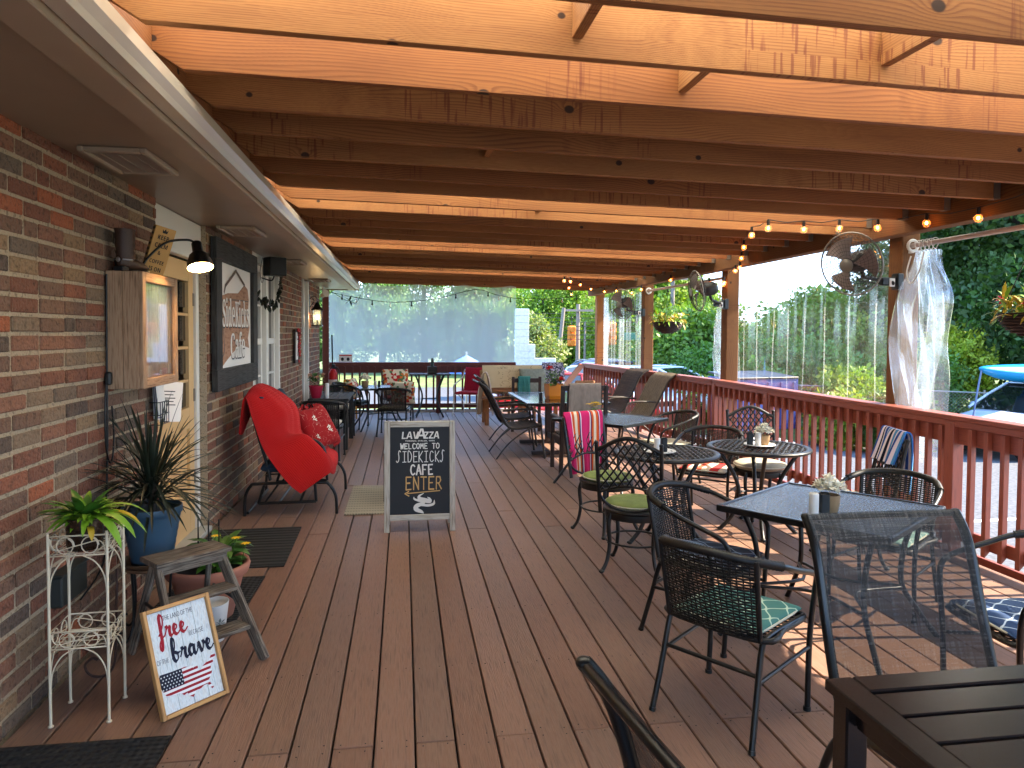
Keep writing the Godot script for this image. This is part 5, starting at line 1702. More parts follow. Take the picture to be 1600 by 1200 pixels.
func furniture() -> void:
	# nearest square table and its four chairs
	var ty := 54.0 - 90.0   # its far left edge runs 36 degrees off the boards
	var T1 := V(2.24, 0, -3.47)
	glass_table("square pebbled glass table nearest the camera, with white flowers", T1, 36, 0.86)
	var f := V(0.81, 0, -0.59)
	var A := wicker_chair("black wicker armchair with teal cushion, nearest the camera")
	var cA := V(1.40, 0, -2.85)
	A.position = cA; A.rotation_degrees.y = 126
	seat_cushion(cA + V(0, 0.408, 0) + V(0.81, 0, -0.59) * 0.025, 126, 0.4, 0.4, 0.035, M.cushion_teal, "teal seat cushion with pale wavy lines on the nearest wicker chair")
	var cB := V(1.62, 0, -3.62)
	copy(A, "wicker_chair", "black wicker armchair with navy cushion, just behind the nearest wicker chair", cB, 40)
	seat_cushion(cB + V(0.02, 0.408, 0.02), 40, 0.4, 0.4, 0.035, M.cushion_navy, "navy seat cushion with pale wavy lines, left of the pebbled glass table")
	var cC := V(2.84, 0, -3.86)
	copy(A, "wicker_chair", "black wicker armchair on the railing side of the nearest glass table", cC, -54)
	seat_cushion(cC + V(-0.02, 0.408, 0.015), -54, 0.4, 0.4, 0.035, M.cushion_aqua, "pale aqua seat cushion under the nearest glass table, seen through mesh")
	var cD := V(2.6, 0, -2.6)
	copy(A, "wicker_chair", "black wicker armchair cut off by the right edge, beside the mesh chair", cD, -96)
	seat_cushion(cD + V(-0.025, 0.408, 0), -96, 0.4, 0.4, 0.035, M.cushion_blue, "blue seat cushion with white wavy lines at the right edge")
	shakers(V(2.05, 0.7, -3.32), -10, "on the nearest glass table")
	flower_pot_small(V(2.16, 0.7, -3.36), "white paper flowers in a burlap pot on the nearest glass table", M.petal_white, M.burlap, 1.25)
	# slat table and mesh chairs in the corner
	slat_table("dark brown slatted table cut off by the lower right corner", V(1.62, 0, -1.2), 0, 1.1, 0.94, 0.72, M.slat_brown, 7)
	var S := sling_chair("dark mesh sling chair with see-through back behind the slatted table", M.black_metal, M.sling_mesh, 0.2, 0.97, false)
	S.position = V(1.675, 0, -1.86)
	copy(S, "sling_chair", "dark mesh sling chair at the bottom edge, only its back corner showing", V(0.81, 0, -1.09), 98)
	# round tables
	round_table("round black lattice table by the railing with white flowers on a plate", V(2.85, 0, -5.42), 10)
	round_table("round black lattice table beside the chair with green cushion", V(2.0, 0, -5.25), 35)
	var LC := lattice_chair("black lattice back chair with green cushion seen from behind")
	LC.position = V(1.57, 0, -4.68); LC.rotation_degrees.y = 152
	round_cushion(V(1.575, 0.43, -4.69), 0.205, 0.045, M.cloth_green, "green round cushion on the lattice chair seen from behind")
	copy(LC, "lattice_chair", "black lattice chair under the pink striped towel", V(1.63, 0, -5.6), 26)
	round_cushion(V(1.64, 0.43, -5.58), 0.205, 0.045, M.cloth_green, "green round cushion with cream piping below the pink striped towel")
	copy(LC, "lattice_chair", "black lattice back chair with beige cushion against the railing", V(3.13, 0, -5.95), -12)
	round_cushion(V(3.12, 0.43, -5.9), 0.225, 0.06, M.cloth_beige, "beige cushion on the lattice chair against the railing")
	copy(LC, "lattice_chair", "black lattice chair by the railing under the blue striped towel", V(3.12, 0, -4.62), -104)
	round_cushion(V(3.12, 0.43, -4.62), 0.205, 0.045, M.cloth_beige, "beige cushion on the chair with the blue striped towel")
	var t := thing("striped_towel", "pink, orange and white striped towel over a lattice chair back", "towel", V(1.63, 0, -5.6), 26)
	draped(t, [Vector2(0.44, -0.24), Vector2(0.6, -0.245), Vector2(0.78, -0.265), Vector2(0.905, -0.28), Vector2(0.945, -0.305), Vector2(0.91, -0.335), Vector2(0.78, -0.325), Vector2(0.62, -0.31)], 0.42, M.towel_pink, "towel_cloth", 0.01, 0.01, Vector2(1, 1), -0.22, true)
	t = thing("striped_towel", "blue and white striped towel over a chair by the railing", "towel", V(3.12, 0, -4.62), -104)
	draped(t, [Vector2(0.72, -0.215), Vector2(0.86, -0.26), Vector2(0.93, -0.285), Vector2(0.945, -0.305), Vector2(0.92, -0.335), Vector2(0.78, -0.34), Vector2(0.52, -0.33)], 0.36, M.towel_blue, "towel_cloth", 0.01, 0.014, Vector2(1, 1), -0.1, true)
	var fE := copy(A, "wicker_chair", "black wicker armchair with red striped cushion behind the left round table", V(2.68, 0, -6.0), -40)
	seat_cushion(V(2.67, 0.408, -5.98), -40, 0.4, 0.4, 0.04, M.cloth_red_stripe, "red and cream striped seat cushion behind the left round table")
	plate_set(V(2.86, 0.7, -5.42), "on the round table by the railing", true)
	plate_set(V(1.93, 0.7, -5.2), "on the round table behind the green cushioned chair", false)
	# second square table
	glass_table("square pebbled glass table with yellow flowers, second from the camera", V(2.2, 0, -7.42), 40, 0.9)
	copy(A, "wicker_chair", "black wicker armchair at the glass table with yellow flowers", V(2.86, 0, -7.45), -80)
	seat_cushion(V(2.84, 0.408, -7.45), -80, 0.4, 0.4, 0.035, M.cloth_beige, "pale seat cushion at the glass table with yellow flowers")
	var yp := thing("flower_pot", "yellow flowers in a white pot on the second glass table", "flower pot", V(2.0, 0.7, -7.3))
	var b := Buf.new()
	b.lathe([Vector2(0.001, 0), Vector2(0.045, 0), Vector2(0.055, 0.09), Vector2(0.051, 0.09), Vector2(0.049, 0.075), Vector2(0.001, 0.07)], 18)
	part(yp, "pot", b, M.cloth_white)
	b = Buf.new()
	for i in 9:
		var c := V(rng.randf_range(-0.06, 0.06), 0.13 + rng.randf() * 0.05, rng.randf_range(-0.06, 0.06))
		for k in 7:
			var a := TAU * k / 7.0
			b.leaf(c, V(cos(a), 0.35, sin(a)), 0.05, 0.024, 0.7, 3)
	part(yp, "petals", b, M.yellow_petal)
	b = Buf.new()
	for i in 14:
		var a := rng.randf() * TAU
		b.leaf(V(0, 0.07, 0), V(cos(a), 1.0, sin(a)), 0.1, 0.03, 0.9, 4)
	part(yp, "leaves", b, M.leaf_green)
	# large table and what is round it
	big_table()
	far_end()
	glider()
	aframe()

func plate_set(at: Vector3, where: String, flowers: bool) -> void:
	var p := thing("plate", "white patterned plate " + where, "plate", at, 0, "plates on the round tables")
	var b := Buf.new()
	b.lathe([Vector2(0.001, 0.004), Vector2(0.08, 0.004), Vector2(0.12, 0.012), Vector2(0.125, 0.014), Vector2(0.122, 0.018), Vector2(0.08, 0.009), Vector2(0.001, 0.009)], 32)
	part(p, "dish", b, M.white_plastic)
	b = Buf.new()
	for i in 11:
		var a := TAU * i / 11.0
		b.ball(V(0.098 * cos(a), 0.0125, 0.098 * sin(a)), V(0.011, 0.0015, 0.011), 8, 3)
	part(p, "painted_dots", b, M.cloth_navy, "stuff")
	shakers(at + V(-0.03, 0.01, 0.03), 165 if flowers else 0, where)
	if flowers: flower_pot_small(at + V(0.035, 0.01, 0.0), "white paper flowers in a burlap pot on the round table by the railing", M.petal_white, M.burlap, 1.15)

func big_table() -> void:
	var o := thing("dining_table", "large dark table with shiny tiled top holding a yellow flower pot", "table", V(2.1, 0, -9.75))
	var b := Buf.new()
	for i in 2:
		for j in 3:
			part(o, "tile", flat_box(-0.49 + i * 0.491, -0.002 + i * 0.49, 0.703, 0.718, -0.78 + j * 0.521, -0.265 + j * 0.521, 0.002), M.table_tile)
	for s in [-1.0, 1.0]:
		part(o, "edge_board", flat_box(s * 0.52 - 0.028, s * 0.52 + 0.028, 0.685, 0.72, -0.85, 0.85, 0.004), M.slat_brown)
		part(o, "edge_board", flat_box(-0.491, 0.491, 0.685, 0.7201, s * 0.815 - 0.032, s * 0.815 + 0.032, 0.004), M.slat_brown)
	part(o, "top_board", flat_box(-0.49, 0.49, 0.682, 0.701, -0.78, 0.78), M.dark_wood)
	for s in [-1.0, 1.0]:
		b = Buf.new()
		b.box(V(0, 0.36, s * 0.5), V(0.09, 0.66, 0.09), Basis.IDENTITY, 0.006)
		part(o, "pedestal", b, M.dark_wood)
		b = Buf.new()
		b.box(V(0, 0.03, s * 0.5), V(0.85, 0.045, 0.07), Basis.IDENTITY, 0.006)
		b.box(V(0, 0.66, s * 0.5), V(0.75, 0.04, 0.06), Basis.IDENTITY, 0.006)
		part(o, "foot_bar", b, M.dark_wood)
	part(o, "stretcher", flat_box(-0.025, 0.025, 0.1, 0.17, -0.46, 0.46, 0.004), M.dark_wood)
	# yellow pot
	var p := thing("flower_pot", "square yellow pot with red flowers on the large dark table", "flower pot", V(2.02, 0.72, -9.5), 8)
	b = Buf.new()
	for k in 2:
		var w0 := 0.088 if k == 0 else 0.098; var w1 := 0.1 if k == 0 else 0.105
		var y0 := 0.0 if k == 0 else 0.045; var y1 := 0.045 if k == 0 else 0.2
		for q in 4:
			var bs := Basis(Vector3.UP, q * PI / 2)
			b.face([bs * V(-w0, y0, w0), bs * V(w0, y0, w0), bs * V(w1, y1, w1), bs * V(-w1, y1, w1)], bs * Vector3(0, 0, 1))
	b.face([V(-0.1, 0.18, -0.1), V(0.1, 0.18, -0.1), V(0.1, 0.18, 0.1), V(-0.1, 0.18, 0.1)], Vector3.UP)
	part(p, "pot", b, mat("pot_yellow", Color(0.86, 0.5, 0.04), 0.5))
	b = Buf.new()
	for i in 46:
		var a := rng.randf() * TAU
		var h := rng.randf_range(0.15, 0.36)
		var c := V(cos(a) * 0.1 * rng.randf(), h, sin(a) * 0.1 * rng.randf())
		b.leaf(c, V(cos(a), rng.randf_range(-0.2, 0.8), sin(a)), 0.1, 0.05, 0.8, 3)
	for i in 7:
		var a := i * 0.9
		b.tube([V(0, 0.18, 0), V(cos(a) * 0.05, 0.3, sin(a) * 0.05), V(cos(a) * 0.12, 0.4, sin(a) * 0.12)], 0.004, 5)
	part(p, "leaves", b, M.leaf_green)
	b = Buf.new()
	for c in [V(-0.08, 0.41, 0.05), V(0.06, 0.25, 0.1)]: blossom(b, c, 0.04, 24, 0.045)
	part(p, "blossoms", b, mat("petal_red", Color(0.8, 0.1, 0.05), 0.7))
	var sh := thing("shaker", "black shaker with white edge before the yellow pot", "shaker", V(1.78, 0.72, -9.2))
	part(sh, "body", flat_box(-0.022, 0.022, 0, 0.11, -0.022, 0.022, 0.003), M.black_plastic)
	part(sh, "edge_label", flat_box(0.0222, 0.03, 0.0, 0.11, -0.02, 0.02, 0.001), M.white_plastic)
	# chairs round it
	var c1 := sling_chair("brown sling armchair left of the large dark table, seen from its side", M.brown_metal, M.sling_brown, 0.5, 0.98)
	c1.position = V(1.52, 0, -9.3); c1.rotation_degrees.y = 92
	copy(c1, "sling_chair", "brown sling armchair farther along the left side of the large table", V(1.62, 0, -10.3), 88)
	var s2 := sling_chair("tan woven high back sling chair near the railing, nearer of two", M.brown_metal, M.sling_tan, 0.62, 1.02)
	s2.position = V(3.28, 0, -10.15); s2.rotation_degrees.y = -82
	var s3 := sling_chair("brown woven high back sling chair near the railing, farther of two", M.brown_metal, M.sling_brown, 0.62, 1.04)
	s3.position = V(3.12, 0, -10.95); s3.rotation_degrees.y = -82
	# dark wooden chair with towel
	var w := thing("wooden_chair", "dark wooden slat back chair at the near end of the large table", "chair", V(2.02, 0, -8.15), 180)
	for s in [-1.0, 1.0]:
		b = Buf.new(); b.beam(V(s * 0.25, 0, -0.24), V(s * 0.25, 1.02, -0.32), 0.045, 0.04, 0.005); part(w, "back_post", b, M.dark_wood)
		b = Buf.new(); b.beam(V(s * 0.25, 0, 0.24), V(s * 0.25, 0.62, 0.22), 0.045, 0.04, 0.005); part(w, "leg", b, M.dark_wood)
		b = Buf.new(); b.box(V(s * 0.25, 0.635, -0.01), V(0.055, 0.025, 0.54), Basis.IDENTITY, 0.006); part(w, "arm", b, M.dark_wood)
		b = Buf.new(); b.box(V(s * 0.25, 0.39, -0.01), V(0.03, 0.06, 0.44), Basis.IDENTITY, 0.004); part(w, "side_rail", b, M.dark_wood)
	for i in 5:
		part(w, "seat_slat", flat_box(-0.23, 0.23, 0.42, 0.44, -0.23 + i * 0.095, -0.145 + i * 0.095, 0.004), M.dark_wood)
		b = Buf.new(); b.beam(V(-0.19 + i * 0.095, 0.46, -0.277), V(-0.19 + i * 0.095, 0.98, -0.316), 0.05, 0.014, 0.003, Vector3.RIGHT); part(w, "back_slat", b, M.dark_wood)
	b = Buf.new(); b.box(V(0, 0.99, -0.318), V(0.46, 0.06, 0.025), Basis.IDENTITY, 0.005); part(w, "top_rail", b, M.dark_wood)
	var t := thing("towel", "beige towel hung over the dark wooden chair back", "towel", V(2.02, 0, -8.15), 180)
	draped(t, [Vector2(0.62, -0.245), Vector2(0.8, -0.262), Vector2(0.98, -0.285), Vector2(1.045, -0.315), Vector2(1.0, -0.352), Vector2(0.8, -0.348), Vector2(0.55, -0.325)], 0.37, M.cloth_oat, "towel_cloth", 0.008, 0.004)
	# bench under quilts
	var n := thing("wooden_bench", "pine wood bench covered with blankets behind the large table", "bench", V(2.1, 0, -12.55))
	for x in [-0.66, 0.0, 0.66]:
		for z in [-0.27, 0.2]:
			b = Buf.new(); b.box(V(x, 0.22, z), V(0.07, 0.44, 0.07), Basis.IDENTITY, 0.005); part(n, "leg", b, M.bench_wood)
		b = Buf.new(); b.beam(V(x, 0.42, -0.27), V(x, 0.95, -0.36), 0.06, 0.04, 0.004); part(n, "back_post", b, M.bench_wood)
	for i in 4: part(n, "seat_plank", flat_box(-0.74, 0.74, 0.44, 0.465, -0.29 + i * 0.135, -0.16 + i * 0.135, 0.004), M.bench_wood)
	for i in 3:
		b = Buf.new(); b.box(V(0, 0.6 + i * 0.14, -0.28 - 0.025 * i), V(1.46, 0.11, 0.022), Basis(Vector3.RIGHT, -0.17), 0.004); part(n, "back_plank", b, M.bench_wood)
	t = thing("quilt", "cream printed quilt laid over the bench back", "quilt", V(2.1, 0, -12.55))
	draped(t, [Vector2(0.62, -0.25), Vector2(0.8, -0.285), Vector2(0.98, -0.33), Vector2(1.01, -0.38), Vector2(0.9, -0.41), Vector2(0.5, -0.4)], 1.36, M.quilt, "quilt_cloth", 0.012, 0.01)
	t = thing("throw_blanket", "oatmeal fringed throw hanging at the left end of the bench", "blanket", V(1.44, 0, -12.4), 80)
	draped(t, [Vector2(0.3, 0.1), Vector2(0.6, 0.06), Vector2(0.86, 0.02), Vector2(0.92, -0.03), Vector2(0.8, -0.08), Vector2(0.2, -0.12)], 0.3, M.cloth_oat, "throw_cloth", 0.012, 0.03)
	b = Buf.new()
	for i in 16: b.tube([V(-0.14 + i * 0.019, 0.3, 0.1), V(-0.14 + i * 0.019 + rng.randf_range(-0.01, 0.01), 0.18, 0.11)], 0.004, 4)
	part(t, "fringe", b, M.cloth_oat)
	var ch := thing("wooden_chair", "dark wooden chair in front of the bench under a teal throw", "chair", V(1.98, 0, -11.7), 180)
	for s in [-1.0, 1.0]:
		b = Buf.new(); b.beam(V(s * 0.22, 0, -0.2), V(s * 0.22, 0.9, -0.26), 0.045, 0.035, 0.004); part(ch, "back_post", b, M.dark_wood)
		b = Buf.new(); b.box(V(s * 0.22, 0.21, 0.2), V(0.04, 0.42, 0.04), Basis.IDENTITY, 0.004); part(ch, "leg", b, M.bench_wood)
	part(ch, "seat", flat_box(-0.24, 0.24, 0.42, 0.45, -0.22, 0.23, 0.006), M.dark_wood)
	for y in [0.62, 0.84]: part(ch, "back_rail", flat_box(-0.2, 0.2, y - 0.035, y + 0.035, -0.262, -0.235, 0.004), M.dark_wood)
	t = thing("throw_blanket", "teal patterned throw over the dark chair beside the bench", "blanket", V(1.94, 0, -11.7), 180)
	draped(t, [Vector2(0.5, -0.215), Vector2(0.8, -0.225), Vector2(0.905, -0.25), Vector2(0.8, -0.285), Vector2(0.45, -0.285)], 0.2, M.throw_teal, "throw_cloth", 0.012, 0.006)
	t = thing("pillow", "grey green knitted pillow against the bench back", "pillow", V(2.32, 0.466, -12.55))
	var pm := part(t, "pillow_body", cushion(0.5, 0.5, 0.15, 12, 0.4), M.cloth_grey)
	pm.rotation_degrees = V(72, 0, 0); pm.position = V(0, 0.24, -0.22)
	t = thing("throw_blanket", "plum and white patterned throw over the right end of the bench", "blanket", V(2.72, 0, -12.55))
	draped(t, [Vector2(0.66, -0.235), Vector2(0.85, -0.26), Vector2(1.02, -0.33), Vector2(1.04, -0.4), Vector2(0.7, -0.42)], 0.4, M.throw_plum, "throw_cloth", 0.015, 0.015)
	var tb := thing("wooden_chair", "tan backed wooden chair half hidden behind the beige towel", "chair", V(2.86, 0, -11.3), 180)
	for s in [-1.0, 1.0]:
		for z in [-0.2, 0.2]:
			b = Buf.new(); b.box(V(s * 0.17, 0.21 if z > 0 else 0.4, z), V(0.035, 0.42 if z > 0 else 0.8, 0.035), Basis.IDENTITY, 0.004); part(tb, "leg", b, M.bench_wood)
	part(tb, "seat", flat_box(-0.19, 0.19, 0.42, 0.46, -0.2, 0.22, 0.01), M.tan_leather)
	part(tb, "backrest", flat_box(-0.16, 0.16, 0.62, 0.86, -0.24, -0.2, 0.015), M.tan_leather)

func far_end() -> void:
	var b := Buf.new()
	var o := thing("bar_table", "tall narrow dark table with cactus by the far railing", "table", V(0.5, 0, -13.75))
	part(o, "tabletop", flat_box(-0.39, 0.39, 0.8, 0.83, -0.25, 0.25, 0.006), M.slat_brown)
	for s in [-1.0, 1.0]:
		for z in [-1.0, 1.0]:
			b = Buf.new()
			b.tube(smooth([V(s * 0.27, 0.8, z * 0.12), V(s * 0.2, 0.62, z * 0.1), V(s * 0.14, 0.4, z * 0.09), V(s * 0.18, 0.18, z * 0.11), V(s * 0.26, 0, z * 0.14)], 5), 0.016, 7)
			part(o, "leg", b, M.cast_metal)
	b = Buf.new(); b.tube([V(-0.16, 0.35, 0), V(0.16, 0.35, 0)], 0.01, 6); part(o, "brace", b, M.cast_metal)
	o = thing("cactus_pot", "small cactus in a dark square pot on the tall far table", "potted plant", V(0.55, 0.83, -13.8))
	part(o, "pot", flat_box(-0.09, 0.09, 0, 0.13, -0.09, 0.09, 0.01), M.charcoal_wood)
	b = Buf.new(); b.tube([V(0, 0.12, 0), V(0.005, 0.2, 0), V(0, 0.29, 0)], [0.03, 0.034, 0.016], 9); part(o, "cactus", b, M.leaf_dark)
	# pink cushioned armchair
	o = thing("metal_armchair", "white metal armchair with deep pink cushion by the far railing", "chair", V(1.28, 0, -13.85), -28)
	for s in [-1.0, 1.0]:
		b = Buf.new()
		b.tube(smooth([V(s * 0.25, 0, 0.24), V(s * 0.25, 0.4, 0.2), V(s * 0.27, 0.58, 0.16), V(s * 0.27, 0.64, 0.0), V(s * 0.25, 0.72, -0.2), V(s * 0.23, 0.88, -0.3)], 5), 0.012, 7)
		part(o, "arm", b, M.white_plastic)
		b = Buf.new(); b.tube(smooth([V(s * 0.25, 0, -0.3), V(s * 0.24, 0.25, -0.22), V(s * 0.24, 0.4, 0.0), V(s * 0.24, 0.42, 0.2)], 5), 0.012, 7)
		part(o, "leg", b, M.white_plastic)
	b = Buf.new(); b.tube([V(-0.23, 0.88, -0.3), V(0.23, 0.88, -0.3)], 0.012, 7); b.tube([V(-0.25, 0.25, 0.21), V(0.25, 0.25, 0.21)], 0.009, 6)
	part(o, "cross_bar", b, M.white_plastic)
	seat_cushion(V(1.28, 0.42, -13.83), -28, 0.46, 0.46, 0.06, M.cloth_pink, "deep pink seat cushion on the white armchair by the far railing", "", "seat_cushion", false)
	var t := thing("back_cushion", "deep pink back cushion on the white armchair by the far railing", "cushion", V(1.28, 0, -13.85), -28)
	var pm := part(t, "pad", cushion(0.44, 0.5, 0.07, 10, 0.22), M.cloth_pink)
	pm.rotation_degrees = V(76, 0, 0); pm.position = V(0, 0.68, -0.28)
	# table with flowers, its chairs
	glass_table("square dark table with pale flowers, far left of the deck", V(-0.38, 0, -12.15), 12, 0.8)
	flower_pot_small(V(-0.62, 0.7, -12.0), "cream flowers in a small pot on the far left table", M.petal_white, M.burlap, 1.5)
	shakers(V(-0.45, 0.7, -12.0), 0, "on the far left table")
	var A: Node3D = get_node("wicker_chair")
	copy(A, "wicker_chair", "black wicker armchair seen from behind at the far left table", V(-0.14, 0, -11.35), 172)
	seat_cushion(V(-0.14, 0.408, -11.37), 172, 0.4, 0.4, 0.05, M.cloth_beige, "pale seat cushion on the wicker chair seen from behind")
	pillow_at(V(0.0, 0.46, -11.45), 172, 0.38, M.cloth_floral, "floral pillow showing past the wicker chair seen from behind")
	copy(A, "wicker_chair", "black armchair on the left side of the far left table", V(-0.86, 0, -12.3), 75)
	seat_cushion(V(-0.85, 0.408, -12.3), 75, 0.4, 0.4, 0.06, M.leaf_dark, "dark green seat cushion on the left side of the far table", "", "seat_cushion", false)
	pillow_at(V(-0.78, 0.47, -12.32), 75, 0.36, M.cloth_floral, "floral pillow on the chair left of the far table")
	copy(A, "wicker_chair", "black armchair facing the camera behind the far left table", V(-0.1, 0, -13.1), 12)
	seat_cushion(V(-0.1, 0.408, -13.1), 12, 0.44, 0.42, 0.06, M.cloth_pink, "deep pink seat cushion behind the far left table", "", "seat_cushion", false)
	pillow_at(V(-0.12, 0.47, -13.2), 12, 0.48, M.cloth_floral, "large floral pillow with red bird colours behind the far left table")
	# table against the wall
	slat_table("dark slatted table against the brick wall past the loveseat", V(-1.0, 0, -10.5), 0, 0.54, 1.15, 0.7, M.charcoal_wood, 5, false)
	copy(A, "wicker_chair", "black armchair with pale cushion at the near end of the wall table", V(-1.0, 0, -9.35), 178)
	seat_cushion(V(-1.0, 0.408, -9.37), 178, 0.42, 0.42, 0.07, M.cloth_white, "pale seat cushion at the near end of the wall table", "", "seat_cushion", false)
	copy(A, "wicker_chair", "black armchair at the far end of the wall table", V(-1.0, 0, -11.5), 4)
	seat_cushion(V(-1.0, 0.408, -11.5), 4, 0.42, 0.42, 0.07, M.cloth_white, "pale seat cushion at the far end of the wall table", "", "seat_cushion", false)
	var pp := thing("flower_pot", "pale flowers in a bright pink pot on the wall table", "flower pot", V(-1.18, 0.7, -10.1))
	b = Buf.new()
	b.lathe([Vector2(0.001, 0), Vector2(0.06, 0), Vector2(0.1, 0.17), Vector2(0.096, 0.17), Vector2(0.09, 0.15), Vector2(0.001, 0.145)], 16)
	part(pp, "pot", b, mat("pot_pink", Color(0.72, 0.12, 0.25), 0.5))
	b = Buf.new()
	for i in 60:
		var a := rng.randf() * TAU
		b.leaf(V(cos(a) * 0.05, 0.16 + rng.randf() * 0.16, sin(a) * 0.05), V(cos(a), rng.randf() * 1.2 - 0.2, sin(a)), 0.085, 0.035, 0.6, 3)
	part(pp, "leaves", b, M.leaf_green)
	b = Buf.new()
	for i in 5: blossom(b, V(rng.randf_range(-0.1, 0.1), 0.26 + rng.randf() * 0.08, rng.randf_range(-0.1, 0.1)), 0.025, 14, 0.03)
	part(pp, "blossoms", b, mat("petal_peach", Color(0.9, 0.65, 0.5), 0.7))
	var k := thing("candle", "tall white candle tube on the wall table", "candle", V(-1.03, 0.7, -10.05))
	b = Buf.new(); b.lathe([Vector2(0.001, 0), Vector2(0.028, 0), Vector2(0.028, 0.2), Vector2(0.022, 0.207), Vector2(0.001, 0.2)], 14)
	part(k, "wax", b, M.white_plastic)
	b = Buf.new(); b.tube([V(0, 0.2, 0), V(0.002, 0.218, 0)], 0.0025, 5); part(k, "wick", b, M.ink)
	# clutter by the far left corner
	var fx := thing("fire_extinguisher", "red and white fire extinguisher hung in the far left corner", "fire extinguisher", V(-1.3, 0.5, -13.75))
	b = Buf.new(); b.lathe([Vector2(0.001, 0), Vector2(0.07, 0.0), Vector2(0.078, 0.03), Vector2(0.078, 0.34), Vector2(0.05, 0.4), Vector2(0.025, 0.42), Vector2(0.001, 0.42)], 16)
	part(fx, "cylinder", b, M.red)
	b = Buf.new(); b.lathe([Vector2(0.0785, 0.1), Vector2(0.0788, 0.22)], 16); part(fx, "label_band", b, M.paper)
	b = Buf.new(); b.box(V(0.02, 0.44, 0), V(0.11, 0.02, 0.025), Basis(Vector3.FORWARD, -0.2), 0.005); b.tube(smooth([V(0, 0.43, 0.02), V(0.1, 0.42, 0.03), V(0.12, 0.25, 0.03), V(0.1, 0.1, 0.05)], 5), 0.011, 6)
	part(fx, "handle_and_hose", b, M.black_plastic)
	part(fx, "hanger", flat_box(-0.03, 0.03, 0.3, 0.5, -0.13, -0.085), M.black_metal)
	var lp := thing("corner_post", "red slotted timber post at the far left corner", "post", V(-1.47, 0, -14.15))
	part(lp, "post_body", flat_box(-0.06, 0.06, 0, 2.42, -0.05, 0.05, 0.005), M.rail_dark_paint)
	b = Buf.new()
	for i in 18: b.box(V(0.061, 0.6 + i * 0.1, 0), V(0.006, 0.03, 0.025))
	part(lp, "slot", b, M.white_paint, "stuff")
	var rt := thing("broom", "thin dark pole standing upright in the far left corner", "broom", V(-1.33, 0, -14.1))
	b = Buf.new(); b.tube([V(0, 0.3, 0), V(-0.02, 1.55, 0)], 0.014, 7); part(rt, "pole", b, M.ink)
	b = Buf.new(); b.box(V(0, 0.18, 0), V(0.24, 0.26, 0.05), Basis.IDENTITY, 0.02); part(rt, "bristles", b, M.burlap)
	var nt := thing("notice_card", "small white notice card with red heading on the far railing", "notice", V(-1.12, 1.02, -14.4))
	part(nt, "card", flat_box(-0.13, 0.13, 0, 0.15, -0.01, 0.0), M.paper)
	part(nt, "heading", flat_box(-0.12, 0.12, 0.12, 0.14, 0.0005, 0.003), M.red)
	b = Buf.new()
	for q in 2: b.ball(V(-0.06 + q * 0.11, 0.055, 0.002), V(0.03, 0.035, 0.002), 8, 5)
	part(nt, "picture", b, M.ink)
	var ys := thing("wet_floor_sign", "yellow folding stand near the far left corner", "floor sign", V(-0.98, 0, -13.6), 5)
	b = Buf.new()
	for s in [-1.0, 1.0]:
		b.beam(V(s * 0.12, 0, 0.12), V(s * 0.1, 0.72, 0.01), 0.025, 0.03, 0.004); b.beam(V(s * 0.12, 0, -0.12), V(s * 0.1, 0.72, -0.01), 0.025, 0.03, 0.004)
	b.box(V(0, 0.71, 0), V(0.22, 0.04, 0.03), Basis.IDENTITY, 0.004); b.box(V(0, 0.45, 0.045), V(0.22, 0.03, 0.02), Basis.IDENTITY, 0.004)
	part(ys, "frame", b, mat("stand_yellow", Color(0.78, 0.52, 0.05), 0.5))
	part(ys, "panel", flat_box(-0.09, 0.09, 0.47, 0.62, 0.03, 0.042), M.stand_yellow)
	for q in [[-1.05, -12.9, "leafy plant with small pink flowers on the deck in the far left corner", 0.55], [-1.32, -13.2, "straggly green plant beside the fire extinguisher", 0.7]]:
		var p := thing("potted_plant", q[2], "potted plant", V(q[0], 0, q[1]))
		b = Buf.new(); b.lathe([Vector2(0.001, 0), Vector2(0.11, 0), Vector2(0.15, 0.24), Vector2(0.14, 0.24), Vector2(0.13, 0.21), Vector2(0.001, 0.2)], 16)
		part(p, "pot", b, M.black_plastic)
		b = Buf.new()
		for i in 90:
			var a := rng.randf() * TAU
			b.leaf(V(cos(a) * 0.08, 0.2 + rng.randf() * q[3] * 0.6, sin(a) * 0.08), V(cos(a), rng.randf() * 1.4 - 0.2, sin(a)), 0.12, 0.04, 0.7, 3)
		part(p, "leaves", b, M.leaf_green)
		b = Buf.new()
		for i in 8: blossom(b, V(rng.randf_range(-0.15, 0.15), 0.25 + rng.randf() * q[3] * 0.7, rng.randf_range(-0.15, 0.15)), 0.02, 10, 0.03)
		part(p, "blossoms", b, mat("petal_rose", Color(0.8, 0.4, 0.5), 0.7) if not M.has("petal_rose") else M.petal_rose)
	# string of little bulbs across the far end
	var sl := thing("string_lights", "string of small dark bulbs sagging across the milky plastic sheet", "string lights")
	b = Buf.new()
	var pts := smooth([V(-1.35, 2.36, -14.1), V(-0.9, 2.28, -14.25), V(-0.25, 2.2, -14.3), V(0.6, 2.27, -14.3), V(1.42, 2.47, -14.3), V(1.9, 2.36, -14.3), V(2.4, 2.3, -14.3), V(3.2, 2.33, -14.3), V(3.7, 2.43, -14.3)], 6)
	b.tube(pts, 0.006, 5)
	part(sl, "cable", b, M.wire)
	for i in range(3, pts.size(), 3):
		b = Buf.new(); b.tube([pts[i], pts[i] - V(0, 0.05, 0)], 0.012, 7); b.ball(pts[i] - V(0, 0.075, 0), V(0.02, 0.026, 0.02), 8, 6)
		part(sl, "bulb", b, M.bulb_glass if i % 2 == 0 else M.black_plastic)

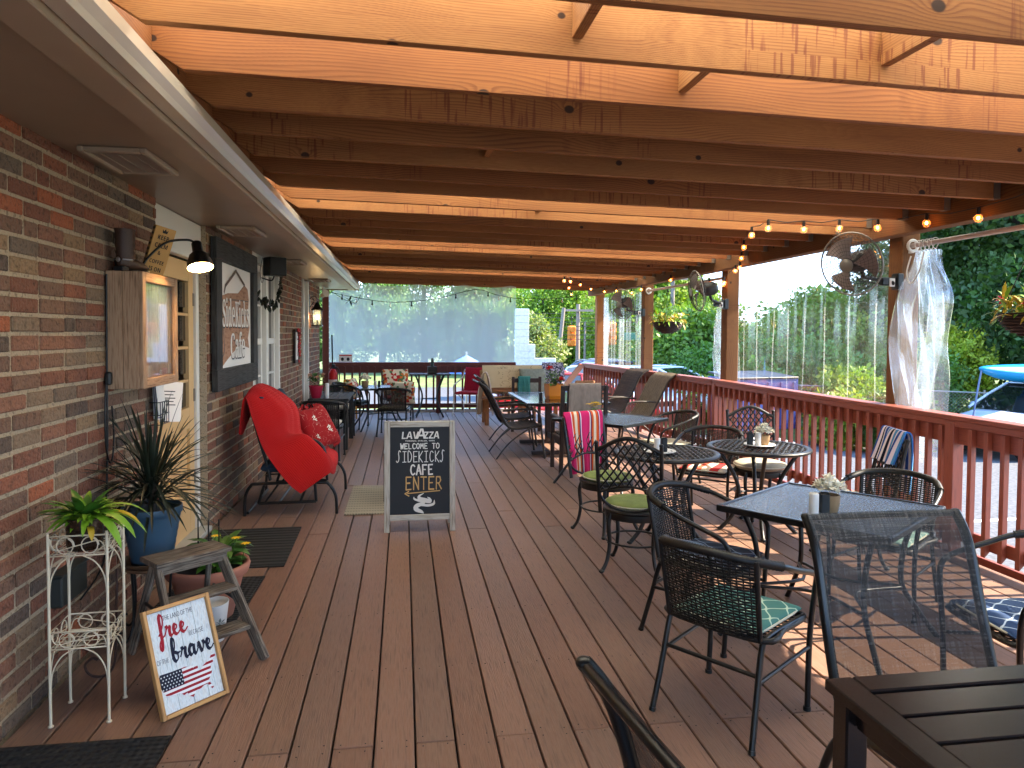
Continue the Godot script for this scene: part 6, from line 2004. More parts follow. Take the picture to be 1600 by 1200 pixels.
func pillow_at(at: Vector3, yaw: float, s: float, m: Material, label: String) -> Node3D:
	var t := thing("pillow", label, "pillow", at, yaw)
	var pm := part(t, "pillow_body", cushion(s, s, 0.13, 12, 0.42), m)
	pm.rotation_degrees = V(68, 0, 0); pm.position = V(0, s * 0.45, -0.1)
	return t

func glider() -> void:
	var o := thing("loveseat_glider", "black metal loveseat glider with navy cushions against the brick wall", "loveseat", V(-0.98, 0, -6.95), 90)
	# local: x along the seat (towards the camera), z out from the wall
	var W := 0.5
	for s in [-1.0, 1.0]:
		var x: float = s * W
		var b := Buf.new()
		b.tube(smooth([V(x, 0, -0.38), V(x, 0.16, -0.375), V(x, 0.26, -0.33), V(x, 0.28, -0.25), V(x, 0.28, 0.25), V(x, 0.265, 0.33), V(x, 0.16, 0.39), V(x, 0, 0.4)], 5), 0.014, 8)
		part(o, "base_frame", b, M.black_metal)
		b = Buf.new()
		var xi: float = s * (W - 0.035)
		b.tube(smooth([V(xi, 0.1, -0.27), V(xi, 0.105, 0.22)], 2), 0.0135, 8)
		b.tube([V(xi, 0.1, -0.27), V(xi, 0.27, -0.22)], 0.0135, 8); b.tube([V(xi, 0.105, 0.22), V(xi, 0.42, 0.2)], 0.0135, 8)
		part(o, "glide_bar", b, M.black_metal)
		b = Buf.new()
		b.tube([V(xi, 0.1, -0.22), V(xi - s * 0.01, 0.27, -0.1)], 0.01, 6); b.tube([V(xi, 0.1, 0.08), V(xi - s * 0.01, 0.4, 0.2)], 0.012, 6)
		part(o, "hanger_link", b, M.black_metal)
		b = Buf.new()
		b.tube(smooth([V(xi, 0.3, -0.17), V(xi, 0.45, -0.2), V(xi, 0.7, -0.27), V(xi, 0.98, -0.345)], 5), 0.0145, 8)
		part(o, "back_post", b, M.black_metal)
		b = Buf.new()
		b.tube(smooth([V(xi, 0.63, -0.25), V(xi, 0.66, -0.1), V(xi, 0.66, 0.15), V(xi, 0.6, 0.27), V(xi, 0.48, 0.3), V(xi, 0.36, 0.26)], 5), 0.0145, 8)
		part(o, "arm", b, M.black_metal)
	var b := Buf.new()
	for q in [V(0, 0.36, 0.26), V(0, 0.34, -0.2), V(0, 0.97, -0.34), V(0, 0.55, -0.23), V(0, 0.02, -0.36), V(0, 0.1, -0.1)]:
		b.tube([q - V(W - 0.03, 0, 0), q + V(W - 0.03, 0, 0)], 0.0125, 8)
	part(o, "cross_bar", b, M.black_metal)
	for i in 7:
		b = Buf.new()
		b.tube([V(-0.42 + i * 0.14, 0.345, -0.2), V(-0.42 + i * 0.14, 0.36, 0.26)], 0.007, 6)
		part(o, "seat_strap", b, M.black_metal)
	for i in 2:
		var sx := -0.245 + i * 0.49
		var w := ["near", "far"][i] as String
		var c := seat_cushion(V(-0.98 + 0.0, 0.36, -6.95 - sx), 90, 0.48, 0.5, 0.1, M.cloth_navy, "navy seat cushion at the %s end of the loveseat" % w, "", "seat_cushion", false)
		var bc := thing("back_cushion", "navy back cushion at the %s end of the loveseat" % w, "cushion", V(-0.98, 0, -6.95 - sx), 90)
		var pm := part(bc, "pad", cushion(0.49, 0.58, 0.15, 12, 0.3), M.cloth_navy)
		pm.rotation_degrees = V(76, 0, 0); pm.position = V(0, 0.74, -0.25)
		var tuft := Buf.new()
		for q in 4: tuft.ball(V(-0.11 + 0.22 * (q % 2), 0.66 + 0.2 * (q / 2), -0.115 - 0.05 * (q / 2)), V(0.012, 0.012, 0.006), 8, 5)
		part(bc, "tuft", tuft, M.cloth_navy, "stuff")
	# the red blanket, from behind the back over cushion and seat to below the seat front
	var t := thing("red_blanket", "bright red knitted blanket draped over the near end of the loveseat", "blanket", V(-0.98, 0, -6.95), 90)
	var grid := [[V(-0.5, 0.72, -0.42), V(-0.4, 0.7, -0.42), V(-0.25, 0.75, -0.42), V(0.0, 0.85, -0.42)], [V(-0.51, 1.03, -0.37), V(-0.4, 1.11, -0.33), V(-0.2, 1.12, -0.33), V(-0.1, 1.12, -0.33)],
		[V(-0.55, 0.84, -0.3), V(-0.48, 0.92, -0.08), V(-0.3, 0.94, -0.02), V(-0.1, 0.94, -0.02)], [V(-0.565, 0.6, -0.22), V(-0.49, 0.71, -0.05), V(-0.3, 0.67, 0.02), V(-0.03, 0.62, 0.05)],
		[V(-0.57, 0.42, -0.1), V(-0.5, 0.69, 0.12), V(-0.3, 0.56, 0.16), V(0.12, 0.51, 0.18)], [V(-0.57, 0.27, 0.02), V(-0.51, 0.52, 0.28), V(-0.32, 0.46, 0.34), V(0.14, 0.45, 0.34)], [V(-0.56, 0.2, 0.1), V(-0.5, 0.36, 0.34), V(-0.34, 0.32, 0.355), V(0.1, 0.34, 0.35)]]
	var rows := []
	for gr in grid: rows.append(smooth(gr, 10))
	var cols := []
	for ci in 31:
		var line := []
		for gr in rows: line.append(gr[ci])
		cols.append(smooth(line, 7))
	b = Buf.new()
	b.slab(42, 30, func(a, c):
		var p: Vector3 = cols[int(round(c * 30))][int(round(a * 42))]
		var k := smoothstep(0.2, 0.6, a)
		var rip: float = 0.009 * sin(c * 15.0 + a * 4.0) * k + 0.004 * sin(c * 33.0 - a * 11.0)
		return p + V(-0.3, 0.6, 0.7) * rip
		, 0.014)
	part(t, "knit_cloth", b, M.red_knit)
	# the red pillow with its ties
	var p := thing("red_pillow", "red printed pillow with bow ties on the far end of the loveseat", "pillow", V(-0.86, 0.47, -7.16), 68)
	var pm := part(p, "pillow_body", cushion(0.42, 0.42, 0.15, 14, 0.45), M.cloth_red_print)
	pm.rotation_degrees = V(60, 0, 12); pm.position = V(0, 0.17, -0.02)
	b = Buf.new()
	for q in 48:
		var a := TAU * q / 48.0
		var c := signf(cos(a)) * pow(absf(cos(a)), 0.35); var s := signf(sin(a)) * pow(absf(sin(a)), 0.35)
		b.leaf(V(c * 0.205, 0.075, s * 0.205), V(c, 0.25 * sin(q * 2.2), s), 0.04, 0.05, 0.0, 2, 0.3, 0.4)
	var fr := part(pm, "ruffle", b, M.cloth_red_print)
	b = Buf.new()
	for s in [-1.0, 1.0]:
		b.tube(smooth([V(0.0, 0.37, -0.1), V(s * 0.05, 0.43, -0.09), V(s * 0.09, 0.4, -0.08), V(s * 0.05, 0.37, -0.08), V(0, 0.37, -0.1)], 5), 0.009, 6, false, true, 0.4)
		b.tube(smooth([V(0.0, 0.37, -0.1), V(s * 0.06, 0.33, -0.06), V(s * 0.08, 0.26, -0.03)], 5), 0.008, 6, false, true, 0.4)
	part(p, "bow_tie", b, M.cloth_red_print)
	# cream monograms and outlined words printed on the pillow
	b = Buf.new()
	for q in [[V(-0.06, 0, -0.08), 1.0], [V(0.07, 0, 0.06), 1.2], [V(-0.13, 0, 0.1), 0.8]]:
		var c: Vector3 = q[0]; var s: float = q[1]
		var xf := Transform3D(Basis(Vector3.RIGHT, -PI / 2), V(c.x, 0.1495, c.z)).scaled_local(Vector3.ONE * 0.022 * s)
		b.stroke([Vector2(-1, 0.6), Vector2(0.2, 1.0), Vector2(0.8, 0.5), Vector2(-0.3, 0.1), Vector2(-0.9, -0.4), Vector2(0.2, -0.9), Vector2(1.1, -0.5)], 0.34, 0.05, xf)
		b.stroke([Vector2(0.3, 1.5), Vector2(0.3, -1.3), Vector2(0.9, -1.3)], 0.3, 0.06, xf)
		b.stroke([Vector2(-0.4, 0.9), Vector2(1.0, 0.9)], 0.26, 0.07, xf)
	part(pm, "monogram", b, M.petal_white)

# ---------------------------------------------------------------- the chalkboard sign
const PEN := {
	"W": [[0, 1, 0.22, 0, 0.5, 0.7, 0.78, 0, 1, 1]], "E": [[0.95, 1, 0.1, 1, 0.08, 0, 0.95, 0.02], [0.1, 0.52, 0.75, 0.53]], "L": [[0.1, 1, 0.08, 0, 0.9, 0.02]],
	"C": [[0.9, 0.85, 0.6, 1, 0.25, 0.9, 0.05, 0.5, 0.25, 0.1, 0.6, 0, 0.92, 0.15]], "O": [[0.5, 1, 0.12, 0.8, 0.08, 0.3, 0.45, 0, 0.85, 0.25, 0.9, 0.75, 0.5, 1]],
	"M": [[0, 0, 0.12, 1, 0.5, 0.35, 0.88, 1, 1, 0]], "T": [[0, 1, 1, 0.98], [0.5, 1, 0.48, 0]], "S": [[0.95, 0.98, 0.6, 1.08, 0.4, 0.8, 0.5, 0.5, 0.45, 0.15, 0.15, -0.02, -0.1, 0.12]],
	"I": [[0.1, 1, 0.9, 1], [0.5, 1, 0.48, 0], [0.05, 0, 0.92, 0.0]], "D": [[0.05, 0, 0.1, 1, 0.6, 0.92, 0.9, 0.5, 0.6, 0.06, 0.05, 0]], "K": [[0.1, 1, 0.08, 0], [0.95, 1, 0.12, 0.45, 0.95, -0.05]],
	"A": [[0, 0, 0.5, 1, 1, 0], [0.2, 0.36, 0.8, 0.36]], "F": [[0.08, 0, 0.1, 1, 0.95, 1], [0.1, 0.52, 0.7, 0.52]], "N": [[0.05, 0, 0.08, 1, 0.9, 0, 0.93, 1]], "R": [[0.08, 0, 0.1, 1, 0.7, 0.98, 0.85, 0.72, 0.6, 0.5, 0.12, 0.48], [0.45, 0.48, 0.95, 0]],
}

func pen_text(b: Buf, s: String, x0: float, x1: float, y: float, h: float, w: float, xf: Transform3D, passes := 1) -> void:
	var n := s.length()
	var adv := (x1 - x0) / n
	for i in n:
		var ch := s[i]
		if not PEN.has(ch): continue
		for q in passes:
			for st in PEN[ch]:
				var pts := []
				for k in range(0, st.size(), 2):
					pts.append(Vector2(x0 + i * adv + float(st[k]) * adv * 0.76 + rng.randf_range(-0.0012, 0.0012), y + float(st[k + 1]) * h + rng.randf_range(-0.0012, 0.0012) + q * w * 0.4))
				if ch in ["C", "O", "S", "D"]: pts = smooth(pts, 4)
				b.stroke(pts, w * rng.randf_range(0.85, 1.15), 0.0007 + 0.0001 * q, xf)

func aframe() -> void:
	var o := thing("chalkboard_sign", "chalkboard sandwich sign in a pale wooden frame standing mid deck", "sandwich board", V(0.135, 0, -5.76), 0)
	var tilt := 0.12
	var xf := Transform3D(Basis(Vector3.RIGHT, -tilt), V(0, 0, 0))
	var Wd := 0.57; var H := 0.885
	for side in 2:
		var f := xf if side == 0 else Transform3D(Basis(Vector3.UP, PI) * Basis(Vector3.RIGHT, -tilt), V(0, 0, -0.27))
		for s in [-1.0, 1.0]:
			var b := Buf.new()
			b.box(f * V(s * (Wd / 2 - 0.022), H / 2, -0.012), V(0.044, H, 0.024), f.basis, 0.003, Vector2(s, side))
			part(o, "stile", b, M.aframe_paint)
		for y in [H - 0.023, 0.115]:
			var b := Buf.new()
			b.box(f * V(0, y, -0.0125), V(Wd - 0.09, 0.045, 0.023), f.basis, 0.003, Vector2(y, side))
			part(o, "rail", b, M.aframe_paint)
		var b := Buf.new()
		b.box(f * V(0, 0.49, -0.014), V(Wd - 0.092, 0.7, 0.008), f.basis)
		var bd := part(o, "board", b, M.chalkboard)
		if side == 0:
			var tf := f * Transform3D(Basis.IDENTITY, V(0, 0, -0.0098))
			var lt := Buf.new()
			pen_text(lt, "WELCOME TO", -0.155, 0.165, 0.665, 0.042, 0.0075, tf)
			pen_text(lt, "SIDEKICKS", -0.185, 0.21, 0.558, 0.085, 0.0062, tf, 1)
			pen_text(lt, "CAFE", -0.075, 0.115, 0.456, 0.078, 0.011, tf, 1)
			#lt.stroke(smooth([Vector2(-0.055, 0.535), Vector2(-0.066, 0.51), Vector2(-0.05, 0.488)], 4), 0.017, 0.0009, tf)
			part(bd, "chalk_lettering", lt, M.chalk)
			lt = Buf.new()
			pen_text(lt, "ENTER", -0.115, 0.19, 0.335, 0.1, 0.008, tf, 2)
			lt.stroke([Vector2(-0.1, 0.307), Vector2(0.16, 0.324)], 0.008, 0.0009, tf)
			lt.stroke([Vector2(-0.12, 0.305), Vector2(-0.09, 0.323)], 0.009, 0.0011, tf); lt.stroke([Vector2(-0.12, 0.305), Vector2(-0.088, 0.286)], 0.009, 0.0012, tf)
			part(bd, "gold_lettering", lt, M.chalk_gold)
			lt = Buf.new()
			for q in [[[0.03, 0.325, 0.004], [-0.005, 0.305, 0.016], [0.0, 0.282, 0.03], [0.045, 0.268, 0.036], [0.08, 0.262, 0.028], [0.075, 0.283, 0.014], [0.06, 0.294, 0.004]], [[-0.048, 0.298, 0.003], [-0.045, 0.282, 0.013], [-0.01, 0.268, 0.018], [0.03, 0.258, 0.02], [0.02, 0.245, 0.025], [-0.025, 0.225, 0.034], [-0.03, 0.2, 0.034], [0.01, 0.18, 0.022], [0.03, 0.165, 0.003]], [[0.115, 0.27, 0.003], [0.11, 0.24, 0.018], [0.07, 0.228, 0.02], [0.02, 0.232, 0.018], [-0.005, 0.228, 0.004]]]:
				var pts := []; var ws := []
				var v3 := []
				for e in q: v3.append(V(e[0], e[1] - 0.02, e[2]))
				for e in smooth(v3, 6):
					pts.append(Vector2(e.x, e.y)); ws.append(maxf(e.z, 0.002))
				lt.stroke(pts, ws, 0.0009, tf)
			part(bd, "emblem", lt, M.chalk)
			for e in [["LAV", -0.147, -0.012, 0.745, 0.058], ["A", -0.035, 0.05, 0.745, 0.082], ["ZZA", 0.03, 0.157, 0.745, 0.058], ["TORINO, ITALIA, 1895", -0.118, 0.12, 0.721, 0.0125]]:
				var tm := text_mesh(e[0], 0.1, 0.0008, "Droid Sans", true)
				var mi := part(bd, "printed_lettering", tm, M.chalk)
				var ab := tm.get_aabb()
				var kx: float = (e[2] - e[1]) / ab.size.x; var ky: float = e[4] / ab.size.y
				var sl := 0.1 if e[4] > 0.03 else 0.0
				mi.transform = tf * Transform3D(Basis(Vector3(kx, 0, 0), Vector3(sl * ky, ky, 0), Vector3(0, 0, 1)), V(e[1] - ab.position.x * kx - sl * ky * ab.position.y, e[3] - ab.position.y * ky, 0.0009 + (0.0003 if e[0] == "A" else 0.0)))
	var hg := Buf.new()
	for s in [-1.0, 1.0]: hg.box(xf * V(s * 0.2, H - 0.01, -0.03), V(0.05, 0.03, 0.012), Basis.IDENTITY, 0.003)
	part(o, "hinge", hg, M.galvanised)
	# little white topped table and rug behind it
	var t := thing("side_table", "small brown side table with pale top behind the chalkboard sign", "table", V(0.02, 0, -7.0), 0)
	for i in 4: part(t, "top_slat", flat_box(-0.2 + i * 0.1, -0.104 + i * 0.1, 0.47, 0.49, -0.22, 0.22, 0.003), M.grey_light_top)
	part(t, "apron", flat_box(-0.2, 0.2, 0.44, 0.469, -0.22, 0.22, 0.003), M.slat_brown)
	for q in [[-1, -1], [1, -1], [1, 1], [-1, 1]]:
		part(t, "leg", flat_box(q[0] * 0.18 - 0.02, q[0] * 0.18 + 0.02, 0, 0.44, q[1] * 0.2 - 0.02, q[1] * 0.2 + 0.02, 0.003), M.slat_brown)
	var rg := Buf.new()
	rg.slab(16, 20, func(a, c): return V(lerpf(-0.51, 0.25, a), 0.006 + 0.0015 * sin(a * 9.0 + c * 7.0), lerpf(-6.36, -7.55, c)), 0.008, Vector2(1, 1.4))
	solo("woven_rug", rg, M.rug_weave, "small cream woven rug beneath the side table behind the chalkboard", "rug")

func put_text(parent: Node3D, s: String, size: float, xf: Transform3D, m: Material, font := "Droid Sans", bold := false, called := "lettering", depth := 0.0012) -> MeshInstance3D:
	var tm := text_mesh(s, size, depth, font, bold)
	var mi := part(parent, called, tm, m)
	var ab := tm.get_aabb()
	mi.transform = xf * Transform3D(Basis.IDENTITY, V(-ab.position.x - ab.size.x / 2, -ab.position.y, 0))
	return mi

func wall_things() -> void:
	var b := Buf.new()
	# display case of weathered boards
	var o := thing("display_case", "weathered wooden display case with glass front on the brick wall", "display case", V(WX, 1.29, -4.375))
	var D := 0.165; var Wd := 0.6; var H := 0.63
	for s in [-1.0, 1.0]:
		for k in 2:
			part(o, "side_board", flat_box(0.0 + k * 0.083, 0.081 + k * 0.084, 0, H, s * (Wd / 2 - 0.012) - 0.012, s * (Wd / 2 - 0.012) + 0.012, 0.003), M.crate_wood)
	part(o, "top_board", flat_box(0.002, D - 0.001, H - 0.022, H, -Wd / 2 + 0.025, Wd / 2 - 0.025, 0.003), M.crate_wood)
	part(o, "bottom_board", flat_box(0.002, D - 0.001, 0, 0.022, -Wd / 2 + 0.025, Wd / 2 - 0.025, 0.003), M.crate_wood)
	part(o, "back_board", flat_box(0.003, 0.02, 0.02, H - 0.02, -Wd / 2 + 0.02, Wd / 2 - 0.02), M.frame_pine)
	for s in [-1.0, 1.0]:
		part(o, "face_frame", flat_box(D + 0.001, D + 0.02, 0, H, s * (Wd / 2 - 0.026) - 0.026, s * (Wd / 2 - 0.026) + 0.026, 0.003), M.crate_wood)
	for y in [0.026, H - 0.026]:
		part(o, "face_frame", flat_box(D + 0.0012, D + 0.0198, y - 0.026, y + 0.026, -Wd / 2 + 0.053, Wd / 2 - 0.053, 0.003), M.crate_wood)
	part(o, "pane", flat_box(D - 0.008, D - 0.003, 0.03, H - 0.03, -Wd / 2 + 0.03, Wd / 2 - 0.03), M.pane)
	for q in [[0.34, 0.05, 0.3, 0.36], [0.1, -0.12, 0.16, 0.2], [0.12, 0.14, 0.15, 0.14]]:
		part(o, "paper", flat_box(0.0215, 0.0235, q[0] - q[3] / 2, q[0] + q[3] / 2, q[1] - q[2] / 2, q[1] + q[2] / 2), M.paper)
	# lamp on top of it
	var l := thing("desk_lamp", "black gooseneck lamp lit over the display case", "lamp", V(-1.47, 1.92, -4.32))
	b = Buf.new()
	b.tube(smooth([V(0.02, 0.0, 0.08), V(0.06, 0.1, 0.02), V(0.13, 0.19, -0.06), V(0.22, 0.215, -0.13), V(0.25, 0.205, -0.17)], 6), 0.007, 8)
	part(l, "gooseneck", b, M.black_metal)
	b = Buf.new(); b.lathe([Vector2(0.001, 0), Vector2(0.06, 0.0), Vector2(0.06, 0.012), Vector2(0.05, 0.018), Vector2(0.001, 0.02)], 18, V(0.02, 0, 0.08))
	part(l, "base", b, M.black_metal)
	var sb := Basis(Vector3.FORWARD, -0.22) * Basis(Vector3.RIGHT, -0.3)
	var sc := V(0.26, 0.2, -0.18)
	b = Buf.new()
	b.lathe([Vector2(0.074, -0.155), Vector2(0.07, -0.12), Vector2(0.052, -0.075), Vector2(0.035, -0.06), Vector2(0.03, -0.05), Vector2(0.03, 0.0), Vector2(0.022, 0.012), Vector2(0.001, 0.014)], 22, sc, sb)
	part(l, "lamp_shade", b, M.black_metal)
	b = Buf.new()
	b.lathe([Vector2(0.0725, -0.154), Vector2(0.0685, -0.12), Vector2(0.05, -0.077), Vector2(0.001, -0.07)], 22, sc, sb)
	part(l, "shade_lining", b, M.white_paint)
	b = Buf.new(); b.ball(sc + sb * V(0, -0.12, 0), V(0.028, 0.032, 0.028), 12, 8)
	part(l, "bulb", b, M.lamp_glow)
	var om := OmniLight3D.new()
	om.name = "lamp_light"; om.light_color = Color(1, 0.8, 0.55); om.light_energy = 0.06; om.omni_range = 12.0; om.omni_attenuation = 2.0; om.light_size = 0.02; om.shadow_enabled = true
	add_child(om)
	om.position = l.position + sc + sb * V(0, -0.12, 0)
	# boot
	var bo := thing("cowboy_boot", "worn dark brown cowboy boot standing on the display case", "boot", V(-1.475, 1.92, -4.13), 160)
	b = Buf.new()
	b.lathe([Vector2(0.044, 0.03), Vector2(0.05, 0.06), Vector2(0.045, 0.085), Vector2(0.052, 0.1), Vector2(0.047, 0.115), Vector2(0.054, 0.14), Vector2(0.05, 0.16), Vector2(0.055, 0.18), Vector2(0.052, 0.205), Vector2(0.056, 0.225), Vector2(0.05, 0.225), Vector2(0.046, 0.18)], 18, Vector3.ZERO, Basis.IDENTITY, Vector2(0.8, 1.1))
	var lea := mat("boot_leather", Color(0.24, 0.15, 0.1), 0.55); lea.albedo_texture = M.brick_0.albedo_texture; tri_mat(lea, 9.0, false)
	part(bo, "shaft", b, lea)
	b = Buf.new(); b.slab(16, 12, func(a, c):
		var r := 0.043 * pow(sin(PI * clampf(0.1 + 0.86 * a, 0, 1)), 0.55)
		var an: float = c * TAU
		return V(cos(an) * r, 0.012 + maxf(sin(an) * r * 0.9 + 0.03, 0.0) * (1.25 - 0.65 * a), -0.055 + a * 0.22), 0.0)
	part(bo, "foot", b, lea)
	b = Buf.new(); b.box(V(0, 0.012, -0.03), V(0.06, 0.028, 0.05), Basis.IDENTITY, 0.005); b.box(V(0, 0.008, 0.08), V(0.07, 0.008, 0.14), Basis.IDENTITY, 0.003)
	part(bo, "sole", b, M.ink)
	b = Buf.new(); b.ball(V(0, 0.06, -0.052), V(0.014, 0.014, 0.006), 8, 5); b.tube([V(-0.046, 0.06, 0.0), V(-0.03, 0.06, -0.045), V(0.03, 0.06, -0.045), V(0.046, 0.06, 0.0)], 0.004, 5)
	part(bo, "spur", b, M.steel)
	# coffee sign leaning on the wall
	var k := thing("coffee_sign", "tan wooden sign about keeping calm and coffee atop the display case", "sign", V(-1.44, 1.92, -4.42))
	var kb := Basis(Vector3.FORWARD, 0.28) * Basis(Vector3.UP, 0.5)
	b = Buf.new(); b.box(kb * V(0, 0.145, 0), V(0.11, 0.29, 0.075), kb, 0.003)
	for i in b.uv.size(): b.uv[i] *= 3.0
	part(k, "board", b, mat("sign_tan", Color(0.8, 0.6, 0.33), 0.7))
	var cv := Buf.new()
	for q in 9:
		var y0 := 0.01 + q * 0.031
		for m in 3:
			var z0 := 0.032 - m * 0.0225
			cv.face([kb * V(-0.0556, y0, z0), kb * V(-0.0556, y0 + 0.014, z0 - 0.01), kb * V(-0.0556, y0 + 0.03, z0 - 0.01), kb * V(-0.0556, y0 + 0.016, z0)], kb * Vector3(-1, 0, 0))
			cv.face([kb * V(-0.0556, y0 + 0.014, z0 - 0.01), kb * V(-0.0556, y0, z0 - 0.0215), kb * V(-0.0556, y0 + 0.016, z0 - 0.0215), kb * V(-0.0556, y0 + 0.03, z0 - 0.01)], kb * Vector3(-1, 0, 0))
	part(k, "chevron_side", cv, mat("chevron_green", Color(0.16, 0.17, 0.13), 0.7))
	for e in [["KEEP", 0.215, 0.036], ["CALM", 0.168, 0.036], ["&", 0.128, 0.03], ["COFFEE", 0.075, 0.03], ["IS ON", 0.03, 0.034]]:
		put_text(k, e[0], e[2], Transform3D(kb, kb * V(0, e[1], 0.0385)) * Transform3D(Basis.IDENTITY.scaled(V(0.72, 1, 1)), Vector3.ZERO), M.ink, "Droid Sans", true)
	b = Buf.new()
	b.prism(PackedVector2Array([Vector2(-0.012, 0), Vector2(0.012, 0), Vector2(0.015, 0.022), Vector2(0.007, 0.012), Vector2(0, 0.026), Vector2(-0.007, 0.012), Vector2(-0.015, 0.022)]), 0.001, Transform3D(kb, kb * V(0, 0.255, 0.0385)))
	part(k, "crown_mark", b, M.ink)
	# cable and plug below the case
	var cb := thing("power_cable", "black power cable with inline switch hanging down the brick wall", "cable")
	b = Buf.new()
	b.tube(smooth([V(WX + 0.012, 1.9, -4.06), V(WX + 0.012, 1.35, -4.05), V(WX + 0.014, 1.0, -4.04), V(WX + 0.012, 0.7, -4.02), V(WX + 0.012, 0.4, -3.98), V(WX + 0.014, 0.3, -3.7)], 5), 0.005, 6)
	b.tube(smooth([V(WX + 0.014, 1.35, -4.04), V(WX + 0.02, 1.2, -4.0), V(WX + 0.02, 0.98, -4.01), V(WX + 0.02, 0.9, -4.07), V(WX + 0.02, 1.02, -4.11), V(WX + 0.02, 1.2, -4.09)], 5), 0.0045, 6)
	part(cb, "cord", b, M.black_plastic)
	b = Buf.new(); b.box(V(WX + 0.02, 1.35, -4.05), V(0.03, 0.07, 0.04), Basis.IDENTITY, 0.008); part(cb, "switch", b, M.black_plastic)
	var bx := thing("outlet_box", "dark weatherproof outlet box low on the brick wall behind the plant stand", "outlet box", V(WX, 0.0, -3.55))
	part(bx, "cover", flat_box(0.0, 0.055, 0.36, 0.5, -0.13, 0.13, 0.008), mat("box_grey", Color(0.14, 0.15, 0.13), 0.6))
	part(bx, "lip", flat_box(0.0, 0.065, 0.5005, 0.512, -0.135, 0.135, 0.003), M.box_grey)
	# papers in a rack by the door
	var pr := thing("paper_rack", "black wire rack of leaflets between display case and cream door", "leaflet rack", V(WX, 1.02, -4.78))
	b = Buf.new()
	for y in [0.0, 0.06, 0.14]: b.tube([V(0.01, y, -0.09), V(0.07, y, -0.09), V(0.07, y, 0.09), V(0.01, y, 0.09)], 0.003, 5)
	for z in [-0.08, -0.04, 0.0, 0.04, 0.08]: b.tube([V(0.07, 0, z), V(0.07, 0.14, z)], 0.003, 5)
	part(pr, "rack", b, M.black_metal)
	for q in 5:
		b = Buf.new(); b.box(V(0.02 + q * 0.009, 0.13 + 0.012 * q, -0.02 + 0.012 * q), V(0.002, 0.22, 0.14), Basis(Vector3.FORWARD, -0.1 + q * 0.02) * Basis(Vector3.RIGHT, 0.1 * (q - 2)))
		part(pr, "leaflet", b, M.paper if q % 2 == 0 else M.cloth_violet)
	var dp := thing("door_notice", "white printed notice taped beside the cream door", "notice", V(WX + 0.06, 1.02, -4.95), 60)
	b = Buf.new(); b.box(V(0, 0.12, 0), V(0.17, 0.26, 0.002), Basis(Vector3.FORWARD, 0.1)); part(dp, "sheet", b, M.paper)
	b = Buf.new()
	for q in 5: b.box(V(-0.02, 0.19 - q * 0.022, 0.0015), V(0.1 - (q % 2) * 0.03, 0.006, 0.0006), Basis(Vector3.FORWARD, 0.1))
	part(dp, "print", b, M.ink, "stuff")
	# cafe sign in its charcoal frame
	var s := thing("cafe_sign", "large cafe name sign in a charcoal timber frame on the brick wall", "sign", V(WX + 0.012, 1.74, -6.95), 90)
	var W2 := 1.64; var H2 := 1.27
	# local x runs towards the camera after the turn, so text reads along -x turned; use +x = away
	for q in [-1.0, 1.0]:
		part(s, "frame_board", flat_box(q * (W2 / 2 - 0.09) - 0.09, q * (W2 / 2 - 0.09) + 0.09, -H2 / 2 + 0.182, H2 / 2 - 0.182, 0.0, 0.048, 0.004), M.charcoal_wood)
		part(s, "frame_board", flat_box(-W2 / 2, W2 / 2, q * (H2 / 2 - 0.09) - 0.09, q * (H2 / 2 - 0.09) + 0.09, 0.0, 0.05, 0.004), M.charcoal_wood)
	part(s, "panel", flat_box(-W2 / 2 + 0.17, W2 / 2 - 0.17, -H2 / 2 + 0.17, H2 / 2 - 0.17, 0.002, 0.012), M.paper)
	b = Buf.new()
	var shape := PackedVector2Array()
	for q in [[-0.62, -0.36], [-0.6, -0.2], [-0.64, -0.05], [-0.58, 0.1], [-0.62, 0.2], [-0.5, 0.17], [-0.3, 0.2], [0.1, 0.22], [0.36, 0.31], [0.5, 0.28], [0.55, 0.18], [0.5, 0.02], [0.58, -0.1], [0.5, -0.2], [0.55, -0.3], [0.2, -0.26], [-0.1, -0.32], [-0.4, -0.4], [-0.56, -0.45]]: shape.append(Vector2(q[0], q[1]))
	b.prism(shape, 0.004, Transform3D(Basis.IDENTITY, V(0, 0, 0.0145)))
	var tanm := mat("sign_wash", Color(0.7, 0.53, 0.42), 0.8); tanm.albedo_texture = M.crate_wood.albedo_texture; tanm.uv1_scale = V(1, 4, 1)
	part(s, "emblem_board", b, tanm)
	b = Buf.new()
	var sx := Transform3D(Basis.IDENTITY, V(0, 0, 0.0165))
	b.stroke([Vector2(-0.45, 0.2), Vector2(-0.4, 0.26), Vector2(0.0, 0.42), Vector2(0.36, 0.31)], 0.03, 0.001, sx)
	for y in [-0.02, 0.12]: b.stroke(smooth([Vector2(-0.6, y), Vector2(-0.1, y + 0.03), Vector2(0.52, y + 0.04)], 4), 0.012, 0.0012, sx)
	b.stroke(smooth([Vector2(-0.5, -0.1), Vector2(-0.46, -0.3), Vector2(-0.56, -0.36), Vector2(-0.58, -0.27)], 4), 0.022, 0.0016, sx)
	part(s, "emblem_lines", b, mat("sign_grey_brown", Color(0.42, 0.36, 0.32), 0.8))
	for q in [0, 1]:
		var mm: Material = M.charcoal_wood if q == 0 else M.paper
		var dz: float = 0.018 + 0.002 * q; var dx: float = 0.012 if q == 0 else 0.0
		put_text(s, "SideKicks", 0.3, Transform3D(Basis.IDENTITY.scaled(V(0.72, 1.1, 1)), V(0.0 + dx, -0.1 - dx, dz)), mm, "Droid Serif", true)
		put_text(s, "Cafe", 0.3, Transform3D(Basis.IDENTITY.scaled(V(0.9, 1.05, 1)), V(0.05 + dx, -0.38 - dx, dz)), mm, "Droid Serif", true)
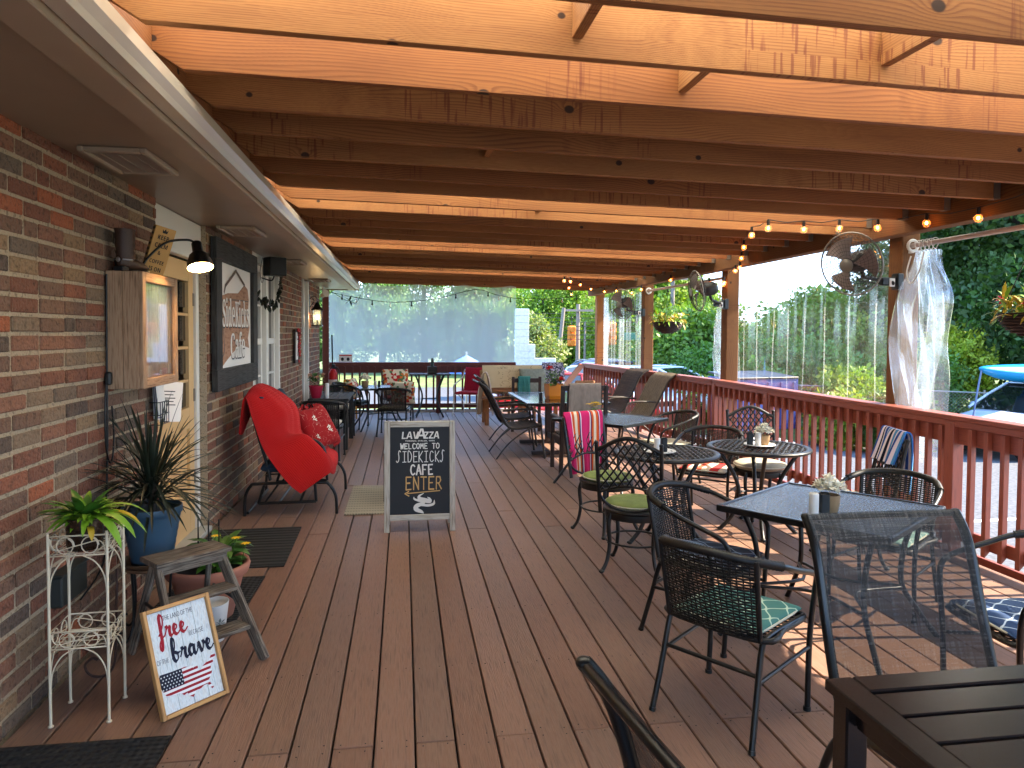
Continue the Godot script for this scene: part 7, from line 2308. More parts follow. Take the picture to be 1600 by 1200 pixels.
	# speaker
	var sp := thing("speaker", "small black loudspeaker under the eaves beside the window", "loudspeaker", V(-1.4, 2.22, -8.25), 35)
	part(sp, "cabinet", flat_box(-0.1, 0.1, 0, 0.2, -0.09, 0.08, 0.008), M.black_plastic)
	part(sp, "grille_cloth", flat_box(-0.09, 0.09, 0.01, 0.19, 0.0805, 0.086, 0.004), M.ink)
	b = Buf.new(); b.tube(smooth([V(0, 0.0, -0.02), V(-0.02, -0.05, -0.05), V(-0.1, -0.02, -0.12)], 5), 0.008, 6); b.tube(smooth([V(-0.1, 0.2, -0.09), V(-0.13, 0.05, -0.09), V(-0.11, -0.08, -0.09), V(-0.08, 0.0, -0.09)], 5), 0.003, 5)
	part(sp, "bracket_and_wire", b, M.black_metal)
	# leafy garland over the window
	var ga := thing("garland", "dark leafy wire garland swagged across the white window", "garland")
	b = Buf.new()
	var gp := smooth([V(WX + 0.03, 1.98, -7.9), V(WX + 0.03, 1.93, -8.3), V(WX + 0.03, 1.9, -8.75), V(WX + 0.03, 2.0, -9.1), V(WX + 0.03, 2.15, -9.3), V(WX + 0.03, 2.28, -9.42)], 6)
	b.tube(gp, 0.004, 5)
	part(ga, "stem", b, M.ink)
	b = Buf.new()
	for i in gp.size():
		for j in 2: b.leaf(gp[i], V(rng.randf() * 0.5, rng.randfn(), rng.randfn()), 0.09, 0.035, 0.2, 3)
	part(ga, "leaves", b, M.leaf_dracaena)
	# lantern
	var la := thing("wall_lantern", "black carriage lantern on a scroll bracket on the brick wall", "wall lantern", V(-1.42, 1.7, -12.35))
	b = Buf.new()
	b.box(V(-0.13, 0.38, 0), V(0.02, 0.3, 0.1), Basis.IDENTITY, 0.006)
	b.tube(smooth([V(-0.13, 0.45, 0), V(-0.06, 0.5, 0), V(0, 0.46, 0), V(0, 0.4, 0)], 5), 0.008, 6)
	b.tube(smooth([V(-0.13, 0.3, 0), V(-0.09, 0.36, 0), V(-0.05, 0.42, 0), V(-0.08, 0.47, 0)], 5), 0.006, 6)
	part(la, "bracket", b, M.black_metal)
	b = Buf.new(); b.lathe([Vector2(0.105, 0.27), Vector2(0.1, 0.285), Vector2(0.055, 0.33), Vector2(0.04, 0.37), Vector2(0.02, 0.4), Vector2(0.001, 0.41)], 8)
	part(la, "hood", b, M.black_metal)
	b = Buf.new()
	for q in 4:
		var a := PI / 4 + q * PI / 2
		b.tube([V(cos(a) * 0.09, 0.02, sin(a) * 0.09), V(cos(a) * 0.095, 0.27, sin(a) * 0.095)], 0.007, 6)
	b.box(V(0, 0.01, 0), V(0.17, 0.02, 0.17), Basis.IDENTITY, 0.004)
	part(la, "cage", b, M.black_metal)
	for q in 4:
		b = Buf.new(); b.box(Basis(Vector3.UP, q * PI / 2) * V(0, 0.145, 0.064), V(0.115, 0.24, 0.003), Basis(Vector3.UP, q * PI / 2))
		part(la, "pane", b, M.pane)
	b = Buf.new(); b.tube([V(0, 0.02, 0), V(0, 0.11, 0)], 0.014, 8); part(la, "candle_sleeve", b, M.ink)
	b = Buf.new(); b.ball(V(0, 0.15, 0), V(0.018, 0.036, 0.018), 10, 8); part(la, "bulb", b, M.lamp_glow)
	om = OmniLight3D.new()
	om.name = "lantern_light"; om.light_color = Color(1, 0.8, 0.55); om.light_energy = 0.02; om.omni_range = 12.0; om.omni_attenuation = 2.0; om.light_size = 0.02; om.shadow_enabled = true
	add_child(om)
	om.position = la.position + V(0, 0.15, 0)
	# picture with red berries
	var pf := thing("picture_frame", "narrow dark framed picture hung with red berry sprays on the brick", "picture", V(WX + 0.012, 1.4, -10.75), 90)
	for q in [-1.0, 1.0]:
		part(pf, "frame_board", flat_box(q * 0.2 - 0.02, q * 0.2 + 0.02, -0.2, 0.2, 0, 0.03, 0.003), M.dark_wood); part(pf, "frame_board", flat_box(-0.22, 0.22, q * 0.22 - 0.02, q * 0.22 + 0.02, 0, 0.0305, 0.003), M.dark_wood)
	part(pf, "picture", flat_box(-0.18, 0.18, -0.2, 0.2, 0.002, 0.012), M.paper)
	b = Buf.new(); var bb := Buf.new()
	for i in 16:
		var x := rng.randf_range(-0.16, 0.05)
		var p0 := V(x, 0.25, 0.04); var p1 := V(x - 0.06 + rng.randf_range(-0.05, 0.05), rng.randf_range(-0.28, 0.1), 0.06)
		b.tube(smooth([p0, (p0 + p1) / 2 + V(-0.03, 0.03, 0.02), p1], 4), 0.003, 4)
		for j in 6: bb.ball(p0.lerp(p1, rng.randf()) + V(rng.randf_range(-0.02, 0.02), 0, 0.015), V(0.011, 0.011, 0.011), 6, 5)
	part(pf, "berry_stems", b, mat("stem_red_brown", Color(0.35, 0.1, 0.08), 0.8)); part(pf, "berries", bb, M.red, "stuff")
	# little hanging ornaments and a flood lamp at the end of the eaves
	var fl := thing("flood_lamp", "white round flood lamp at the far end of the eaves", "lamp", V(-1.42, 2.3, -13.5), 40)
	b = Buf.new(); b.lathe([Vector2(0.001, -0.1), Vector2(0.04, -0.09), Vector2(0.05, -0.02), Vector2(0.075, 0.04), Vector2(0.07, 0.05), Vector2(0.001, 0.045)], 14, V(0, 0, 0), Basis(Vector3.RIGHT, 1.2)); part(fl, "housing", b, M.white_plastic)
	b = Buf.new(); b.tube([V(0, 0.0, -0.05), V(0, 0.14, -0.05)], 0.02, 7); part(fl, "stem", b, M.white_plastic)
	var bw := thing("bow_ornament", "black star bow on cables at the end of the eaves", "ornament", V(-1.0, 2.2, -13.9))
	b = Buf.new()
	for q in 5: b.leaf(V(0, 0, 0), V(cos(q * 1.26), sin(q * 1.26), 0.2), 0.11, 0.06, 0.1, 3)
	part(bw, "bow", b, M.ink)
	b = Buf.new(); b.tube(smooth([V(-0.3, 0.15, 0), V(-0.1, 0.02, 0), V(0, 0, 0), V(0.12, -0.04, 0), V(0.2, 0.12, 0)], 5), 0.005, 5); part(bw, "cable", b, M.wire)

func fan(label: String, at: Vector3, axis: Vector3, post: Vector3) -> void:
	var z := axis.normalized(); var x := Vector3.UP.cross(z).normalized(); var y := z.cross(x)
	var o := thing("wall_fan", label, "fan", at, 0, "black cage fans on the posts")
	o.basis = Basis(x, y, z)
	var R := 0.26
	var b := Buf.new()
	var ring := func(r: float, zz: float) -> Array:
		var p := []
		for i in 40: p.append(V(cos(i * TAU / 40) * r, sin(i * TAU / 40) * r, zz))
		return p
	b.tube(ring.call(R, 0.0), 0.0065, 7, true)
	part(o, "rim", b, M.galvanised)
	b = Buf.new()
	for s in [1.0, -1.0]:
		for k in 7: b.tube(ring.call(0.06 + 0.029 * k, s * 0.075 * sqrt(maxf(1.0 - pow((0.06 + 0.029 * k) / R, 2.5), 0.0))), 0.0019, 4, true)
		for k in 44:
			var a := k * TAU / 44
			var pts := []
			for q in 5:
				var rr := lerpf(0.05, R, q / 4.0)
				pts.append(V(cos(a + 0.25 * q / 4.0) * rr, sin(a + 0.25 * q / 4.0) * rr, s * 0.075 * sqrt(maxf(1.0 - pow(rr / R, 2.5), 0.0))))
			b.tube(pts, 0.0017, 4, false, false)
	part(o, "cage", b, M.fan_wire, "stuff")
	b = Buf.new(); b.lathe([Vector2(0.001, 0.0), Vector2(0.055, 0.0), Vector2(0.055, 0.012), Vector2(0.001, 0.016)], 18, V(0, 0, 0.072), Basis(Vector3.RIGHT, PI / 2)); part(o, "badge", b, M.galvanised)
	for k in 3:
		b = Buf.new()
		b.slab(8, 6, func(a, c):
			var rr := lerpf(0.035, 0.22, a)
			var an: float = k * TAU / 3 + (c - 0.5) * lerpf(0.7, 1.25, a)
			return V(cos(an) * rr, sin(an) * rr, (c - 0.5) * 0.06), 0.003)
		part(o, "blade", b, mat("fan_blade", Color(0.5, 0.44, 0.42), 0.4) if not M.has("fan_blade") else M.fan_blade)
	b = Buf.new(); b.lathe([Vector2(0.03, -0.03), Vector2(0.085, -0.08), Vector2(0.09, -0.14), Vector2(0.085, -0.22), Vector2(0.06, -0.26), Vector2(0.001, -0.265)].map(func(q): return Vector2(q.x, -q.y)), 20, Vector3.ZERO, Basis(Vector3.RIGHT, -PI / 2)); part(o, "motor", b, M.black_plastic)
	var inv := o.transform.affine_inverse()
	b = Buf.new(); var pp := inv * post
	b.tube([V(0, -0.08, -0.16), V(0, -0.14, -0.17), pp + inv.basis * V(-0.05, 0, 0)], 0.018, 8)
	b.box(pp, V(0.06, 0.14, 0.09), inv.basis, 0.008)
	b.box(pp + inv.basis * V(-0.09, 0.0, 0.0), V(0.14, 0.07, 0.05), inv.basis, 0.008)
	part(o, "bracket", b, M.black_metal)
	b = Buf.new(); b.box(pp + inv.basis * V(-0.07, -0.01, 0.028), V(0.05, 0.07, 0.01), inv.basis, 0.004); part(o, "control_plate", b, M.white_plastic)
	b = Buf.new(); b.ball(pp + inv.basis * V(-0.07, -0.015, 0.036), V(0.016, 0.02, 0.008), 10, 6); part(o, "control_knob", b, M.black_plastic)
	b = Buf.new(); b.tube(smooth([V(0.02, -0.05, -0.2), V(0.0, -0.14, -0.13), V(-0.03, -0.18, -0.2), pp + inv.basis * V(-0.1, -0.02, 0)], 6), 0.0045, 5); part(o, "cord", b, M.wire)

func hanging_basket(label: String, at: Vector3, R: float, pink: bool) -> void:
	var o := thing("hanging_basket", label, "hanging basket", at, 0, "")
	var b := Buf.new()
	var prof := []
	for i in 9: prof.append(Vector2(maxf(R * sin(i / 8.0 * PI / 2), 0.001), -R * 0.8 * cos(i / 8.0 * PI / 2)))
	b.lathe(prof, 28)
	for k in 8:
		var y := -0.74 * R + k * R * 0.105
		var r := R * sqrt(maxf(1.0 - pow(y / (R * 0.8), 2.0), 0.0)) + 0.004
		var ring := []
		for i in 36: ring.append(V(cos(i * TAU / 36) * (r + 0.004 * (1 if (i + k) % 2 == 0 else -1)), y, sin(i * TAU / 36) * (r + 0.004 * (1 if (i + k) % 2 == 0 else -1))))
		b.tube(ring, R * 0.05, 6, true)
	part(o, "basket", b, mat("basket_brown", Color(0.19, 0.13, 0.11), 0.8) if not M.has("basket_brown") else M.basket_brown)
	b = Buf.new()
	for k in 3: b.tube([V(cos(k * TAU / 3) * R, 0, sin(k * TAU / 3) * R), V(0, 0.55, 0)], 0.004, 5)
	b.tube([V(0, 0.55, 0), V(0, 0.72, 0)], 0.004, 5)
	part(o, "chain", b, M.wire)
	b = Buf.new(); var y2 := Buf.new(); var fl := Buf.new()
	for i in 230:
		var a := rng.randf() * TAU; var r := R * sqrt(rng.randf()) * 1.1
		var t: Buf = b if rng.randf() < 0.55 else y2
		t.leaf(V(cos(a) * r, rng.randf_range(-0.02, 0.12), sin(a) * r), V(cos(a) * 0.8 + rng.randfn() * 0.5, rng.randfn() * 0.7 + 0.3, sin(a) * 0.8 + rng.randfn() * 0.5), rng.randf_range(0.07, 0.16), 0.03, 1.2, 3)
	for i in 8:
		var a := rng.randf() * TAU
		blossom(fl, V(cos(a) * R, 0.05 + rng.randf() * 0.08, sin(a) * R), 0.02, 12, 0.03)
	part(o, "leaves", b, M.leaf_lime); part(o, "pale_leaves", y2, M.leaf_yellow)
	part(o, "blossoms", fl, mat("petal_hot_pink", Color(0.85, 0.2, 0.4), 0.7) if pink and not M.has("petal_hot_pink") else (M.petal_hot_pink if pink else M.petal_white))

func cursive(b: Buf, word: String, x0: float, y: float, sc: float, w: float, xf: Transform3D) -> void:
	var L := {
		"f": [[0, 0.35, 0.4, 0.95, 0.62, 1.8, 0.5, 2.3, 0.3, 2.1, 0.25, 1.0, 0.22, -0.3, 0.1, -1.0, -0.08, -1.0, -0.02, -0.4, 0.25, 0.0, 0.6, 0.25], 0.6],
		"r": [[0, 0.25, 0.2, 0.7, 0.24, 1.05, 0.34, 0.88, 0.58, 0.92, 0.52, 0.5, 0.55, 0.12, 0.72, 0.05, 0.9, 0.3], 0.9],
		"e": [[0, 0.3, 0.35, 0.62, 0.4, 0.9, 0.2, 0.98, 0.06, 0.6, 0.14, 0.12, 0.4, 0.02, 0.75, 0.35], 0.75],
		"b": [[0, 0.3, 0.35, 1.2, 0.44, 1.95, 0.28, 2.15, 0.16, 1.6, 0.12, 0.4, 0.3, 0.0, 0.56, 0.25, 0.54, 0.75, 0.38, 0.8, 0.6, 0.68, 0.85, 0.75], 0.8],
		"a": [[0, 0.7, 0.5, 0.95, 0.25, 1.0, 0.02, 0.5, 0.16, 0.05, 0.42, 0.3, 0.55, 0.95, 0.52, 0.3, 0.66, 0.04, 0.95, 0.5], 0.92],
		"v": [[0, 0.6, 0.15, 0.95, 0.26, 0.4, 0.38, 0.04, 0.58, 0.5, 0.6, 0.98, 0.72, 0.78, 0.95, 0.8], 0.9],
	}
	var x := x0
	var n := 0
	for ch in word:
		var pts := []
		var q: Array = L[ch][0]
		for k in range(0, q.size(), 2): pts.append(Vector2(x + q[k] * sc, y + q[k + 1] * sc))
		var sm := smooth(pts, 5)
		var ws := []
		for i in sm.size():
			var d: Vector2 = sm[mini(i + 1, sm.size() - 1)] - sm[maxi(i - 1, 0)]
			ws.append(w * (1.25 if d.y < 0.0 else 0.6))
		b.stroke(sm, ws, 0.0006 + 0.0004 * n, xf)
		x += float(L[ch][1]) * sc
		n += 1

func small_things() -> void:
	var b := Buf.new()
	fan("black cage fan on the nearest post, its cage tilted to the camera", V(3.66, 2.19, -5.46), V(-0.8, -0.22, 0.42), V(4.16, 2.06, -5.56))
	fan("black cage fan on the middle post, seen almost edge on", V(3.72, 2.16, -8.75), V(-0.95, -0.16, -0.1), V(4.16, 2.0, -8.86))
	fan("black cage fan on the post before the pleated plastic sheet", V(3.74, 2.12, -12.02), V(-0.72, -0.2, 0.6), V(4.16, 1.98, -12.12))
	hanging_basket("round brown hanging basket of trailing pale plants between two posts", V(4.38, 1.8, -11.5), 0.235, false)
	hanging_basket("brown cone shaped hanging basket with a pink flower at the right edge", V(4.42, 1.76, -4.48), 0.2, true)
	# lit string bulbs under the rafters
	var s := thing("string_lights", "string of lit round bulbs along the beam and under the rafters", "string lights")
	var pts := [V(4.0, 2.5, -3.9), V(3.95, 2.42, -4.47), V(3.95, 2.46, -4.97), V(3.92, 2.5, -5.5), V(3.63, 2.5, -5.59), V(3.38, 2.5, -5.71), V(3.05, 2.5, -5.7), V(3.08, 2.49, -6.05), V(3.43, 2.49, -6.9), V(3.85, 2.48, -7.8), V(3.98, 2.4, -8.1), V(4.02, 2.38, -8.3), V(4.1, 2.27, -8.78), V(4.12, 2.255, -8.84), V(4.14, 2.26, -8.9), V(4.13, 2.3, -9.3), V(4.0, 2.42, -10.4), V(4.0, 2.36, -11.75), V(4.0, 2.33, -12.27), V(4.0, 2.42, -13.2), V(4.0, 2.45, -14.0), V(3.61, 2.47, -13.6), V(3.15, 2.48, -12.6), V(2.79, 2.48, -11.85), V(2.65, 2.48, -11.7), V(3.15, 2.48, -13.5), V(3.6, 2.45, -15.2)]
	var cable := []
	for i in pts.size():
		cable.append(pts[i] + V(0, 0.075, 0))
		if i + 1 < pts.size(): cable.append((pts[i] + pts[i + 1]) / 2 + V(0, 0.055, 0))
	b.tube(cable, 0.004, 5)
	part(s, "cable", b, M.wire)
	var bm := Buf.new(); bm.ball(Vector3.ZERO, V(0.03, 0.03, 0.03), 14, 10)
	var fm := Buf.new(); fm.ball(V(0, 0.002, 0), V(0.011, 0.013, 0.011), 8, 6)
	var sm := Buf.new(); sm.tube([V(0, 0.026, 0), V(0, 0.075, 0)], 0.013, 8)
	var meshes := [bm.mesh(), fm.mesh(), sm.mesh()]
	for i in range(1, pts.size()):
		var bu := part(s, "bulb", meshes[0], M.bulb_glass); bu.position = pts[i]
		part(bu, "filament", meshes[1], M.filament)
		part(bu, "socket", meshes[2], M.black_plastic)
	# mats
	for q in [["black rubber diamond pattern mat at the bottom left edge of the deck", -1.52, -0.9, -2.3, -2.94, 0.0, "mat_rubber"], ["black ribbed door mat in front of the cream door", -1.5, -0.81, -5.0, -6.0, 0.02, "mat_ribbed"], ["black patterned mat behind the terracotta pot", -1.42, -0.9, -4.0, -4.82, -0.03, "mat_rubber"], ["dark mat by the brick wall at the far left corner", -1.3, -0.86, -12.3, -13.3, 0.0, "mat_ribbed"]]:
		b = Buf.new()
		b.box(V((q[1] + q[2]) / 2, 0.0068, (q[3] + q[4]) / 2), V(q[2] - q[1], 0.009, q[3] - q[4]), Basis(Vector3.UP, q[5]), 0.003)
		solo("door_mat", b, M[q[6]], q[0], "door mat")
	plant_stand()
	stool_and_sign()
	pots()

func plant_stand() -> void:
	var o := thing("plant_stand", "cream wire plant stand with two scrolled tiers near the wall", "plant stand", V(-1.302, 0, -3.19), 3)
	var hw := 0.108; var hd := 0.1
	var b := Buf.new()
	for q in [[-1, -1], [1, -1], [1, 1], [-1, 1]]:
		b = Buf.new()
		b.tube([V(q[0] * hw, 0, q[1] * hd), V(q[0] * hw, 0.79, q[1] * hd)], 0.0058, 8)
		b.lathe([Vector2(0.001, 0), Vector2(0.011, 0), Vector2(0.011, 0.005), Vector2(0.006, 0.008)], 10, V(q[0] * hw, 0, q[1] * hd))
		part(o, "leg", b, M.wire_white)
	for t in 2:
		var y0 := 0.315 if t == 0 else 0.695
		var h := 0.07 if t == 0 else 0.08
		b = Buf.new()
		for y in [y0, y0 + h]:
			b.tube([V(-hw, y, -hd), V(hw, y, -hd), V(hw, y, hd), V(-hw, y, hd)], 0.0035, 6, true)
		for k in 6: b.tube([V(-hw + 0.015 + k * 0.037, y0, -hd), V(-hw + 0.015 + k * 0.037, y0, hd)], 0.002, 5)
		for k in 4: b.tube([V(-hw, y0, -hd + 0.03 + k * 0.047), V(hw, y0, -hd + 0.03 + k * 0.047)], 0.002, 5)
		part(o, "tray", b, M.wire_white)
		b = Buf.new()
		for side in 4:
			var bs := Basis(Vector3.UP, side * PI / 2)
			var w := hw if side % 2 == 0 else hd
			var zz := hd if side % 2 == 0 else hw
			for s in [-1.0, 1.0]:
				var c := []
				for i in 20:
					var a := i * TAU / 16
					c.append(bs * V(s * w * 0.42 + cos(a) * h * 0.42 * (1.0 - i * 0.008), y0 + h / 2 + sin(a) * h * 0.45 * (1.0 - i * 0.008), zz))
				b.tube(c, 0.0024, 5)
			b.tube(smooth([bs * V(-w * 0.95, y0 + h * 0.9, zz), bs * V(-w * 0.75, y0 + h * 0.3, zz), bs * V(0, y0 + h * 0.5, zz), bs * V(w * 0.75, y0 + h * 0.7, zz), bs * V(w * 0.95, y0 + h * 0.1, zz)], 5), 0.0024, 5)
		part(o, "scrollwork", b, M.wire_white)
		b = Buf.new()
		for side in 4:
			var bs := Basis(Vector3.UP, side * PI / 2)
			var w := hw if side % 2 == 0 else hd
			var zz := hd if side % 2 == 0 else hw
			for s in [-1.0, 1.0]:
				b.tube(smooth([bs * V(s * w * 0.98, y0 - 0.17, zz), bs * V(s * w * 0.9, y0 - 0.09, zz), bs * V(s * w * 0.6, y0 - 0.03, zz), bs * V(s * w * 0.15, y0, zz)], 5), 0.003, 5)
		part(o, "arch_brace", b, M.wire_white)
	# its plant
	var p := thing("potted_plant", "broad leaved lime green plant in a dark glass pot on the plant stand", "potted plant", V(-1.31, 0.698, -3.19))
	b = Buf.new()
	b.lathe([Vector2(0.001, 0), Vector2(0.062, 0.0), Vector2(0.068, 0.02), Vector2(0.07, 0.13), Vector2(0.064, 0.13), Vector2(0.062, 0.1), Vector2(0.001, 0.1)], 20)
	part(p, "pot", b, mat("pot_brown_glass", Color(0.16, 0.1, 0.06), 0.15))
	b = Buf.new()
	for c in 4:   # rosettes
		var cc := V(rng.randf_range(-0.03, 0.03), 0.11, rng.randf_range(-0.03, 0.03))
		for i in 19:
			var a := i * 2.4 + c
			b.leaf(cc, V(cos(a) * (0.5 + rng.randf() * 0.7), rng.randf_range(0.35, 1.1), sin(a) * (0.5 + rng.randf() * 0.7)), rng.randf_range(0.09, 0.19), rng.randf_range(0.024, 0.034), rng.randf_range(0.8, 1.6), 7, 0.28, 0.7)
	for q in [V(0.9, 0.5, 0.35), V(0.8, 0.35, 0.6), V(1.0, 0.5, 0.0), V(0.7, 0.6, -0.3)]: b.leaf(V(0.02, 0.13, 0.02), q, 0.27, 0.042, 1.9, 8, 0.2, 0.7)
	part(p, "leaves", b, M.leaf_lime)
	b = Buf.new()
	for i in 30:
		var a := rng.randf() * TAU
		b.leaf(V(0, 0.11, 0), V(cos(a), rng.randf_range(0.5, 1.6), sin(a)), rng.randf_range(0.12, 0.2), 0.034, 0.8, 5)
	part(p, "dark_leaves", b, M.leaf_green)
	b = Buf.new()
	b.leaf(V(0.03, 0.12, 0.0), V(0.9, 0.6, 0.1), 0.22, 0.034, 1.7, 7); b.leaf(V(0.04, 0.1, 0.05), V(0.4, 0.1, 0.8), 0.1, 0.025, 1.6, 5)
	part(p, "yellow_leaves", b, M.leaf_yellow)

func stool_and_sign() -> void:
	var b := Buf.new()
	var o := thing("step_ladder", "small weathered grey wooden step ladder with two steps", "step ladder", V(-1.06, 0, -3.72), 42)
	# local: steps face +z
	part(o, "top_board", flat_box(-0.19, 0.19, 0.485, 0.51, -0.09, 0.09, 0.005), M.grey_wood)
	part(o, "top_cleat", flat_box(-0.175, 0.175, 0.44, 0.484, 0.05, 0.068, 0.003), M.grey_wood)
	for s in [-1.0, 1.0]:
		b = Buf.new(); b.beam(V(s * 0.155, 0.482, 0.02), V(s * 0.205, 0, 0.36), 0.024, 0.062, 0.004); part(o, "front_stile", b, M.grey_wood)
		b = Buf.new(); b.beam(V(s * 0.14, 0.482, -0.04), V(s * 0.185, 0, -0.2), 0.022, 0.04, 0.004); part(o, "rear_leg", b, M.grey_wood)
		b = Buf.new(); b.box(V(s * 0.172, 0.27, 0.06), V(0.01, 0.012, 0.26), Basis(Vector3.RIGHT, 0.1)); part(o, "spreader", b, M.black_metal)
	for q in [[0.325, 0.13], [0.16, 0.247]]:
		part(o, "step", flat_box(-0.165, 0.165, q[0] - 0.011, q[0] + 0.011, q[1] - 0.055, q[1] + 0.055, 0.004), M.grey_wood)
	part(o, "rear_brace", flat_box(-0.16, 0.16, 0.14, 0.18, -0.165, -0.148, 0.003), M.grey_wood)
	# framed sign that leans on it
	var s := thing("framed_sign", "white framed patriotic sign with flag map leaning on the step ladder", "sign", V(-0.86, 0.004, -3.155), 46)
	var tl := Transform3D(Basis(Vector3.RIGHT, -0.37), V(0, 0.004, 0))
	var W := 0.3; var H := 0.445
	for q in [-1.0, 1.0]:
		b = Buf.new(); b.box(tl * V(q * (W / 2 - 0.008), H / 2, -0.012), V(0.016, H, 0.028), tl.basis, 0.002); part(s, "frame_side", b, M.frame_pine)
	for y in [0.008, H - 0.008]:
		b = Buf.new(); b.box(tl * V(0, y, -0.0122), V(W - 0.033, 0.016, 0.0276), tl.basis, 0.002); part(s, "frame_side", b, M.frame_pine)
	for k in 4:
		b = Buf.new(); b.box(tl * V(-0.1005 + k * 0.067, H / 2, -0.018), V(0.0655, H - 0.034, 0.01), tl.basis, 0.001, Vector2(k * 0.7, k * 0.3))
		part(s, "plank", b, mat("sign_white", Color(0.86, 0.88, 0.88), 0.7) if not M.has("sign_white") else M.sign_white)
	if M.sign_white.albedo_texture == null:
		M.sign_white.albedo_texture = M.deck_0.albedo_texture; M.sign_white.uv1_scale = V(2, 12, 1)
	var tf := tl * Transform3D(Basis.IDENTITY, V(0, 0, -0.0128))
	var cr := mat("print_crimson", Color(0.6, 0.04, 0.12), 0.8); var nv := mat("print_navy", Color(0.03, 0.05, 0.16), 0.8); var gy := mat("print_grey", Color(0.2, 0.2, 0.22), 0.8)
	put_text(s, "THE LAND OF THE", 0.021, tf * Transform3D(Basis.IDENTITY.scaled(V(0.8, 1.35, 1)), V(0.0, 0.385, 0)), gy, "Droid Sans", false, "lettering", 0.0006)
	put_text(s, "BECAUSE", 0.02, tf * Transform3D(Basis.IDENTITY.scaled(V(0.8, 1.35, 1)), V(0.065, 0.29, 0)), gy, "Droid Sans", false, "lettering", 0.0006)
	put_text(s, "OF THE", 0.02, tf * Transform3D(Basis.IDENTITY.scaled(V(0.8, 1.35, 1)), V(-0.1, 0.215, 0)), gy, "Droid Sans", false, "lettering", 0.0006)
	b = Buf.new(); cursive(b, "free", -0.095, 0.315, 0.042, 0.0105, tf); part(s, "script_lettering", b, cr)
	b = Buf.new(); cursive(b, "brave", -0.058, 0.208, 0.044, 0.0105, tf); part(s, "script_lettering", b, nv)
	# flag in the outline of the country
	var mp := PackedVector2Array()
	for q in [[0, 0.62], [0.02, 0.66], [0.2, 0.645], [0.45, 0.64], [0.52, 0.61], [0.6, 0.6], [0.57, 0.55], [0.62, 0.58], [0.66, 0.56], [0.65, 0.48], [0.7, 0.47], [0.74, 0.52], [0.82, 0.57], [0.88, 0.6], [0.93, 0.7], [0.98, 0.69], [1.0, 0.64], [0.93, 0.57], [0.94, 0.53], [0.88, 0.49], [0.88, 0.44], [0.86, 0.4], [0.89, 0.36], [0.85, 0.27], [0.8, 0.2], [0.82, 0.12], [0.86, 0.02], [0.83, 0.0], [0.78, 0.08], [0.77, 0.13], [0.7, 0.13], [0.63, 0.09], [0.57, 0.1], [0.52, 0.04], [0.49, -0.01], [0.44, 0.03], [0.4, 0.12], [0.34, 0.1], [0.29, 0.17], [0.2, 0.18], [0.13, 0.2], [0.06, 0.22], [0.03, 0.3], [0.0, 0.38], [-0.01, 0.5]]:
		mp.append(Vector2(-0.128 + q[0] * 0.256, 0.045 + q[1] * 0.2))
	b = Buf.new(); b.prism(mp, 0.0006, tf * Transform3D(Basis.IDENTITY, V(0, 0, 0.0002))); part(s, "flag_map", b, mat("print_white", Color(0.9, 0.9, 0.89), 0.8))
	b = Buf.new()
	for k in 7:
		var y0 := 0.045 + 0.2 * (-0.01 + k * 0.105)
		for pg in Geometry2D.intersect_polygons(mp, PackedVector2Array([Vector2(-0.2, y0), Vector2(0.2, y0), Vector2(0.2, y0 + 0.0105), Vector2(-0.2, y0 + 0.0105)])):
			b.prism(pg, 0.0006, tf * Transform3D(Basis.IDENTITY, V(0, 0, 0.0008)))
	part(s, "flag_stripes", b, cr, "stuff")
	b = Buf.new()
	for pg in Geometry2D.intersect_polygons(mp, PackedVector2Array([Vector2(-0.2, 0.108), Vector2(-0.03, 0.108), Vector2(-0.03, 0.3), Vector2(-0.2, 0.3)])):
		b.prism(pg, 0.0006, tf * Transform3D(Basis.IDENTITY, V(0, 0, 0.0014)))
	part(s, "flag_canton", b, nv)
	b = Buf.new()
	for i in 7:
		for j in 5:
			var c := Vector2(-0.121 + i * 0.0135 + (j % 2) * 0.006, 0.114 + j * 0.0125)
			if c.x > -0.034 or not Geometry2D.is_point_in_polygon(c, mp): continue
			var st := PackedVector2Array()
			for k in 10: st.append(c + Vector2.from_angle(PI / 2 + k * TAU / 10) * (0.004 if k % 2 == 0 else 0.0017))
			b.prism(st, 0.0005, tf * Transform3D(Basis.IDENTITY, V(0, 0, 0.002)))
	part(s, "flag_stars", b, M.print_white, "stuff")

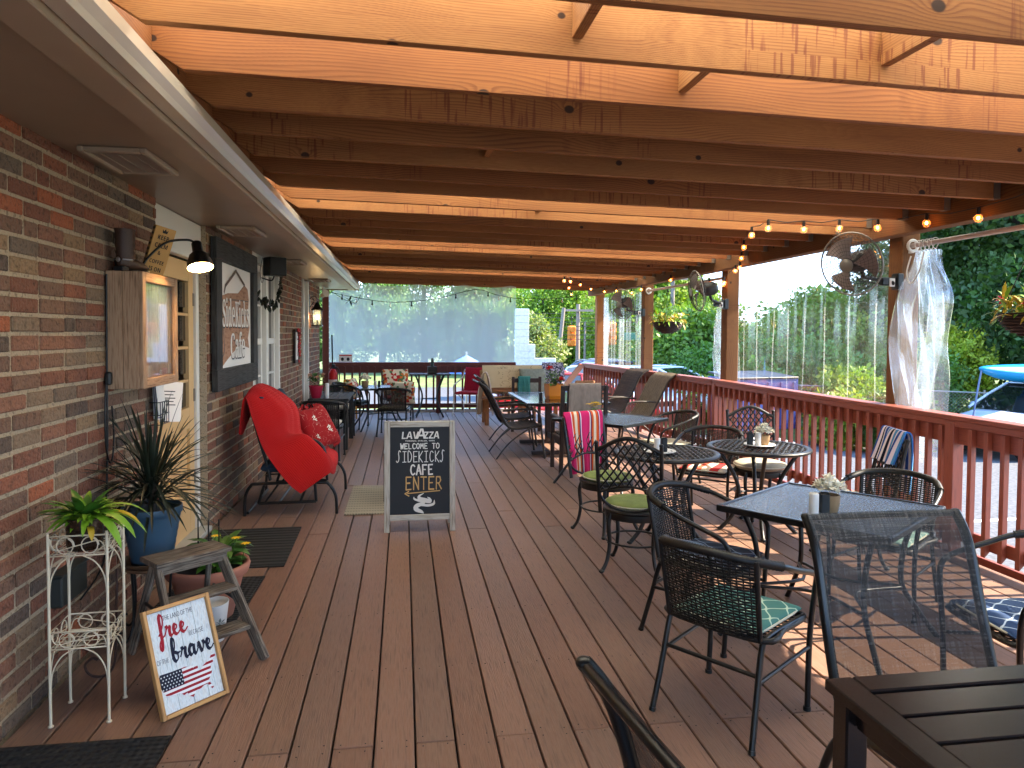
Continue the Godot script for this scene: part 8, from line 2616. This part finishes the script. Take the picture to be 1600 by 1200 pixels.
func pots() -> void:
	var b := Buf.new()
	# iron stand and blue pot with spiky plant
	var st := thing("pot_stand", "dark iron pot stand with curled feet beneath the blue pot", "pot stand", V(-1.32, 0, -4.02))
	var ring := []
	for i in 24: ring.append(V(0.135 * cos(i * TAU / 24), 0.36, 0.135 * sin(i * TAU / 24)))
	b.tube(ring, 0.008, 6, true)
	b.lathe([Vector2(0.001, 0.365), Vector2(0.13, 0.365), Vector2(0.155, 0.395), Vector2(0.15, 0.398), Vector2(0.125, 0.373), Vector2(0.001, 0.373)], 22)
	part(st, "saucer", b, mat("saucer_brown", Color(0.42, 0.3, 0.2), 0.7))
	for k in 4:
		var a := k * PI / 2 + 0.5
		var d := V(cos(a), 0, sin(a))
		b = Buf.new(); b.tube(smooth([d * 0.13 + V(0, 0.36, 0), d * 0.12 + V(0, 0.2, 0), d * 0.13 + V(0, 0.06, 0), d * 0.165 + V(0, 0.008, 0), d * 0.21 + V(0, 0.02, 0), d * 0.215 + V(0, 0.06, 0), d * 0.185 + V(0, 0.065, 0)], 5), 0.007, 7)
		part(st, "leg", b, M.cast_metal)
	var p := thing("potted_plant", "dark spiky dracaena in a ribbed blue pot by the brick wall", "potted plant", V(-1.32, 0.378, -4.02))
	b = Buf.new()
	var prof := [Vector2(0.001, 0)]
	for i in 15: prof.append(Vector2(lerpf(0.098, 0.142, i / 14.0) + 0.0025 * (i % 2), 0.002 + 0.26 * i / 14.0))
	prof.append_array([Vector2(0.152, 0.263), Vector2(0.152, 0.295), Vector2(0.143, 0.297), Vector2(0.138, 0.27), Vector2(0.001, 0.265)])
	b.lathe(prof, 28)
	part(p, "pot", b, mat("pot_blue", Color(0.2, 0.31, 0.39), 0.45))
	b = Buf.new()
	for i in 150:
		var a := i * 2.399
		var el := lerpf(1.5, -0.35, pow(i / 150.0, 0.85)) + rng.randf_range(-0.12, 0.12)
		var h := 0.3 + rng.randf() * 0.16
		b.leaf(V(0.02 * cos(a), h, 0.02 * sin(a)), V(cos(a) * cos(el), sin(el), sin(a) * cos(el)), rng.randf_range(0.26, 0.5), rng.randf_range(0.013, 0.02), rng.randf_range(0.25, 1.1), 7, 0.45, 0.5)
	part(p, "leaves", b, M.leaf_dracaena)
	b = Buf.new(); b.tube([V(0, 0.26, 0), V(0.01, 0.45, 0)], 0.02, 8); part(p, "stem", b, M.trunk_bark)
	# terracotta pot with yellow flowers
	var t := thing("potted_plant", "terracotta pot with yellow flowers behind the step ladder", "potted plant", V(-1.08, 0, -4.18))
	b = Buf.new()
	b.lathe([Vector2(0.001, 0), Vector2(0.13, 0), Vector2(0.19, 0.24), Vector2(0.215, 0.25), Vector2(0.225, 0.29), Vector2(0.22, 0.31), Vector2(0.2, 0.305), Vector2(0.195, 0.27), Vector2(0.001, 0.265)], 30)
	part(t, "pot", b, M.terracotta)
	b = Buf.new(); b.lathe([Vector2(0.001, 0.276), Vector2(0.196, 0.27)], 24); part(t, "soil", b, M.soil)
	b = Buf.new(); var y := Buf.new()
	for i in 60:
		var a := rng.randf() * TAU
		b.leaf(V(0.06 + cos(a) * 0.05, 0.28 + rng.randf() * 0.12, -0.02 + sin(a) * 0.05), V(cos(a), rng.randf() * 1.2, sin(a)), rng.randf_range(0.08, 0.15), 0.05, 0.8, 4)
	for q in [V(0.16, 0.45, 0.04), V(0.1, 0.42, 0.1), V(0.2, 0.4, -0.02), V(0.03, 0.44, -0.05)]:
		for k in 8: y.leaf(q, V(cos(k * 0.785), 0.3, sin(k * 0.785)), 0.03, 0.014, 0.5, 3)
		b.tube([q - V(0.04, 0.16, 0), q], 0.002, 4)
	part(t, "leaves", b, M.leaf_green); part(t, "petals", y, M.yellow_petal)
	b = Buf.new()
	for k in 3: b.tube([V(-0.05 + k * 0.06, 0.27, 0.02 * k), V(-0.05 + k * 0.06, 0.56, 0.02 * k)], 0.004, 5)
	part(t, "plant_stake", b, M.cast_metal)
	# curled iron hook resting on the deck
	var h := thing("iron_scroll", "rusty curled iron hook standing by the foot of the brick wall", "iron hook", V(-1.37, 0, -3.5))
	b = Buf.new(); b.tube(smooth([V(0.06, 0.5, -0.02), V(0.06, 0.2, 0), V(0.05, 0.06, 0), V(0.01, 0.012, 0), V(-0.05, 0.015, 0), V(-0.075, 0.06, 0), V(-0.045, 0.095, 0), V(-0.02, 0.085, 0)], 6), 0.0055, 7)
	part(h, "hook", b, mat("rust", Color(0.22, 0.13, 0.1), 0.8))
	# white patterned pot between the ladder and the sign
	var wp := thing("flower_pot", "white pot with grey leaf print behind the framed sign", "flower pot", V(-0.98, 0, -3.86))
	b = Buf.new(); b.lathe([Vector2(0.001, 0), Vector2(0.06, 0), Vector2(0.085, 0.2), Vector2(0.08, 0.2), Vector2(0.075, 0.17), Vector2(0.001, 0.165)], 18); part(wp, "pot", b, M.white_plastic)
	b = Buf.new()
	for k in 9: b.leaf(V(0.05, 0.1, 0.05), V(cos(k * 0.7), sin(k * 0.7), 0.4 - cos(k * 0.7)), 0.035, 0.016, 0.0, 2)
	part(wp, "leaf_print", b, M.cloth_grey)
